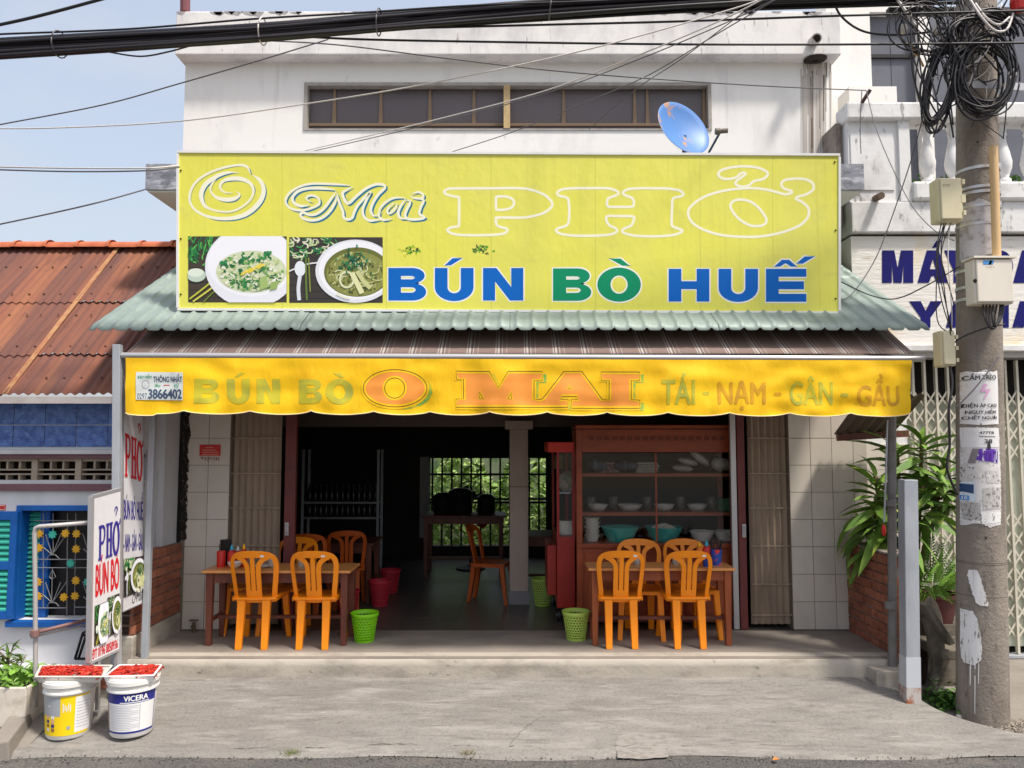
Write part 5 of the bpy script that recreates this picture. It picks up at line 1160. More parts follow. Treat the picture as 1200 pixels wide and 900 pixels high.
# open shutter leaf
sX0, sX1 = at(-45, LY - .04), at(29, LY - .04); sz0, sz1 = P(0, 725, LY - .04).z, P(0, 599, LY - .04).z
sf = MB(); y0_ = LY - .075; y1_ = LY - .035; mz = (P(0, 658, LY - .04).z + P(0, 666, LY - .04).z) / 2
for (x0, x1, za, zb_) in ((sX0, sX0 + .06, sz0, sz1), (sX1 - .055, sX1, sz0, sz1), (sX0 + .06, sX1 - .055, sz1 - .07, sz1), (sX0 + .06, sX1 - .055, sz0, sz0 + .07), (sX0 + .06, sX1 - .055, mz - .035, mz + .035)): sf.box(x0, x1, y0_, y1_, za, zb_)
SHT = part(sf, 'shutter', M_bluep, LH, bevel=.003)
for (za, zb_) in ((sz0 + .07, mz - .035), (mz + .035, sz1 - .07)):
    for k in range(7):
        z = za + (zb_ - za) * k / 7; h_ = (zb_ - za) / 7
        part(MB().hexa([(sX0 + .06, y0_ + .004, z), (sX1 - .055, y0_ + .004, z), (sX1 - .055, y1_, z + h_ * .9), (sX0 + .06, y1_, z + h_ * .9), (sX0 + .06, y0_ + .004, z + .012), (sX1 - .055, y0_ + .004, z + .012), (sX1 - .055, y1_, z + h_), (sX0 + .06, y1_, z + h_)]), 'slat', M_tealp, SHT)
pl = single(MB().pbox(-12, 591.5, 6.5, 598, LY - .005, .005), 'name_plate', M_red, 'little red plate on the house wall above the open shutter', 'plate')
q = MB(); f = front(LY - .005, .002); vs, fs = ribbon2([Vector(v) for v in ((-10, 592.5), (5.5, 592.5), (5.5, 597), (-10, 597))], .5, True); q.add([f(v.x, v.y) for v in vs], fs); part(q, 'border', M_signw, pl)
part(MB().box(lxa, lx1, LY - .12, LY - .001, P(0, 783, LY).z, P(0, 778, LY).z), 'base_ledge', M_left, LH)
part(MB().box(lxa, lx1, LY - .10, LY - .001, -.5, P(0, 783, LY).z - .001), 'base_wall', M_left, LH)
# roof sheets
ey, ez, ry = 6.2, P(0, 466, 6.2).z, 7.9; rz = P(0, 291, 7.9).z; sl_ = (rz - ez) / (ry - ey)
def corr(x0, x1, ya, yb, lift):
    n = int((x1 - x0) / .0127)
    def fn(u, v):
        x = x0 + (x1 - x0) * u; y = ya + (yb - ya) * v
        return (x, y, ez + (y - ey) * sl_ + .0095 * cos(2 * pi * x / .076) + lift * (1 - v) + .010 * mnoise.noise((x * 1.6, y * 2.2, 0)) + .004 * mnoise.noise((x * 7, y * 5, 3)))
    return MB().grid(fn, n, 10)
seamx = at(130, 7.9)
for (x0, x1, d_) in ((-9.0, seamx, 0), (seamx - .03, -3.18, .012)):
    for k, (ya, yb) in enumerate(((ey, 6.62), (6.58, 7.2), (7.16, ry + .03))):
        o = part(corr(x0, x1, ya, yb, .014 + d_), 'roof_sheet', M_rusty, LH, smooth=True)
sm = MB().beam((seamx + .02, ey, ez + .03), (seamx + .02, ry, rz + .03), .045, .006); part(sm, 'seam_strip', mat('yellowed_seam', S(164, 122, 84), .8, [(S(150, 96, 66), 14, .45, .6, .8)]), LH)
nl = MB(); rn_ = random.Random(9)
for yy in (6.35, 6.66, 7.0, 7.25, 7.6):
    for k in range(26):
        x = -6.6 + k * .152 + rn_.uniform(-.01, .01)
        if x > -3.25: break
        nl.lathe([(.011, 0), (.009, .007), (.001, .009)], (x, yy + rn_.uniform(-.01, .01), ez + (yy - ey) * sl_ + .026), 6)
part(nl, 'roof_nails', mat('rust_nail', S(84, 58, 50), .8), LH, kind='stuff')
xr_ = -3.2 - .325
rt = MB(); 
def rprof(u, v, x0):
    a_ = pi * (v); x = x0 + .345 * u; r_ = .075 + (.016 if u > .86 else 0) ; return (x, ry - r_ * cos(a_) * 1.3, rz - .01 + r_ * sin(a_))
rme = mesh(MB().grid(lambda u, v: rprof(u, v, 0), 12, 10), 'ridge_tile', M_terra, True)
k = 0
while xr_ - k * .325 > -7.4:
    piece(rme, 'ridge_tile', LH, Matrix.Translation((xr_ - k * .325, 0, .004 * (k % 2)))); k += 1
part(MB().box(-9, -3.22, ey - .03, ey - .005, P(0, 473, ey).z, P(0, 465, ey).z + .0), 'fascia', mat('white_fascia', S(206, 196, 190), .7, [(S(170, 158, 150), 6, .45, .7, .6)]), LH)
part(MB().box(-9, -3.22, ey + .0, LY + .0, P(0, 471, ey).z - .0, P(0, 471, ey).z + .012), 'eave_soffit', M_left, LH)

# ---------------------------------------------------------------- standing signs
def quad_sign(name, label, c, th, fm, pm, fw):
    'c: near-top, far-top, far-bottom, near-bottom in the place'
    t_ = thing(name, label, 'sign', (c[3] + c[2]) / 2)
    nrm = (c[1] - c[0]).cross(c[3] - c[0]).normalized()
    if nrm.dot(Vector((0, 0, EYE)) - c[0]) < 0: nrm = -nrm
    B = lambda s, t, off=0: (c[0] * (1 - s) + c[1] * s) * (1 - t) + (c[3] * (1 - s) + c[2] * s) * t + nrm * off
    part(MB().hexa([B(0, 1), B(1, 1), B(1, 1, -th), B(0, 1, -th), B(0, 0), B(1, 0), B(1, 0, -th), B(0, 0, -th)]), 'panel', pm, t_)
    for (s0, t0, s1, t1) in ((0, 0, 1, 0), (0, 1, 1, 1), (0, 0, 0, 1), (1, 0, 1, 1)):
        part(MB().beam(B(s0, t0, -th / 2), B(s1, t1, -th / 2), fw, th + .008, up=nrm), 'frame_bar', fm, t_)
    return t_, B
M_panelw = mat('white_sign_sheet', S(216, 214, 216), .45, [(S(196, 194, 196), 4, .45, .7, .5)])
M_sred = mat('sign_red', S(204, 36, 42), .5); M_sblue = mat('sign_violet_blue', S(58, 50, 140), .5)
cn = [P(109, 582, 5.60), P(142, 573, 5.89), P(140.5, 761, 5.89), P(106, 777, 5.60)]
SG, B = quad_sign('standing_sign', 'slanted white pavement sign with purple and red lettering beside the chili trays', cn, .03, M_silver, M_panelw, .018)
def sgtext(B, par, body, box, m_, bold=.04, name='lettering', **kw):
    q = MB(); vs, fs = text2(body, bold, **kw); s0, t0, s1, t1 = box
    put(q, ([Vector((s0 + (s1 - s0) * v.x, t1 + (t0 - t1) * v.y, v.z)) for v in vs], fs), lambda s, t: B(s, t, .002)); part(q, name, m_, par)
def serif(B, par, s0, t0, s1, t1, m_):   # PHO in slab letters with hook and tone
    q = MB(); n_ = lambda a_, b_2: B(s0 + (s1 - s0) * a_, t0 + (t1 - t0) * b_2, .004)
    def rc(a_, b_2, c_, d_): q.add([n_(a_, b_2), n_(c_, b_2), n_(c_, d_), n_(a_, d_)], [(0, 1, 2, 3)])
    for x in (.03, .36, .52):
        rc(x, .32, x + .085, 1.0) if x != .52 else rc(x, .32, x + .085, 1.0)
    for x in (.0, .33, .49): rc(x, .30, x + .145, .35); rc(x, .96, x + .145, 1.01)
    rc(.44, .62, .53, .68)
    vs, fs = ribbon2(smoothpath([Vector(v) for v in ((.10, .335), (.2, .335), (.26, .40), (.27, .50), (.25, .60), (.19, .665), (.10, .665))], False, 5), .062); q.add([n_(v.x, v.y) for v in vs], fs)
    vs, fs = ribbon2(ell(.80, .665, .125, .32, 30), .085, True); q.add([n_(v.x, v.y) for v in vs], fs)
    vs, fs = ribbon2(smoothpath([Vector(v) for v in ((.90, .40), (.97, .36), (.99, .28))], False, 4), .045); q.add([n_(v.x, v.y) for v in vs], fs)
    vs, fs = ribbon2(smoothpath([Vector(v) for v in ((.72, .10), (.75, .03), (.82, .02), (.85, .08), (.80, .13), (.79, .19))], False, 4), .035); q.add([n_(v.x, v.y) for v in vs], fs)
    part(q, 'lettering', m_, par)
serif(B, SG, .2, .10, .97, .40, M_sblue); sgtext(B, SG, 'BÚN BÒ', (.12, .37, .95, .62), M_sred)
sgtext(B, SG, 'ĐT 0196 8858936', (.05, .925, .92, .985), M_sred)
def sgpic(B, par, s0, t0, s1, t1, fn, seed):
    pc = Pic((s0, t0, s1, t1), lambda x, y, d: B(x, y, .004 + d)); fn(pc, s0, t0, s1, t1, random.Random(seed)); part(pc.mb, 'noodle_picture', M_print, par)
sgpic(B, SG, .10, .67, .52, .91, food1, 4); sgpic(B, SG, .53, .65, .95, .89, food2, 6)
for s_ in (.3, .94): part(MB().beam(B(s_, 1.0, -.015), Vector((B(s_, 1).x, B(s_, 1).y, -.20)), .025, .025), 'leg', M_silver, SG)
cn = [P(145, 418, 5.985), P(168.5, 440, 6.31), P(167.5, 706, 6.31), P(143.6, 717, 5.985)]
TS, B2 = quad_sign('tall_sign', 'tall white sign with red lettering hung between two posts, partly behind the valance', cn, .03, M_silver, M_panelw, .008)
T_ = lambda y: (y - 430) / 282
serif(B2, TS, .06, T_(494), .96, T_(563), M_sred); sgtext(B2, TS, 'BÚN BÒ HUẾ', (.02, T_(576), .97, T_(612)), M_sblue); sgtext(B2, TS, '- NAM - GÂN - GÀU', (.03, T_(622), .97, T_(648)), M_sblue)
sgpic(B2, TS, .02, T_(655), .98, T_(697), food2, 9); sgtext(B2, TS, 'O Mai', (.45, T_(697), .95, T_(708)), M_ink, 0, shear=.3)
a = P(138.3, 770, 5.95); b = P(138.3, 404, 5.95); post = single(MB().hexa([(a.x - .03 + d, y, -.22) for d, y in ((0, 5.92), (.058, 5.92), (.058, 5.975), (0, 5.975))] + [(b.x - .03 + d, y, b.z) for d, y in ((0, 5.92), (.058, 5.92), (.058, 5.975), (0, 5.975))]), 'sign_post', M_greypaint, 'square grey steel post at the street edge of the tall sign', 'post', bevel=.004)
a = P(169.5, 771, 6.30); single(MB().box(a.x - .024, a.x + .024, 6.28, 6.328, -.12, 2.3), 'sign_post', M_greypaint, 'grey steel post at the wall edge of the tall sign', 'post', bevel=.004)

# ---------------------------------------------------------------- right side: posts, crank, little canopy
pb_, pt_ = P(1067.5, 820, 5.9), P(1064.5, 562, 5.9)
def pbox4(z0, z1, w):      # slice of the slightly leaning square post
    r = []
    for z in (z0, z1):
        t = (z - pb_.z) / (pt_.z - pb_.z); c = pb_ + (pt_ - pb_) * t; r += [(c.x - w, 5.91 - w, z), (c.x + w, 5.91 - w, z), (c.x + w, 5.91 + w, z), (c.x - w, 5.91 + w, z)]
    return MB().hexa(r)
sp = single(pbox4(-.26, pt_.z, .053), 'square_post', M_greypaint, 'thick square grey steel post standing free beside the bench', 'post', bevel=.006)
part(pbox4(-.26, -.10, .0544), 'rusty_foot', M_rustbase, sp)
part(pbox4(-.0995, .12, .0541), 'pale_patch', mat('pale_patch_paint', S(186, 190, 196), .6), sp)
a = P(1045, 766, 6.24); rpst = single(MB().tube([(a.x, 6.24, -.1), (P(1046, 480, 6.24).x, 6.24, 2.2)], .034, 12), 'round_post', mat('old_grey_pipe', S(118, 114, 112), .6, [(S(90, 84, 80), 9, .45, .7, .6), (S(146, 100, 74), 14, .64, .72, .6)]), 'thin round grey pipe post at the end of the brick wall', 'post', smooth=True, auto=50)
for py in (590, 710): part(MB().tube([P(1043, py, 6.2) + Vector((0, -.002, -.02)), P(1043, py, 6.2) + Vector((0, -.002, .03))], .042, 12), 'collar', MATS['old_grey_pipe'], rpst)
part(MB().box(a.x - .19, a.x + .10, 6.10, 6.31, -.34, -.05), 'concrete_footing', M_step, rpst, bevel=.01)
ck = thing('awning_crank', 'thin awning crank rod hanging with a red handle by the round post', 'crank', P(1036, 630, 6.15))
part(MB().tube([P(1040, 492, 6.15), P(1038, 560, 6.15), P(1036, 612, 6.15)], .007, 6), 'rod', M_greypaint, ck)
part(MB().lathe([(.010, 0), (.018, .03), (.016, .07), (.008, .09)], P(1036, 628, 6.15), 10, cap1=True), 'handle', M_red, ck, smooth=True)
lc = thing('side_canopy', 'little brown corrugated canopy under the end of the yellow valance', 'canopy', P(1010, 512, 6.9))
a = P(994, 514, 6.8); b = P(1062, 486, 6.8)
part(MB().grid(lambda u, v: (a.x + (b.x - a.x) * u, 7.1 - .62 * v, a.z + .03 + .34 * v + .014 * cos(u * 34)), 60, 4), 'sheet', mat('brown_sheet', S(104, 88, 80), .7), lc, smooth=True)
part(MB().beam(P(981, 513, 7.05), P(1064, 508, 7.05), .04, .06), 'beam', M_wooddk, lc)

# ---------------------------------------------------------------- right building
RY = 7.5
RB = thing('balcony_building', 'white two-storey house with balcony, painted sign board and lattice gate', 'building', (5, RY, -.34))
bx0 = at(1004, RY)
# painted board
zb0, zb1 = P(0, 405, RY).z, P(0, 277, RY).z
M_boardold = mat('peeling_cream_board', S(228, 224, 218), .8, [(S(222, 200, 160), (1.2, 1, .8), .55, .64, .7), (S(160, 140, 110), (3, 3, 22), .62, .68, .6), (S(240, 238, 234), (2, 2, 2), .56, .66, .6)], [((6, 6, 30), .5, .015)])
part(MB().box(bx0, 8.5, RY, RY + .3, zb0, zb1), 'sign_board', M_boardold, RB)
q = MB(); ff = front(RY, .004)

for g_ in (('M', 1033.5, 293.5, 1070, 331.5), ('A', 1075, 293.5, 1111, 331.5), ('/', 1092, 282, 1104, 290.5), ('Y', 1106, 293.5, 1140, 331.5), ('D', 1158, 293.5, 1187, 331.5), ('A', 1187, 293.5, 1222, 331.5), ('Y', 1065, 353, 1104, 384), ('A', 1108, 353, 1142, 384), ('M', 1148, 353, 1182, 384), ('A', 1186, 353, 1218, 384)): loops_fill(q, glyph(*g_, 11.5, 8), ff)
part(q, 'lettering', mat('navy_paint', S(20, 20, 104), .7, [(S(12, 12, 76), (4, 4, 4), .45, .7, .6), (S(200, 190, 176), (22, 22, 30), .7, .74, .7)], spec=.2), RB)
part(MB().box(bx0 - .02, 8.5, RY - .06, RY + .3, P(0, 412, RY).z, zb0 - .001), 'board_ledge', M_white2, RB, bevel=.006)
part(MB().box(bx0, 8.5, RY + .05, RY + .3, P(0, 418, RY).z, P(0, 412, RY).z - .001), 'header', M_left, RB)
part(MB().box(bx0, 8.5, RY + .5, RY + .7, -.4, 3.2), 'inner_wall', M_dark, RB)
zg1 = P(0, 419, RY).z; zh = P(0, 440, RY + .06).z
for k in range(9):
    x = bx0 + .02 + k * .42
    part(MB().box(x, x + .405, RY + .055, RY + .08, P(0, 418, RY + .06).z - .0 - .0, P(0, 410, RY + .06).z), 'header_panel', M_left, RB)
# white pier between the shop and the gate
px_ = at(1062, RY + .02)
part(MB().box(3.32, px_, RY + .02, RY + .3, -.36, zg1), 'pier', M_white2, RB)
tiles(3.33, px_ - .02, -.3, 1.7, .3, .25, RY + .018, M_tile, RB)
# lattice gate
LG = thing('lattice_gate', 'pale green lattice folding gate behind the concrete pole', 'gate', (at(1135, RY), RY + .12, -.34))
gx0 = px_ + .01; gx1 = 7.4; gz0 = -.335; gz1 = P(0, 421, RY).z; gzm = P(0, 468, RY).z
M_lat = mat('cream_gate_steel', S(206, 200, 184), .5, [(S(170, 160, 144), (9, 9, 3), .45, .7, .6)]); M_leafsteel = mat('pale_green_gate_sheet', S(190, 194, 178), .6, [(S(164, 170, 154), (4, 4, 1.2), .45, .7, .6)])
part(MB().box(gx0, gx1, RY + .2, RY + .21, gz0 + .06, gzm), 'gate_sheet', M_leafsteel, LG)
sp_ = .115; n = int((gx1 - gx0) / sp_); cell = .175
for k in range(n + 1):
    x = gx0 + k * sp_; part(MB().box(x - .011, x + .011, RY + .10, RY + .14, gz0 + .01, gz1), 'bar', M_lat, LG)
for k in range(n):
    x = gx0 + k * sp_
    for (za, zb_) in ((gz0 + .15, .9), (P(0, 540, RY).z, gzm)):
        z = za; lt = MB()
        while z < zb_:
            lt.beam((x, RY + .112, z), (x + sp_, RY + .112, z + cell), .016, .006, up=(0, 1, 0)); lt.beam((x, RY + .120, z + cell), (x + sp_, RY + .120, z), .016, .006, up=(0, 1, 0)); z += cell
        part(lt, 'lattice', M_lat, LG)
part(MB().box(gx0, gx1, RY + .06, RY + .18, gz0 - .02, gz0 + .005), 'track', M_greypaint, LG)
# balcony
zs0, zs1 = P(0, 272, RY - .06).z, P(0, 236, RY - .06).z; bY = RY - .06
bx1 = at(1006, bY)
part(MB().box(bx1, 8.5, bY, RY + 1.0, zs0, zs1), 'balcony_slab', M_white2, RB, bevel=.01)
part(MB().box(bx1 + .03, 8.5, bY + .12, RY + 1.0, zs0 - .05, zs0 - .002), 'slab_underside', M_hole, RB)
zr0, zr1 = P(0, 141, bY).z, P(0, 121, bY).z
part(MB().box(bx1, at(1066, bY), bY + .03, bY + .2, zs1, zr0), 'balcony_panel', M_white2, RB)
part(MB().box(at(1066, bY), at(1079, bY), bY + .0, bY + .2, zs1, zr0), 'balcony_pier', M_white2, RB)
part(MB().box(bx1 - .03, 8.5, bY - .04, bY + .24, zr0, zr1), 'handrail', M_white2, RB, bevel=.02)
part(MB().box(bx1 + .02, at(1060, bY), bY + .018, bY + .0295, zs1 + .12, zr0 - .12), 'raised_panel', M_white2, RB, bevel=.004)
part(MB().box(at(1079, bY), 8.5, bY - .04, bY + .22, zs1, P(0, 213, bY).z - .001), 'plinth', M_white2, RB, bevel=.03)
bl = None; zbq = P(0, 213, bY).z; hb = zr0 - zbq
bprof = [(.062, 0), (.062, .05), (.04, .07), (.05, .10), (.072, .16), (.078, .22), (.06, .32), (.036, .42), (.03, .47), (.042, .5), (.034, .53), (.05, .56), (.05, 1)]
bprof = [(r, (z / .60 if z <= .56 else 1) * hb * (1 if z > .56 else .99)) for r, z in bprof]
for k in range(12):
    x = at(1099, bY + .1) + k * .255
    if bl is None: bme = mesh(MB().lathe(bprof, (0, 0, 0), 18, cap1=True), 'baluster', M_white2, True)
    bl = piece(bme, 'baluster', RB, Matrix.Translation((x, bY + .1, zbq)))
pp = part(MB().tube([P(1025, 233, bY + .05), P(1033, 229, bY - .12)], .034, 12), 'drain_pipe', mat('rusty_pipe', S(112, 92, 78), .8), RB)
part(MB().tube([P(1009, 122, bY - .02), P(1020, 105, bY - .1)], .018, 8), 'iron_rod', mat('rod_rust', S(86, 60, 54), .8), RB)
part(MB().box(bx1 - .08, bx1 - .032, bY + .12, bY + .6, zs0 + .1, zr0 + .02), 'broken_brick_edge', M_mortar, RB)
# upper storey behind the balcony
VY = 8.7
vx0, vx1, vx2 = at(983, VY), at(1036, VY), at(1094, VY)
zt_ = P(0, -60, VY).z
M_shut = mat('grey_shutter_paint', S(96, 98, 108), .5, [(S(78, 80, 90), (3, 3, 3), .45, .7, .5)])
part(MB().box(vx0, vx1, VY, VY + .3, 2.5, zt_).box(vx2, vx2 + .14, VY, VY + .3, 2.5, zt_), 'rear_wall', M_white, RB)
part(MB().box(vx1, vx2, VY, VY + .3, P(0, 14, VY).z, zt_), 'rear_lintel', M_white, RB)
for k in range(2):
    xa = vx1 + (vx2 - vx1) * k / 2; xb = vx1 + (vx2 - vx1) * (k + 1) / 2
    part(MB().box(xa + .004, xb - .004, VY + .1, VY + .14, 3.0, P(0, 14, VY).z - .002), 'shutter_leaf', M_shut, RB)
part(MB().box(vx2 + .14, 9, VY + .1, VY + .14, 3.0, P(0, 14, VY).z), 'shutter_leaf', M_shut, RB)
part(MB().box(vx1, vx2, VY + .07, VY + .099, P(0, 64, VY).z, P(0, 60, VY).z), 'shutter_bar', M_iron, RB)
part(MB().box(at(1003, 8.4), at(1060, 8.4), 8.3, 8.6, 3.0, P(0, 106, 8.4).z), 'low_parapet', M_white, RB)
# ferny growth on the balcony
bg_ = MB()
for k in range(400):
    c_ = Vector((at(R.uniform(1084, 1210), bY + .35), bY + R.uniform(.3, .5), zbq - .02 + R.uniform(0, .2))); s_ = R.uniform(.02, .05); d1 = Vector((R.uniform(-1, 1), R.uniform(-1, 1), R.uniform(.2, 1))).normalized(); d2 = d1.cross(Vector((.3, 1, .2))).normalized()
    bg_.add([c_ - d1 * s_, c_ + d2 * s_ * .4, c_ + d1 * s_, c_ - d2 * s_ * .4], [(0, 1, 2, 3)])
part(bg_, 'foliage', M_weed, kind='stuff')

# ---------------------------------------------------------------- utility pole
PB = P(1151.5, 838, 5.80); PT = P(1143, -60, 5.80)
RPB, RPT = .172, .135
pv = MB(); axis = PT - PB; nseg = 40
def pc_(z): t = (z - PB.z) / (PT.z - PB.z); return PB + axis * t, RPB + (RPT - RPB) * t
def pring(u, v):
    c_, r_ = pc_(PB.z - .05 + (PT.z - PB.z + .05) * v); a_ = 2 * pi * u; return (c_.x + r_ * cos(a_), c_.y + r_ * sin(a_), c_.z)
PO_ = thing('utility_pole', 'grey concrete utility pole plastered with notices and tangled in black cables', 'utility pole', PB)
part(MB().grid(pring, 40, 60), 'shaft', M_pole, PO_, smooth=True)
def wrap(px, py, off=.002):
    p0 = P(px, py, 5.80 - .15); c_, r_ = pc_(p0.z); u = max(-.995, min(.995, (p0.x - c_.x) / r_)); a_ = math.asin(u); r2 = r_ + off
    return Vector((c_.x + r2 * sin(a_), c_.y - r2 * cos(a_), p0.z))
def wpoly(pts, name, m_, off, lab=None, ml=3, jag=0):
    if jag:
        rj = random.Random(int(pts[0][0] * 7 + pts[0][1])); o2 = []
        for k, p_ in enumerate(pts):
            n2 = pts[(k + 1) % len(pts)]; L = sqrt((n2[0] - p_[0]) ** 2 + (n2[1] - p_[1]) ** 2); m2 = max(1, int(L / 1.6))
            for q_ in range(m2): o2.append((p_[0] + (n2[0] - p_[0]) * q_ / m2 + rj.uniform(-jag, jag), p_[1] + (n2[1] - p_[1]) * q_ / m2 + rj.uniform(-jag, jag)))
        pts = o2
    q = MB().poly([Vector((p[0], p[1], 0)) for p in pts]); q = refine(q, ml); q.v = [wrap(v.x, v.y, off) for v in q.v]; return part(q, name, m_, PO_, smooth=True, label=lab)
def wtext(body, box, m_, off=.006, bold=.02):
    q = MB(); ptext(q, body, box, fn_flat, bold); q = refine(zlay(q), 3); q.v = [wrap(v.x, v.y, off + v.z) for v in q.v]; part(q, 'lettering', m_, PO_)
wpoly([(1134, 436), (1140, 434), (1147, 436), (1155, 433), (1163, 436), (1168, 434), (1169, 452), (1169.5, 497), (1150, 498), (1134, 496)], 'notice', M_board, .003, 'white warning notice painted on the pole')
wtext('CẤM TRÈO', (1138, 436.5, 1166, 445), M_ink); wtext('ĐIỆN ÁP CAO', (1137.5, 471.5, 1166.5, 478.5), M_ink); wtext('NGUY HIỂM', (1139.5, 478.5, 1165.5, 485), M_ink); wtext('CHẾT NGƯỜI', (1138, 485.5, 1166.5, 491.5), M_ink)
M_pink = mat('pink_bolt', S(220, 170, 204), .7)
wpoly([(1153, 450), (1157, 450), (1153, 456), (1160, 456), (1154, 468), (1153, 467), (1155.5, 459), (1149.5, 459)], 'lightning_mark', M_pink, .006)
wpoly([(1131, 500), (1170, 502), (1172, 560), (1172, 614), (1160, 618), (1150, 613), (1136, 618), (1133, 590), (1132, 540)], 'notice', M_paper, .0025, 'torn weathered white paper patch on the pole', jag=.7)
wpoly([(1137.5, 501), (1169.5, 502), (1170, 524), (1138, 524.5)], 'notice', M_board, .004, 'white pole number plate')
wtext('477TB', (1149, 505.5, 1163.5, 508.5), M_ink); wpoly([(1149, 511), (1165, 511.3), (1165, 512), (1149, 511.8)], 'number_line', M_ink, .006); wtext('38', (1153.5, 514.5, 1161.5, 519.5), M_ink)
wpoly([(1157, 517), (1159, 517), (1160, 526), (1156, 526)], 'black_streak', M_ink, .007)
M_purp = mat('purple_print', S(104, 60, 170), .6, [(S(220, 216, 226), (34, 34, 14), .54, .58, .9)])
wpoly([(1147, 526), (1168, 526), (1168, 543), (1160, 541), (1146, 539)], 'notice', M_purp, .005, 'torn purple and white flyer on the pole'); wpoly([(1144, 526), (1149, 526), (1146, 543), (1141, 543)], 'torn_flap', mat('grey_flap', S(130, 124, 124), .8), .008)
wtext('A TOA TU', (1149, 528, 1167.5, 541), mat('purple_ink', S(90, 40, 160), .6), .007, .02)
wpoly([(1121, 469.5), (1132, 470.5), (1132, 488.5), (1121, 488)], 'notice', mat('blue_sticker', S(170, 172, 206), .6), .004, 'blue and white number sticker on the pole'); wtext('132', (1122.2, 472, 1131.4, 487), mat('blue_ink', S(40, 40, 160), .6), .006, .03)
wpoly([(1122, 564.5), (1146, 565), (1146, 588), (1122, 587.5)], 'notice', mat('ad_paper', S(206, 216, 224), .6), .005, 'small red and blue advertising sticker on the pole')
wpoly([(1122.5, 565), (1128, 565), (1128, 570), (1122.5, 570)], 'red_mark', M_red, .007); wpoly([(1122, 571), (1131, 571), (1131, 578), (1122, 578)], 'pink_mark', mat('pink_ad', S(226, 160, 160), .6), .007)
wpoly([(1132, 567), (1145, 568), (1145, 579), (1139, 577), (1132, 579)], 'blue_mark', mat('ad_blue', S(40, 70, 110), .6), .007); wpoly([(1122.5, 581), (1142, 581.5), (1142, 587), (1122.5, 586.5)], 'blue_band', mat('ad_band', S(70, 140, 210), .6), .007); wtext('0919 346 710', (1123.5, 582.2, 1141, 586), M_signw, .009, .02)
wpoly([(1133, 612), (1150, 614), (1171, 612), (1172, 600), (1134, 600)], 'paint_patch', M_smear, .0035, jag=.7)
wpoly([(1141.5, 669), (1147, 668.5), (1150, 676), (1153, 690), (1157, 706), (1157, 710), (1150, 710.5), (1146, 706), (1143, 690), (1141, 676)], 'paint_smear', M_smear, .004, jag=.5)
wpoly([(1133.5, 722), (1136, 717), (1144, 717.5), (1147, 724), (1150, 742), (1151.5, 762), (1150.5, 774), (1146, 781), (1140, 781), (1136.5, 770), (1134.5, 745), (1132.5, 728)], 'paint_smear', M_smear, .004, jag=.5)
for (x0, x1, y1) in ((1142.5, 1143.1, 806), (1145.6, 1146.1, 838), (1148.3, 1148.8, 802)): wpoly([(x0, 778), (x1 + .3, 778), (x1, y1), (x0, y1)], 'paint_drip', M_smear, .0042)
wpoly([(1128, 227), (1135, 236), (1150, 232), (1164, 240), (1166, 300), (1160, 298), (1140, 302), (1128, 300)], 'paint_patch', mat('peeled_patch', S(186, 182, 184), .8, [(S(140, 132, 128), 14, .5, .64, .8)]), .003, jag=.8)
for k, pp_ in enumerate((((1136, 548), (1152, 546), (1153, 560), (1137, 562)), ((1154, 552), (1170, 551), (1170, 566), (1156, 566)), ((1152, 572), (1171, 571), (1171, 596), (1153, 597)), ((1137, 590), (1150, 589), (1151, 610), (1139, 611)))):
    wpoly(pp_, 'paper_scrap', mat('scrap_paper_%s' % 'abcd'[k], S(206 - 10 * k, 202 - 10 * k, 198 - 10 * k), .8, [(S(96, 90, 86), (50, 50, 40), .54, .6, .8), (S(232, 230, 226), 30, .6, .66, .8)]), .0035 + .0004 * k, jag=.6)
M_band = mat('steel_strap', S(196, 194, 194), .35, metal=.5)
for py in (194, 217, 223, 239, 260, 314, 334, 348):
    c_, r_ = pc_(P(1145, py, 5.65).z); part(MB().lathe([(r_ + .001, -.011), (r_ + .006, -.011), (r_ + .006, .011), (r_ + .001, .011)], c_, 36, cap0=False), 'strap', M_band, PO_)
    part(MB().box(c_.x + .03, c_.x + .075, c_.y - r_ - .022, c_.y - r_ + .01, c_.z - .016, c_.z + .016), 'buckle', M_band, PO_)
for (px, py) in ((1148, 165), (1150, 318), (1155, 440), (1151, 497), (1155, 630)): part(MB().lathe([(.008, 0), (.008, .002)], wrap(px, py, .001), 8, M=Matrix.Rotation(pi / 2, 3, 'X'), cap1=True), 'bolt_hole', M_hole, PO_)
for py in (576, 660, 700, 662): 
    c_, r_ = pc_(P(1145, py, 5.65).z); part(MB().lathe([(r_ + .0005, -.002), (r_ + .0015, 0), (r_ + .0005, .002)], c_, 36, cap0=False), 'cast_ring', mat('dark_ring', S(92, 82, 74), .9), PO_)
a = P(1140, 99, 5.60); b = P(1200, 102, 5.60); part(MB().beam(a, b, .055, .012, up=(0, 1, 0)), 'cross_arm', M_band, PO_)
a = P(1040, 14, 5.66); b = P(1215, 14, 5.66); part(MB().beam(a, b, .05, .05), 'cross_arm', mat('dark_arm', S(70, 66, 66), .6), PO_)
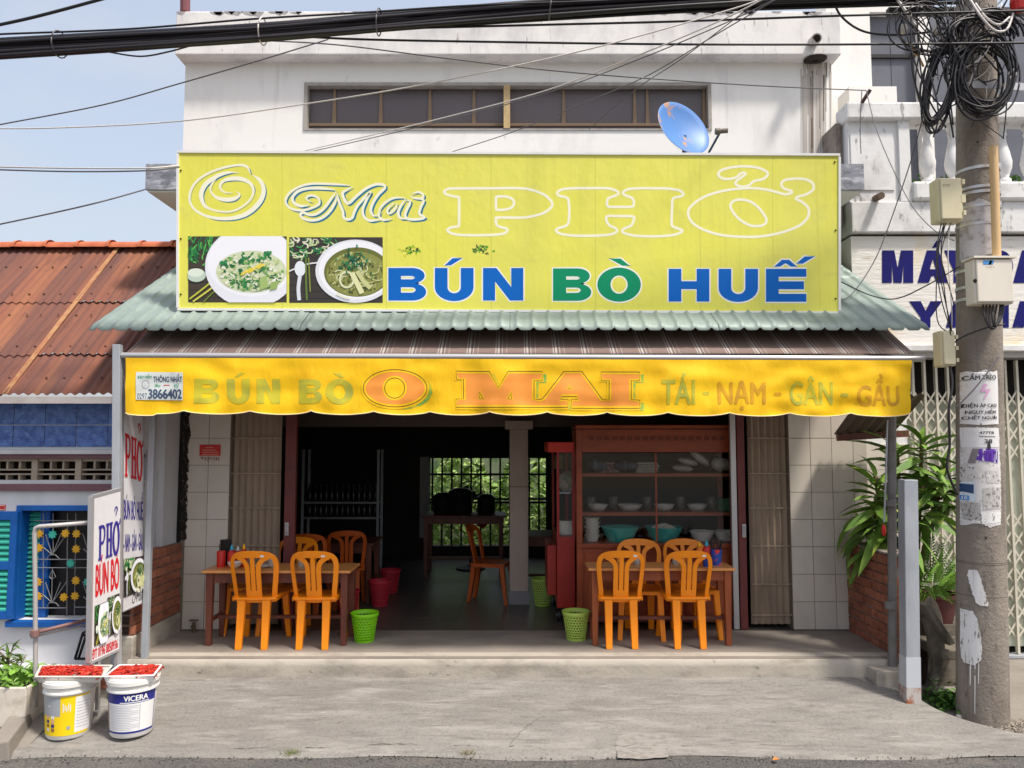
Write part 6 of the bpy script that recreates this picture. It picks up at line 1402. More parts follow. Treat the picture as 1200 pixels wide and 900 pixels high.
# boxes
def jbox(px0, py0, px1, py1, Y, d, m_, label, hinge=True):
    a = P(px0, py1, Y); b = P(px1, py0, Y); o = thing('junction_box', label, 'box', ((a.x + b.x) / 2, Y, a.z), 'boxes strapped to the pole')
    part(MB().box(a.x, b.x, Y, Y + d, a.z, b.z), 'case', m_, o, bevel=.012)
    part(MB().box(a.x + .01, b.x - .01, Y - .018, Y - .001, a.z + .01, b.z - .01), 'lid', m_, o, bevel=.008)
    return o, a, b
o, a, b = jbox(1101, 208, 1127, 259, 5.62, .13, M_beige, 'beige cable box on the balcony side of the pole, upper of the two')
q = MB(); ptext(q, 'FTTP', (1105, 216, 1113, 219), front(5.602, .002), .01); part(q, 'lettering', mat('faint_ink', S(150, 140, 110), .6), o)
part(MB().box(b.x - .02, b.x + .012, 5.60, 5.66, (a.z + b.z) / 2 - .03, (a.z + b.z) / 2 + .03), 'latch', M_beige, o)
for py in (214, 250): part(MB().box(b.x - .012, b.x + .008, 5.595, 5.64, P(0, py, 5.62).z - .018, P(0, py, 5.62).z + .018), 'hinge', M_beige, o)
o, a, b = jbox(1104, 387, 1119, 429, 5.66, .12, M_beige, 'narrow beige cable box on the pole above the plant')
for py in (395, 408, 422): part(MB().box(b.x - .004, b.x + .014, 5.645, 5.70, P(0, py, 5.66).z - .014, P(0, py, 5.66).z + .014), 'hinge', M_beige, o)
o, a, b = jbox(1143, 303, 1186, 356, 5.50, .12, M_cream, 'cream metal meter box strapped to the front of the pole')
part(MB().box(a.x - .012, b.x + .016, 5.47, 5.63, b.z, b.z + .014), 'rain_hood', M_cream, o)
q = MB(); f = front(5.482, .002); q.add([f(1152, 305), f(1165, 305), f(1163.5, 310), f(1152, 310)], [(0, 1, 2, 3)]); part(q, 'blue_logo', mat('logo_blue', S(70, 140, 200), .5), o)
q = MB(); q.add([f(1160, 305.3), f(1163, 305.3), f(1161, 310), f(1158, 310)], [(0, 1, 2, 3)]); part(q, 'logo_stroke', M_signw, o); q = MB(); ptext(q, 'V N P T', (1155, 312, 1165, 314), front(5.482, .002), .01); part(q, 'lettering', MATS['faint_ink'], o)
part(MB().lathe([(.012, 0), (.016, .02), (.01, .03)], P(1146, 329, 5.5) , 10, M=Matrix.Rotation(-pi / 2, 3, 'Y'), cap1=True), 'lock_knob', M_iron, o)
cd = MB().tube([P(1168, 302, 5.58), P(1166, 230, 5.58), P(1164, 172, 5.58)], .030, 12); single(cd, 'conduit_pipe', M_pvc, 'tan plastic conduit rising up the pole from the meter box', 'pipe', smooth=True, auto=60)
lp = MB()
for k in range(5): lp.tube(smoothpath([P(1152 + k * 4, 357, 5.54), P(1154 + k * 3, 372 + 4 * (k % 3), 5.5), P(1163 + k, 386 - k, 5.5), P(1174 - k, 372, 5.52), P(1176 - k, 357, 5.54)], False, 5), .006, 5)
single(lp, 'cable_loops', M_black, 'short black cable loops dangling under the cream meter box', 'cable', smooth=True)

# ---------------------------------------------------------------- cables overhead
def wire(pts, r, m_, label, n=6, group='overhead wires'):
    p3 = smoothpath([P(*p) for p in pts], False, 8); single(MB().tube(p3, r, n), 'overhead_wire', m_, label, 'wire', group, smooth=True)
CBN = thing('cable_bundle', 'thick bundle of black cables slanting across the top of the picture to the pole', 'cable bundle', P(300, 45, 5.3))
rc_ = random.Random(5)
for k in range(22):
    dy = rc_.uniform(-11, 11); dz = rc_.uniform(-.06, .06); r_ = rc_.uniform(.010, .019); j = lambda: rc_.uniform(-1.5, 1.5); fl = rc_.uniform(-7, 9)
    pts = [(-60, 61 + dy * .95 + j(), 5.3 + dz), (0, 56 + dy + j(), 5.3 + dz), (150, 48 + dy * .95 + j(), 5.3 + dz), (310, 37 + dy * .85 + j(), 5.3 + dz), (480, 24 + dy * .8 + j(), 5.35 + dz), (640, 11 + dy * .75 + fl * .3 + j(), 5.4 + dz), (800, 2 + dy * .7 + fl * .5, 5.45 + dz), (960, -7 + dy * .8 + fl * .8, 5.5 + dz), (1130, -16 + dy + fl, 5.55 + dz)]
    part(MB().tube(smoothpath([P(*p) for p in pts], False, 6), r_, 7), 'cable', M_black, CBN, smooth=True)
for (px, py) in ((70, 52), (308, 37), (444, 26), (645, 10)):
    a = P(px, py, 5.3); hh = (P(px, py - 14, 5.3) - P(px, py + 14, 5.3)).length / 2 * (1 if px < 500 else .8)
    tie = MB().tube([a + Vector((.01 * sin(t_), -.10 * cos(t_), hh * sin(t_))) for t_ in [2 * pi * k / 16 for k in range(17)]], .005, 5)
    part(tie, 'cable_tie', M_wire if px != 308 else M_wwire, CBN, smooth=True)
wire([(-40, 43, 5.25), (0, 40, 5.25), (150, 34, 5.25), (300, 22, 5.25), (420, 15, 5.3), (560, 6, 5.3), (700, 1, 5.35), (860, -8, 5.4)], .007, M_black, 'slim black wire running just above the thick cable bundle')
wire([(-30, 35, 5.6), (40, 20, 5.6), (130, -4, 5.6)], .012, M_black, 'short dark wire crossing the sky corner above the bundle')
wire([(-30, 153, 5.7), (0, 146, 5.7), (120, 123, 5.7), (210, 98, 5.7), (300, 72, 5.7), (385, 46, 5.7)], .005, M_wire, 'thin dark wire climbing from the sky to the cable bundle over the white wall')
wire([(-30, 150, 5.8), (60, 150, 5.8), (210, 142, 5.8), (350, 123, 5.8), (480, 102, 5.6), (600, 78, 5.4), (720, 50, 5.2), (860, 10, 5.1), (900, -5, 5.1)], .005, M_wwire, 'pale wire sagging from the sky past the upper window')
wire([(335, 182, 7.6), (420, 162, 7.1), (520, 138, 6.7), (640, 106, 6.2), (740, 68, 5.6), (840, 26, 5.25), (900, -4, 5.1)], .005, M_wwire, 'pale wire rising from the billboard edge across the window mullion')
wire([(340, 183, 7.6), (430, 163, 7.1), (530, 139, 6.7), (650, 106, 6.2), (750, 69, 5.6), (850, 27, 5.25), (915, -4, 5.1)], .004, M_wire, 'dark wire twinned with the pale wire rising from the billboard')
wire([(510, 184, 7.6), (600, 155, 7.1), (690, 118, 6.4), (760, 88, 5.8), (840, 40, 5.3), (915, -4, 5.1)], .004, M_wire, 'thin dark wire rising from the billboard top between window and dish')
wire([(690, 152, 7.8), (745, 105, 6.6), (800, 68, 5.8), (890, 0, 5.2)], .0035, M_black, 'fine black wire slanting over the right window panes')
wire([(-30, 195, 5.9), (80, 197, 5.9), (170, 197, 5.9), (210, 194, 6.2)], .006, M_wwire, 'pale wire reaching the marble canopy end from the sky')
wire([(-30, 198, 5.9), (80, 201, 5.9), (170, 200, 5.9), (210, 196, 6.2)], .006, M_wire, 'dark wire just below the pale one at the marble canopy end')
wire([(-30, 269, 5.9), (60, 250, 5.9), (120, 236, 5.9), (170, 222, 6.4)], .006, M_wire, 'lowest thin wire in the sky, ending at the canopy corner')
wire([(330, 41, 5.35), (420, 46, 5.4), (600, 49.5, 5.5), (800, 52, 5.5), (1000, 52, 5.5), (1220, 50, 5.3)], .008, M_black, 'lower of two level black cables across the parapet')
wire([(480, 33, 5.4), (640, 29, 5.4), (800, 25, 5.5), (1000, 18, 5.5), (1220, 12, 5.3)], .008, M_black, 'upper of two level black cables across the parapet')
wire([(320, 48, 5.6), (400, 53, 5.6), (520, 68, 5.7), (640, 82, 5.8), (760, 92, 5.8), (900, 101, 6.2), (1015, 106, 7.0)], .005, M_wire, 'thin wire descending from the bundle to the iron rod on the balcony')
wire([(128, 61, 5.5), (165, 66, 5.5), (200, 60, 5.5), (235, 50, 5.5)], .006, M_black, 'slack loop of wire hanging under the bundle in the sky')
wire([(975, -5, 5.6), (985, 18, 5.6), (1010, 36, 5.6), (1045, 41, 5.6), (1085, 38, 5.6), (1120, 30, 5.5)], .008, M_black, 'slack black cable swinging into the pole from the parapet end')
wire([(1015, 106, 7.1), (1030, 160, 6.9), (1065, 235, 6.6), (1095, 270, 6.2), (1118, 282, 5.8)], .004, M_wire, 'thin wire slanting down from the iron rod past the balcony panel')
wire([(1088, 110, 6.2), (1070, 180, 6.5), (1045, 255, 6.7), (1025, 305, 6.7), (998, 345, 6.6), (980, 352, 6.5)], .005, M_wire, 'thin wire looping from the pole down over the green roof edge')
wire([(985, 330, 6.5), (1020, 346, 6.3), (1050, 350, 6.1), (1085, 335, 5.9), (1125, 312, 5.7)], .005, M_black, 'black wire sagging from the billboard end to the pole')
wire([(1113, 428, 5.68), (1116, 450, 5.64), (1112, 480, 5.62), (1113, 520, 5.62), (1110, 550, 5.62), (1122, 580, 5.64)], .009, M_black, 'thick black cable hugging the plant side of the pole')
wire([(1010, 106, 7.1), (1008, 150, 7.15), (1009, 180, 7.15)], .004, M_wire, 'short wire hanging plumb from the iron rod')
wire([(1178, 380, 5.55), (1150, 386, 5.58), (1120, 400, 5.66), (1114, 418, 5.7)], .006, M_black, 'black wire wrapping round the pole under the meter box')
wire([(1120, 478, 5.62), (1145, 452, 5.58), (1172, 416, 5.6)], .006, M_wire, 'grey wire slanting up across the warning notice')
# tangles on the pole
rk = random.Random(21)
def coil(label, cx, cy, rx, ry, n, Y, tilt, a0=0, a1=2 * pi, jr=.12, rr=.0085):
    t_ = thing('cable_coil', label, 'cable coil', P(cx, cy + ry, Y), 'coils of spare cable on the pole')
    for k in range(n):
        ex = rx * (1 + rk.uniform(-jr * 1.6, jr)); ey_ = ry * (1 + rk.uniform(-jr, jr)); ox = rk.gauss(0, rx * .13); oy = rk.gauss(0, ry * .10); ph = rk.uniform(0, 6); yy = Y + rk.uniform(-.07, .07)
        pts = []
        for i in range(22):
            t = a0 + (a1 - a0) * i / 21; w_ = 1 + .05 * sin(3 * t + ph)
            x = ex * cos(t) * w_; y = ey_ * sin(t) * w_; pts.append(P(cx + ox + x * cos(tilt) - y * sin(tilt), cy + oy + x * sin(tilt) + y * cos(tilt), yy + .03 * sin(t + ph)))
        part(MB().tube(smoothpath(pts, False, 2), rr * rk.uniform(.6, 1.2), 5), 'cable_loop', M_black, t_, smooth=True)
coil('long oval coil of black cable hanging beside the pole over the balcony', 1101, 98, 16, 46, 18, 5.52, .22)
coil('wide coil of black cable slung across the front of the pole', 1152, 88, 34, 40, 20, 5.48, .05, 0, 2 * pi, .16)
coil('bunch of black cable arcs gathered at the top of the pole', 1155, 42, 42, 24, 18, 5.46, 0, pi, 2 * pi, .25)
coil('loose thin loops of black wire left of the pole top', 1088, 38, 34, 26, 7, 5.5, .3, 0, 2 * pi, .35, .006)
tg = thing('wire_tangle', 'tangle of black and white drop wires round the pole top', 'wires', P(1140, 120, 5.45))
for k in range(44):
    x0 = rk.uniform(1040, 1205); y0 = rk.uniform(-15, 25); x1 = rk.uniform(1085, 1195); y1 = rk.uniform(50, 165); mx_ = (x0 + x1) / 2 + rk.uniform(-30, 30); my = (y0 + y1) / 2 + rk.uniform(-10, 45)
    part(MB().tube(smoothpath([P(x0, y0, 5.5 + rk.uniform(-.08, .05)), P(mx_, my, 5.46 + rk.uniform(-.06, .05)), P(x1, y1, 5.5 + rk.uniform(-.05, .05))], False, 8), rk.uniform(.003, .007), 5), 'drop_wire', M_black if k % 9 else M_wwire, tg, smooth=True)
for k in range(6):
    x = 1108 + rk.uniform(-6, 12); part(MB().tube(smoothpath([P(x, 258, 5.68), P(x - rk.uniform(2, 14), 300, 5.64), P(x + rk.uniform(-14, 6), 350 + 8 * k, 5.64), P(1112 + rk.uniform(-3, 5), 390, 5.7)], False, 6), .004, 5), 'drop_wire', M_black if k != 2 else M_wwire, tg, smooth=True)
part(MB().tube(smoothpath([P(1052, 0, 5.5), P(1062, 14, 5.48), P(1073, 30, 5.46)], False, 5), .010, 6), 'white_cable', M_wwire, tg, smooth=True)
part(MB().tube(smoothpath([P(1137, 0, 5.4), P(1150, 20, 5.36), P(1166, 36, 5.36), P(1180, 34, 5.38), P(1187, 16, 5.42)], False, 6), .009, 6), 'white_cable', M_wwire, tg, smooth=True)
part(MB().tube(smoothpath([P(1143, 4, 5.4), P(1155, 20, 5.36), P(1170, 29, 5.36), P(1183, 20, 5.4)], False, 6), .008, 6), 'white_cable', M_wwire, tg, smooth=True)
for (px, py) in ((1059, 34), (1096, 37)): part(MB().lathe([(.022, -.03), (.03, 0), (.022, .03)], P(px, py, 5.5), 10, cap1=True), 'insulator', mat('porcelain', S(206, 196, 186), .4), tg, smooth=True)
for (px, py, h_) in ((1082, 78, 30), (1074, 62, 20)):
    part(MB().tube(smoothpath([P(px, py, 5.55), P(px - 6, py - h_ * .4, 5.52), P(px - 14, py - h_ * .6, 5.5)], False, 4), .009, 6), 'tan_wire', M_pvc, tg, smooth=True)
part(MB().lathe([(.05, -.06), (.06, 0), (.05, .06)], P(1194, 3, 5.42), 12, cap1=True), 'red_insulator', M_red, tg)

# ---------------------------------------------------------------- satellite dish
DY = 6.95
dn = Vector((.44, -.84, .32)).normalized(); DM = dn.to_track_quat('Z', 'Y').to_matrix(); dc = P(801, 150, DY)
DS = thing('satellite_dish', 'blue rust-flaked satellite dish behind the top edge of the billboard', 'satellite dish', dc - Vector((0, 0, .3)))
M_dish = mat('blue_dish_paint', S(74, 122, 186), .45, [(S(76, 126, 184), 4, .45, .7, .6), (S(176, 128, 84), (5, 5, 5), .6, .64, 1)])
d_ = part(MB().lathe([(.001, -.05), (.09, -.045), (.17, -.03), (.24, -.01), (.285, .008), (.292, .006), (.285, -.002), (.24, -.022), (.17, -.042), (.09, -.057), (.001, -.062)], dc, 40, M=DM, cap0=False), 'reflector', M_dish, DS, smooth=True, auto=50)
l0 = dc + DM @ Vector((0, -.28, 0)); e1 = P(845, 153, DY - .25)
lo = P(830, 180, DY - .05)
part(MB().tube([lo + Vector((-.1, .05, -.1)), lo, e1], .011, 8), 'feed_arm', mat('arm_blue', S(70, 90, 120), .5), DS)
part(MB().tube([P(839, 154, DY - .25), P(853, 153, DY - .27)], .022, 10), 'receiver', mat('receiver_grey', S(120, 112, 104), .6), DS)
part(MB().lathe([(.03, -.02), (.03, .02)], P(841, 154, DY - .26), 12, M=Matrix.Rotation(pi / 2, 3, 'Y'), cap1=True), 'feed_horn', MATS['receiver_grey'], DS)
part(MB().tube([dc + Vector((.02, .06, -.05)), dc + Vector((.02, .08, -.5))], .022, 8), 'mast', MATS['arm_blue'], DS)
single(MB().tube([P(217, 14, 7.85), P(217, -30, 7.85)], .05, 10), 'roof_pipe', mat('maroon_pipe', S(110, 60, 66), .6), 'maroon pipe standing on the parapet corner', 'pipe')

# ---------------------------------------------------------------- chili trays on buckets
def bucket(px, py, rz, label, kind):
    Y = 5.50; p0 = P(px, py, Y); zg = p0.z - .012; x = p0.x; t_ = thing('paint_bucket', label, 'bucket', (x, Y, zg), 'paint buckets under the chili trays')
    r0, r1, h = .140, .160, .375
    prof = [(r0 - .008, 0), (r0, .012), (r0 + (r1 - r0) * .8, h * .80), (r1 + .008, h * .81), (r1 + .008, h * .84), (r1, h * .85), (r1 + .004, h * .93), (r1 + .012, h * .935), (r1 + .012, h), (r1 - .004, h)]
    part(MB().lathe(prof, (x, Y, zg), 40), 'body', mat('white_bucket_plastic', S(222, 220, 216), .4, [(S(196, 190, 182), (6, 6, 3), .5, .75, .5)]), t_, smooth=True, auto=40)
    part(MB().lathe([(r1 + .008, h), (r1 + .006, h + .012), (.001, h + .014)], (x, Y, zg), 40, cap0=False), 'lid', MATS['white_bucket_plastic'], t_)
    def cyl(a_, t, off):     # a: degrees from the street-facing line, t: height share
        r_ = r0 + (r1 - r0) * .8 * t / .8 + off; A = radians(a_); return Vector((x + r_ * sin(A), Y - r_ * cos(A), zg + h * t))
    def rect(a0, a1, t0, t1, c_, off, name='label_print'):
        part(MB().grid(lambda u, v: cyl(a0 + (a1 - a0) * u, t0 + (t1 - t0) * v, off), max(2, int(abs(a1 - a0) / 6)), 3), name, c_, t_, smooth=True)
    def tx(body, a0, a1, t0, t1, c_, off, bold=.03):
        q = MB(); vs, fs = text2(body, bold); q.add([Vector((v.x, v.y, v.z * .0002)) for v in vs], fs); q = refine(q, .12); q.v = [cyl(a0 + (a1 - a0) * v.x, t0 + (t1 - t0) * v.y, off + v.z) for v in q.v]; part(q, 'lettering', c_, t_)
    return rect, tx
M_y = mat('label_yellow', S(240, 206, 20), .45); M_g = mat('label_grey', S(160, 164, 168), .45); M_n = mat('label_navy', S(38, 44, 130), .45); M_lw = mat('label_white', S(226, 226, 226), .45); M_lo = mat('label_orange', S(230, 140, 80), .45); M_lr = mat('label_salmon', S(226, 170, 150), .45); M_fine = mat('fine_print', S(180, 182, 190), .5)
rect, tx = bucket(80.5, 857, 0, 'white paint bucket with a yellow and grey label, nearer the kerb stone', 0)
rect(-85, 80, .08, .78, M_y, .0015); rect(-85, 8, .43, .78, M_g, .0022); rect(42, 85, .12, .75, M_lw, .0024)
rect(-80, -55, .56, .66, M_lo, .003); rect(-80, -58, .44, .55, M_n, .0032); rect(-80, -60, .33, .43, M_lw, .003); rect(-80, -60, .26, .30, mat('label_brown', S(150, 100, 80), .5), .003)
for i in range(4):
    for a_ in (-32, -16): rect(a_, a_ + 9, .16 + i * .075, .215 + i * .075, [M_lw, MATS['label_brown'], M_n, M_lr][(i + (a_ > -20)) % 4], .003)
for i in range(9): rect(46, 78, .2 + i * .055, .212 + i * .055, M_fine, .003)
for i in range(5): rect(14 + i * 4, 16 + i * 4, .50 + .03 * (i % 2), .66 - .03 * (i % 3), M_lw, .003)
rect(24, 32, .19, .25, M_g, .003); rect(-25, -18, .60, .62, M_lw, .003)
rect, tx = bucket(154.5, 855, 0, 'white paint bucket with a navy and white printed label, nearer the step', 1)
rect(-48, 88, .09, .80, M_n, .0015); rect(-45, 85, .125, .62, M_lw, .0022); rect(-80, -52, .12, .62, M_lr, .0015); rect(-80, -52, .62, .78, M_n, .0018); rect(-80, -52, .05, .12, M_n, .0018)
tx('VICERA', 4, 62, .665, .765, M_signw, .003, .04); rect(-5, 66, .632, .648, M_lw, .0028)
for i in range(15): rect(-38 + (i % 3) * 2, 40 if i % 4 else 22, .155 + i * .03, .163 + i * .03, M_fine, .003)
rect(42, 44, .15, .6, M_fine, .003)
def tray(c4, zt, label, m_, hh):
    'c4: corners near-left, near-right, far-right, far-left at tray height'
    c = sum(c4, Vector()) / 4; t_ = thing('tray', label, 'tray', c, 'trays of drying chilies')
    ins = [c + (p - c) * .9 - Vector((0, 0, hh)) for p in c4]
    q = MB(); q.add(c4 + ins, [(0, 1, 5, 4), (1, 2, 6, 5), (2, 3, 7, 6), (3, 0, 4, 7), (4, 5, 6, 7)])
    o = part(q, 'dish', m_, t_); sd = o.modifiers.new('t', 'SOLIDIFY'); sd.thickness = .006; sd.offset = 0
    q = MB()
    for i in range(4): q.beam(c4[i], c4[(i + 1) % 4], .016, .010)
    part(q, 'rim', m_, t_, bevel=.004)
    ch = MB(); ax = (c4[1] - c4[0]); ay = (c4[3] - c4[0])
    for k in range(620):
        u, v = R.uniform(.03, .97), R.uniform(.04, .96); mound = .022 * (1 - (2 * u - 1) ** 4) * (1 - (2 * v - 1) ** 4)
        p = c4[0] + ax * u + ay * v + Vector((0, 0, -hh * .35 + mound + R.uniform(-.008, .006)))
        a_ = R.uniform(0, 2 * pi); d = Vector((cos(a_), sin(a_), R.uniform(-.3, .3))); l = R.uniform(.012, .026); r_ = R.uniform(.0035, .006)
        ch.tube([p - d * l, p + Vector((0, 0, .003)), p + d * l], [r_, r_ * .95, .0008], 5, False)
    part(ch, 'chilies', mat('red_chili', S(196, 52, 38), .4, [(S(150, 26, 22), 22, .42, .6, .9), (S(222, 100, 60), 30, .58, .66, .9), (S(236, 150, 90), 55, .66, .72, .8)]), kind='stuff', smooth=True)
zt1 = -.283 + .375 + .032
def onz(px, py, z):
    dx = (px - 600) / 900; dy = (450 - py) / 900; d = Vector((dx, cos(PITCH) - dy * sin(PITCH), sin(PITCH) + dy * cos(PITCH))); t = (z - EYE) / d.z; return Vector((d.x * t, d.y * t, z))
M_tray1 = mat('grey_foam_tray', S(204, 200, 192), .6, [(S(180, 174, 166), 8, .45, .7, .5)]); M_tray2 = mat('white_plastic_tray', S(230, 228, 226), .4)
tray([onz(42, 793, zt1), onz(120, 793, zt1), onz(131, 780, zt1), onz(48, 780, zt1)], zt1, 'grey tray heaped with red chilies on the yellow-labelled bucket', M_tray1, .04)
tray([onz(122, 793, zt1), onz(180, 791.5, zt1), onz(189, 779.5, zt1), onz(140, 779.5, zt1)], zt1, 'white flared tray heaped with red chilies on the navy-labelled bucket', M_tray2, .045)

# ---------------------------------------------------------------- left foreground clutter
M_pipe = mat('grey_rack_pipe', S(172, 168, 166), .5, [(S(140, 110, 96), (9, 9, 9), .62, .7, .7)], metal=.2)
rk_ = thing('pipe_rack', 'bent grey pipe frame standing on the kerb stone by the blue window', 'pipe frame', P(41, 828, 5.62))
part(MB().tube(smoothpath([P(41.5, 828, 5.62), P(41.5, 720, 5.62), P(40.5, 625, 5.62)], False, 4) + [P(42, 618.5, 5.62), P(46, 617, 5.62), P(112, 612, 5.75)], .016, 10), 'pipe', M_pipe, rk_, smooth=True)
part(MB().tube([P(35, 743, 5.58), P(104, 726, 5.85)], .014, 8), 'lower_bar', mat('maroon_bar', S(128, 96, 92), .6), rk_, smooth=True); part(MB().tube([P(36, 747, 5.6), P(104, 731, 5.87)], .009, 8), 'lower_bar', M_pipe, rk_, smooth=True)
part(MB().lathe([(.03, -.02), (.03, .02)], P(41, 742, 5.6), 10, cap1=True), 'clamp', MATS['maroon_bar'], rk_)
ks = MB().hexa([P(-12, 893, 5.16) + Vector((0, 0, -.05)), P(12, 884, 5.20) + Vector((0, 0, -.05)), P(70, 808, 6.1) + Vector((0, 0, -.1)), P(44, 812, 6.1) + Vector((0, 0, -.1)), P(-14, 872, 5.16), P(10, 868, 5.20), P(68, 792, 6.1), P(46, 790, 6.1)])
single(ks, 'kerb_stone', M_side, 'long grey kerb stone slanting beside the foam planter', 'kerb stone', bevel=.012)
pb = thing('foam_planter', 'dirty white foam box planted with herbs at the street corner', 'planter', P(10, 845, 5.62))
a = P(-30, 848, 5.5); b = P(31, 806, 5.5); M_foam = mat('dirty_foam', S(206, 198, 186), .8, [(S(150, 138, 120), (6, 6, 8), .48, .7, .7)])
z0, z1 = a.z - .03, b.z
q = MB(); X0, X1, Y0_, Y1_ = a.x, b.x, 5.5, 5.86
for (x0, x1, y0, y1) in ((X0, X1, Y0_, Y0_ + .03), (X0, X1, Y1_ - .03, Y1_), (X0, X0 + .03, Y0_ + .03, Y1_ - .03), (X1 - .03, X1, Y0_ + .03, Y1_ - .03)): q.box(x0, x1, y0, y1, z0, z1)
part(q, 'box', M_foam, pb, bevel=.008); part(MB().box(X0 + .03, X1 - .03, Y0_ + .03, Y1_ - .03, z0, z1 - .03), 'soil', M_earth, pb)
def leafmesh(L, w, droop, n=5, fold=.2):
    b = MB(); vs = []
    for i in range(n + 1):
        t = i / n; ww = w * sin(pi * min(1, .06 + t * .94)) ** .75; z = -droop * t * t; x = L * t
        vs += [(x, -ww, z + fold * ww), (x, 0, z), (x, ww, z + fold * ww)]
    b.add(vs, [(3 * i + k, 3 * i + k + 1, 3 * i + 4 + k, 3 * i + 3 + k) for i in range(n) for k in (0, 1)]); return b
def aim(pos, d, roll=0):
    d = d.normalized(); up = Vector((0, 0, 1)) if abs(d.z) < .95 else Vector((0, 1, 0)); y = up.cross(d).normalized(); z = d.cross(y)
    M = Matrix((d, y, z)).transposed().to_4x4(); return Matrix.Translation(pos) @ M @ Matrix.Rotation(roll, 4, 'X')
h1 = mesh(leafmesh(.07, .02, .015, 3), 'leaf', M_leafl); h2 = mesh(leafmesh(.12, .012, .03, 3), 'leaf', M_leafd)
for k in range(150):
    p = Vector((R.uniform(X0 + .03, X1 - .02), R.uniform(Y0_ + .03, Y1_ - .04), z1 - .03 + R.uniform(0, .09))); piece(h1, 'leaf', pb, aim(p, Vector((R.uniform(-1, 1), R.uniform(-1, 1), R.uniform(.1, .9))), R.uniform(-1, 1)))
hb_ = thing('herb_plant', 'airy dark green herb bush rising behind the foam planter', 'plant', P(5, 790, 5.9))
for k in range(9):
    a0 = Vector((P(8, 800, 5.9).x + R.uniform(-.1, .06), 5.9, -.02)); tip = P(R.uniform(-8, 26), R.uniform(752, 775), 5.9) + Vector((0, R.uniform(-.1, .1), 0))
    part(MB().tube([a0, (a0 + tip) / 2 + Vector((R.uniform(-.03, .03), 0, .03)), tip], .003, 4), 'stem', M_stalk, hb_)
    for q_ in range(9):
        t = .35 + .65 * q_ / 9; p = a0.lerp(tip, t); piece(h2, 'leaf', hb_, aim(p, Vector((R.uniform(-1, 1), R.uniform(-1, 1), R.uniform(-.3, .6)))))
single(MB().box(P(150, 800, 6.15).x - .42, P(168, 800, 6.15).x, 5.95, 6.26, -.3, -.13), 'concrete_block', M_step, 'grey concrete block behind the chili trays at the wall foot', 'block', bevel=.01)
for k, (px, lb) in enumerate(((120, 'loose red brick lying on the block between the buckets'), (112, 'loose red brick lying behind the yellow-labelled bucket'))):
    a = P(px, 812, 5.98); single(MB().box(a.x - .09, a.x + .09, 5.93 + .1 * k, 6.02 + .1 * k, -.129, -.07), 'loose_brick', M_brick, lb, 'brick', bevel=.004)
bf = MB(); 
for (p, q_) in (((88, 772), (97, 742)), ((97, 742), (112, 733)), ((92, 772), (101, 744)), ((88, 772), (104, 772)), ((104, 772), (112, 735)), ((97, 745), (112, 738))): bf.tube([P(*p, 6.2), P(*q_, 6.2)], .010, 6)
single(bf, 'folded_stand', M_iron, 'black folded metal stand leaning behind the slanted white sign', 'stand', smooth=True)

# ---------------------------------------------------------------- right side planting and bench
DR = thing('dracaena_plant', 'tall bushy plant with long drooping green leaves between brick wall and pole', 'plant', (3.52, 6.95, -.3))
lm = [mesh(leafmesh(L, w, dr), 'leaf', M_leafd, True) for L, w, dr in ((.34, .040, .14), (.40, .044, .22), (.30, .042, .08), (.44, .040, .30))]
rd = random.Random(31)
stems = []
for (bx_, by_, tx_, ty_, tz_) in ((3.45, 6.95, 3.16, 6.72, 1.30), (3.5, 7.0, 3.42, 6.85, 1.52), (3.55, 6.95, 3.62, 6.8, 1.62), (3.5, 6.9, 3.36, 6.75, 1.15), (3.52, 7.0, 3.78, 6.8, 1.25), (3.48, 6.95, 3.20, 6.8, 1.0), (3.5, 7.0, 3.56, 6.7, 1.22), (3.5, 7.0, 3.80, 6.78, 1.38), (3.5, 7.0, 3.30, 6.74, .98)):
    tz_ += .12
    pts = smoothpath([Vector((bx_, by_, -.3)), Vector(((bx_ + tx_) / 2 + .05, by_, tz_ * .5)), Vector((tx_, ty_, tz_))], False, 5); part(MB().tube(pts, .018, 7), 'stem', M_stalk, DR, smooth=True); stems.append((pts[-1], pts[-1] - pts[-3]))
for (tp_, dr_) in stems:
    for k in range(26):
        a_ = k * 2.4 + rd.uniform(-.3, .3); el_ = 1.0 - 1.5 * (1 - k / 26); d = Vector((cos(a_) * cos(el_), sin(a_) * cos(el_) - .15, sin(el_)))
        piece(lm[rd.randrange(4)], 'leaf', DR, aim(tp_ - Vector((0, 0, .34 * (1 - k / 26))), d, rd.uniform(-.7, .7)) @ Matrix.Scale(rd.uniform(.55, 1.0), 4))
for k in range(40):
    p = Vector((rd.uniform(3.12, 3.36), rd.uniform(6.75, 7.1), rd.uniform(.7, 1.1))); piece(lm[rd.randrange(4)], 'leaf', DR, aim(p, Vector((rd.uniform(-1, 1), rd.uniform(-1, .2), rd.uniform(-.9, .1))), rd.uniform(-.5, .5)))
PT_ = thing('potted_fern', 'feathery light green fern in a maroon pot behind the bench', 'plant', (3.62, 6.72, -.3))
ptop = P(0, 694, 6.7).z
part(MB().lathe([(.12, ptop - .24), (.17, ptop - .03), (.19, ptop - .03), (.19, ptop), (.165, ptop), (.16, ptop - .03)], (at(1088, 6.7), 6.7, 0), 24), 'pot', mat('maroon_pot', S(96, 54, 52), .7, [(S(90, 48, 44), 6, .45, .7, .5)]), PT_, smooth=True, auto=40)
part(MB().box(at(1088, 6.7) - .17, at(1088, 6.7) + .17, 6.55, 6.86, -.34, ptop - .242), 'stand', M_bench, PT_)
fcx = at(1086, 6.7); fm_ = []
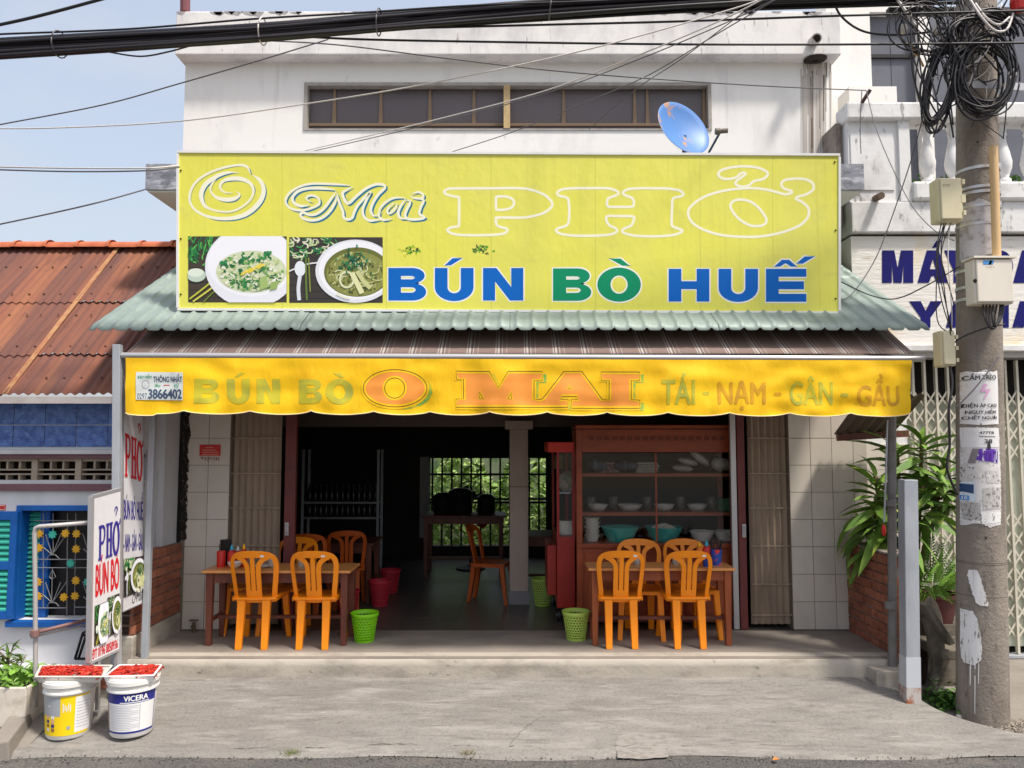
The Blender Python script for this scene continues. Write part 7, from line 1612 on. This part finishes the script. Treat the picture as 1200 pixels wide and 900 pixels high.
for v_ in range(3):
    fb_ = MB()
    for s in (-1, 1):
        for i in range(12):
            t = .2 + .8 * i / 12; x = .30 * t; z = -.10 * t * t; l = .07 * (1 - t * .8); fb_.add([(x, 0, z), (x + .02, s * l * .5, z + .004), (x + .022, s * l, z - .006), (x + .006, s * l * .5, z)], [(0, 1, 2, 3)])
    fb_.tube([(0, 0, 0), (.15, 0, -.025), (.3, 0, -.1)], .0025, 4); fm_.append(mesh(fb_, 'frond', M_leafl))
for k in range(44):
    a_ = k * 2.4; el_ = rd.uniform(.1, 1.3); piece(fm_[k % 3], 'frond', PT_, aim(Vector((fcx + .08 * cos(a_), 6.7 + .08 * sin(a_), ptop + rd.uniform(-.02, .1))), Vector((cos(a_) * cos(el_), sin(a_) * cos(el_) - .3, sin(el_))), rd.uniform(-.4, .4)) @ Matrix.Scale(1.25, 4))
BN = thing('concrete_bench', 'mossy grey concrete bench seen end-on between square post and pole', 'bench', P(1095, 818, 6.15))
def benchleg(px_s, Y, nm):
    o2 = [(1090, 700), (1096, 708), (1101, 722), (1104, 740), (1105, 762), (1101, 785), (1093, 812), (1090, 818), (1082, 818), (1088, 800), (1091, 775), (1088, 752), (1083, 730), (1081, 712)]
    f_ = [P(x + px_s, y, Y) for x, y in o2]; part(MB().prism(f_, [p_ + Vector((0, .07, 0)) for p_ in f_]), nm, M_bench, BN, bevel=.006)
benchleg(3, 6.15, 'leg'); benchleg(-1, 6.95, 'leg')
bA = [P(1056, 688, 6.02), P(1064, 686, 6.02), P(1112, 754, 6.08), P(1104, 757, 6.08)]
n1, n2 = P(1082, 709, 6.08), P(1113, 757, 6.08)
dpt = Vector((-.10, 1.05, .0))
part(MB().hexa([n2, n2 + Vector((.05, 0, .02)), n2 + Vector((.05, 0, .02)) + dpt, n2 + dpt, n1, n1 + Vector((.05, 0, .01)), n1 + Vector((.05, 0, .01)) + dpt, n1 + dpt]), 'backrest', M_bench, BN, bevel=.006)
s1 = P(1103, 762, 6.12); part(MB().box(s1.x, s1.x + .36, 6.1, 7.05, s1.z - .07, s1.z), 'seat', M_bench, BN, bevel=.006)
part(MB().box(s1.x + .26, s1.x + .31, 6.2, 6.27, -.34, s1.z - .072), 'support', M_bench, BN)
wd = MB(); rw = random.Random(8)
for k in range(700):
    c_ = Vector((rw.gauss(at(1105, 6.0), .11), rw.gauss(6.02, .09), 0)); c_.z = -.30 + abs(rw.gauss(0, .06)); s_ = rw.uniform(.015, .035); d1 = Vector((rw.uniform(-1, 1), rw.uniform(-1, 1), rw.uniform(0, .7))).normalized(); d2 = d1.cross(Vector((.2, .3, 1))).normalized()
    wd.add([c_ - d1 * s_, c_ + d2 * s_ * .7, c_ + d1 * s_, c_ - d2 * s_ * .7], [(0, 1, 2, 3)])
part(wd, 'weeds', M_weed, kind='stuff')
gv = MB()
for k in range(420):
    a_ = rw.uniform(0, 2 * pi); x = at(1130, 5.75) + rw.uniform(-.28, .34); y = rw.uniform(5.52, 5.8); r_ = rw.uniform(.005, .013)
    gv.lathe([(r_ * .6, -r_ * .4), (r_, r_ * .1), (r_ * .45, r_ * .7)], (x, y, -.300), 5, cap1=True)
part(gv, 'gravel', mat('gravel_stone', S(150, 140, 128), .9, [(S(90, 82, 72), 40, .45, .6, .9)]), kind='stuff')
sn = MB(); c_ = onz(1124, 840, -.285); sn.grid(lambda u, v: c_ + Vector((.024 * sin(v * pi) * cos(2 * pi * u), .022 * sin(v * pi) * sin(2 * pi * u), .022 * cos(v * pi))) * (1 + .2 * mnoise.noise((u * 4, v * 4, 2))), 10, 7)
single(sn, 'white_stone', mat('white_pebble', S(206, 200, 190), .8), 'small white stone in the gravel at the pole foot', 'stone', smooth=True)
for (px, lb, s_) in ((341, 'larger green grass tuft at the edge of the road', 1), (548, 'flatter dry grass tuft at the edge of the road, further along', .8)):
    q = MB(); c_ = onz(px, 884, RZ + .004)
    for k in range(60):
        a_ = R.uniform(0, 2 * pi); r_ = R.uniform(0, .05); p = c_ + Vector((r_ * 1.4 * cos(a_), r_ * .5 * sin(a_), 0)); tip = p + Vector((R.uniform(-.04, .04), R.uniform(-.03, .02), R.uniform(.02, .05) * s_)); w_ = .002
        q.add([p - Vector((w_, 0, 0)), p + Vector((w_, 0, 0)), tip], [(0, 1, 2)])
    single(q, 'grass_tuft', mat('verge_grass', S(120, 132, 60), .7, [(S(84, 104, 40), 20, .45, .6, .8)]) if s_ == 1 else mat('dry_grass', S(128, 116, 66), .8), lb, 'grass', loc=c_)
c_ = onz(909, 890, RZ + .012); single(MB().add([c_ + Vector((-.025, -.01, 0)), c_ + Vector((0, -.02, .008)), c_ + Vector((.025, 0, .002)), c_ + Vector((.0, .02, .01))], [(0, 1, 2, 3)]), 'fallen_leaf', mat('orange_leaf', S(206, 120, 50), .7), 'single fallen orange leaf on the road edge', 'leaf')
c_ = onz(1134, 867, -.33); single(MB().add([c_ + Vector((-.04, -.01, .004)), c_ + Vector((0, -.02, .012)), c_ + Vector((.04, .0, .004)), c_ + Vector((.0, .016, .01))], [(0, 1, 2, 3)]), 'fallen_leaf', mat('brown_leaf', S(70, 58, 48), .8), 'dark fallen leaf on the pavement by the pole', 'leaf')
# crack along the forecourt edge
ckm = MB()
def aprz(x, y): t = (y - ROAD_Y) / 1.09; return -.335 + .195 * t + .012 * mnoise.noise((x * .8, y * 1.4, 0))
rk2 = random.Random(3); x = 205
while x < 930:
    if rk2.random() < .38: x += rk2.uniform(10, 50); continue
    y = 876.5 + 3.2 * mnoise.noise((x * .012, 3, 0)) + 1.5 * mnoise.noise((x * .08, 5, 0)); L = rk2.uniform(3, 9); y2 = 876.5 + 3.2 * mnoise.noise(((x + L) * .012, 3, 0)) + 1.5 * mnoise.noise(((x + L) * .08, 5, 0))
    a, b = onz(x, y, -.325), onz(x + L, y2, -.325); w_ = rk2.uniform(.002, .009)
    ckm.add([Vector((p.x, p.y + d_, aprz(p.x, p.y) + .004)) for p, d_ in ((a, -w_ / 2), (b, -w_ / 3), (b, w_ / 3), (a, w_ / 2))], [(0, 1, 2, 3)]); x += L
def crack(pts, w):
    pts = [(a + (c - a) * k / 8 + rk2.uniform(-2.2, 2.2), b + (d - b) * k / 8 + rk2.uniform(-.7, .7)) for (a, b), (c, d) in zip(pts, pts[1:]) for k in range(8)]
    p3 = [onz(x_, y_, -.25) for x_, y_ in pts]
    vs, fs = ribbon2([Vector((p.x, p.y)) for p in p3], [rk2.uniform(.3, 1) * w for _ in p3]); ckm.add([Vector((v.x, v.y, aprz(v.x, v.y) + .004)) for v in vs], fs)
crack([(596, 862), (622, 845), (640, 838)], .004)
part(ckm, 'crack', mat('crack_dark', S(110, 102, 93), .95), kind='structure')
bpy.data.objects.remove(_to, do_unlink=True)
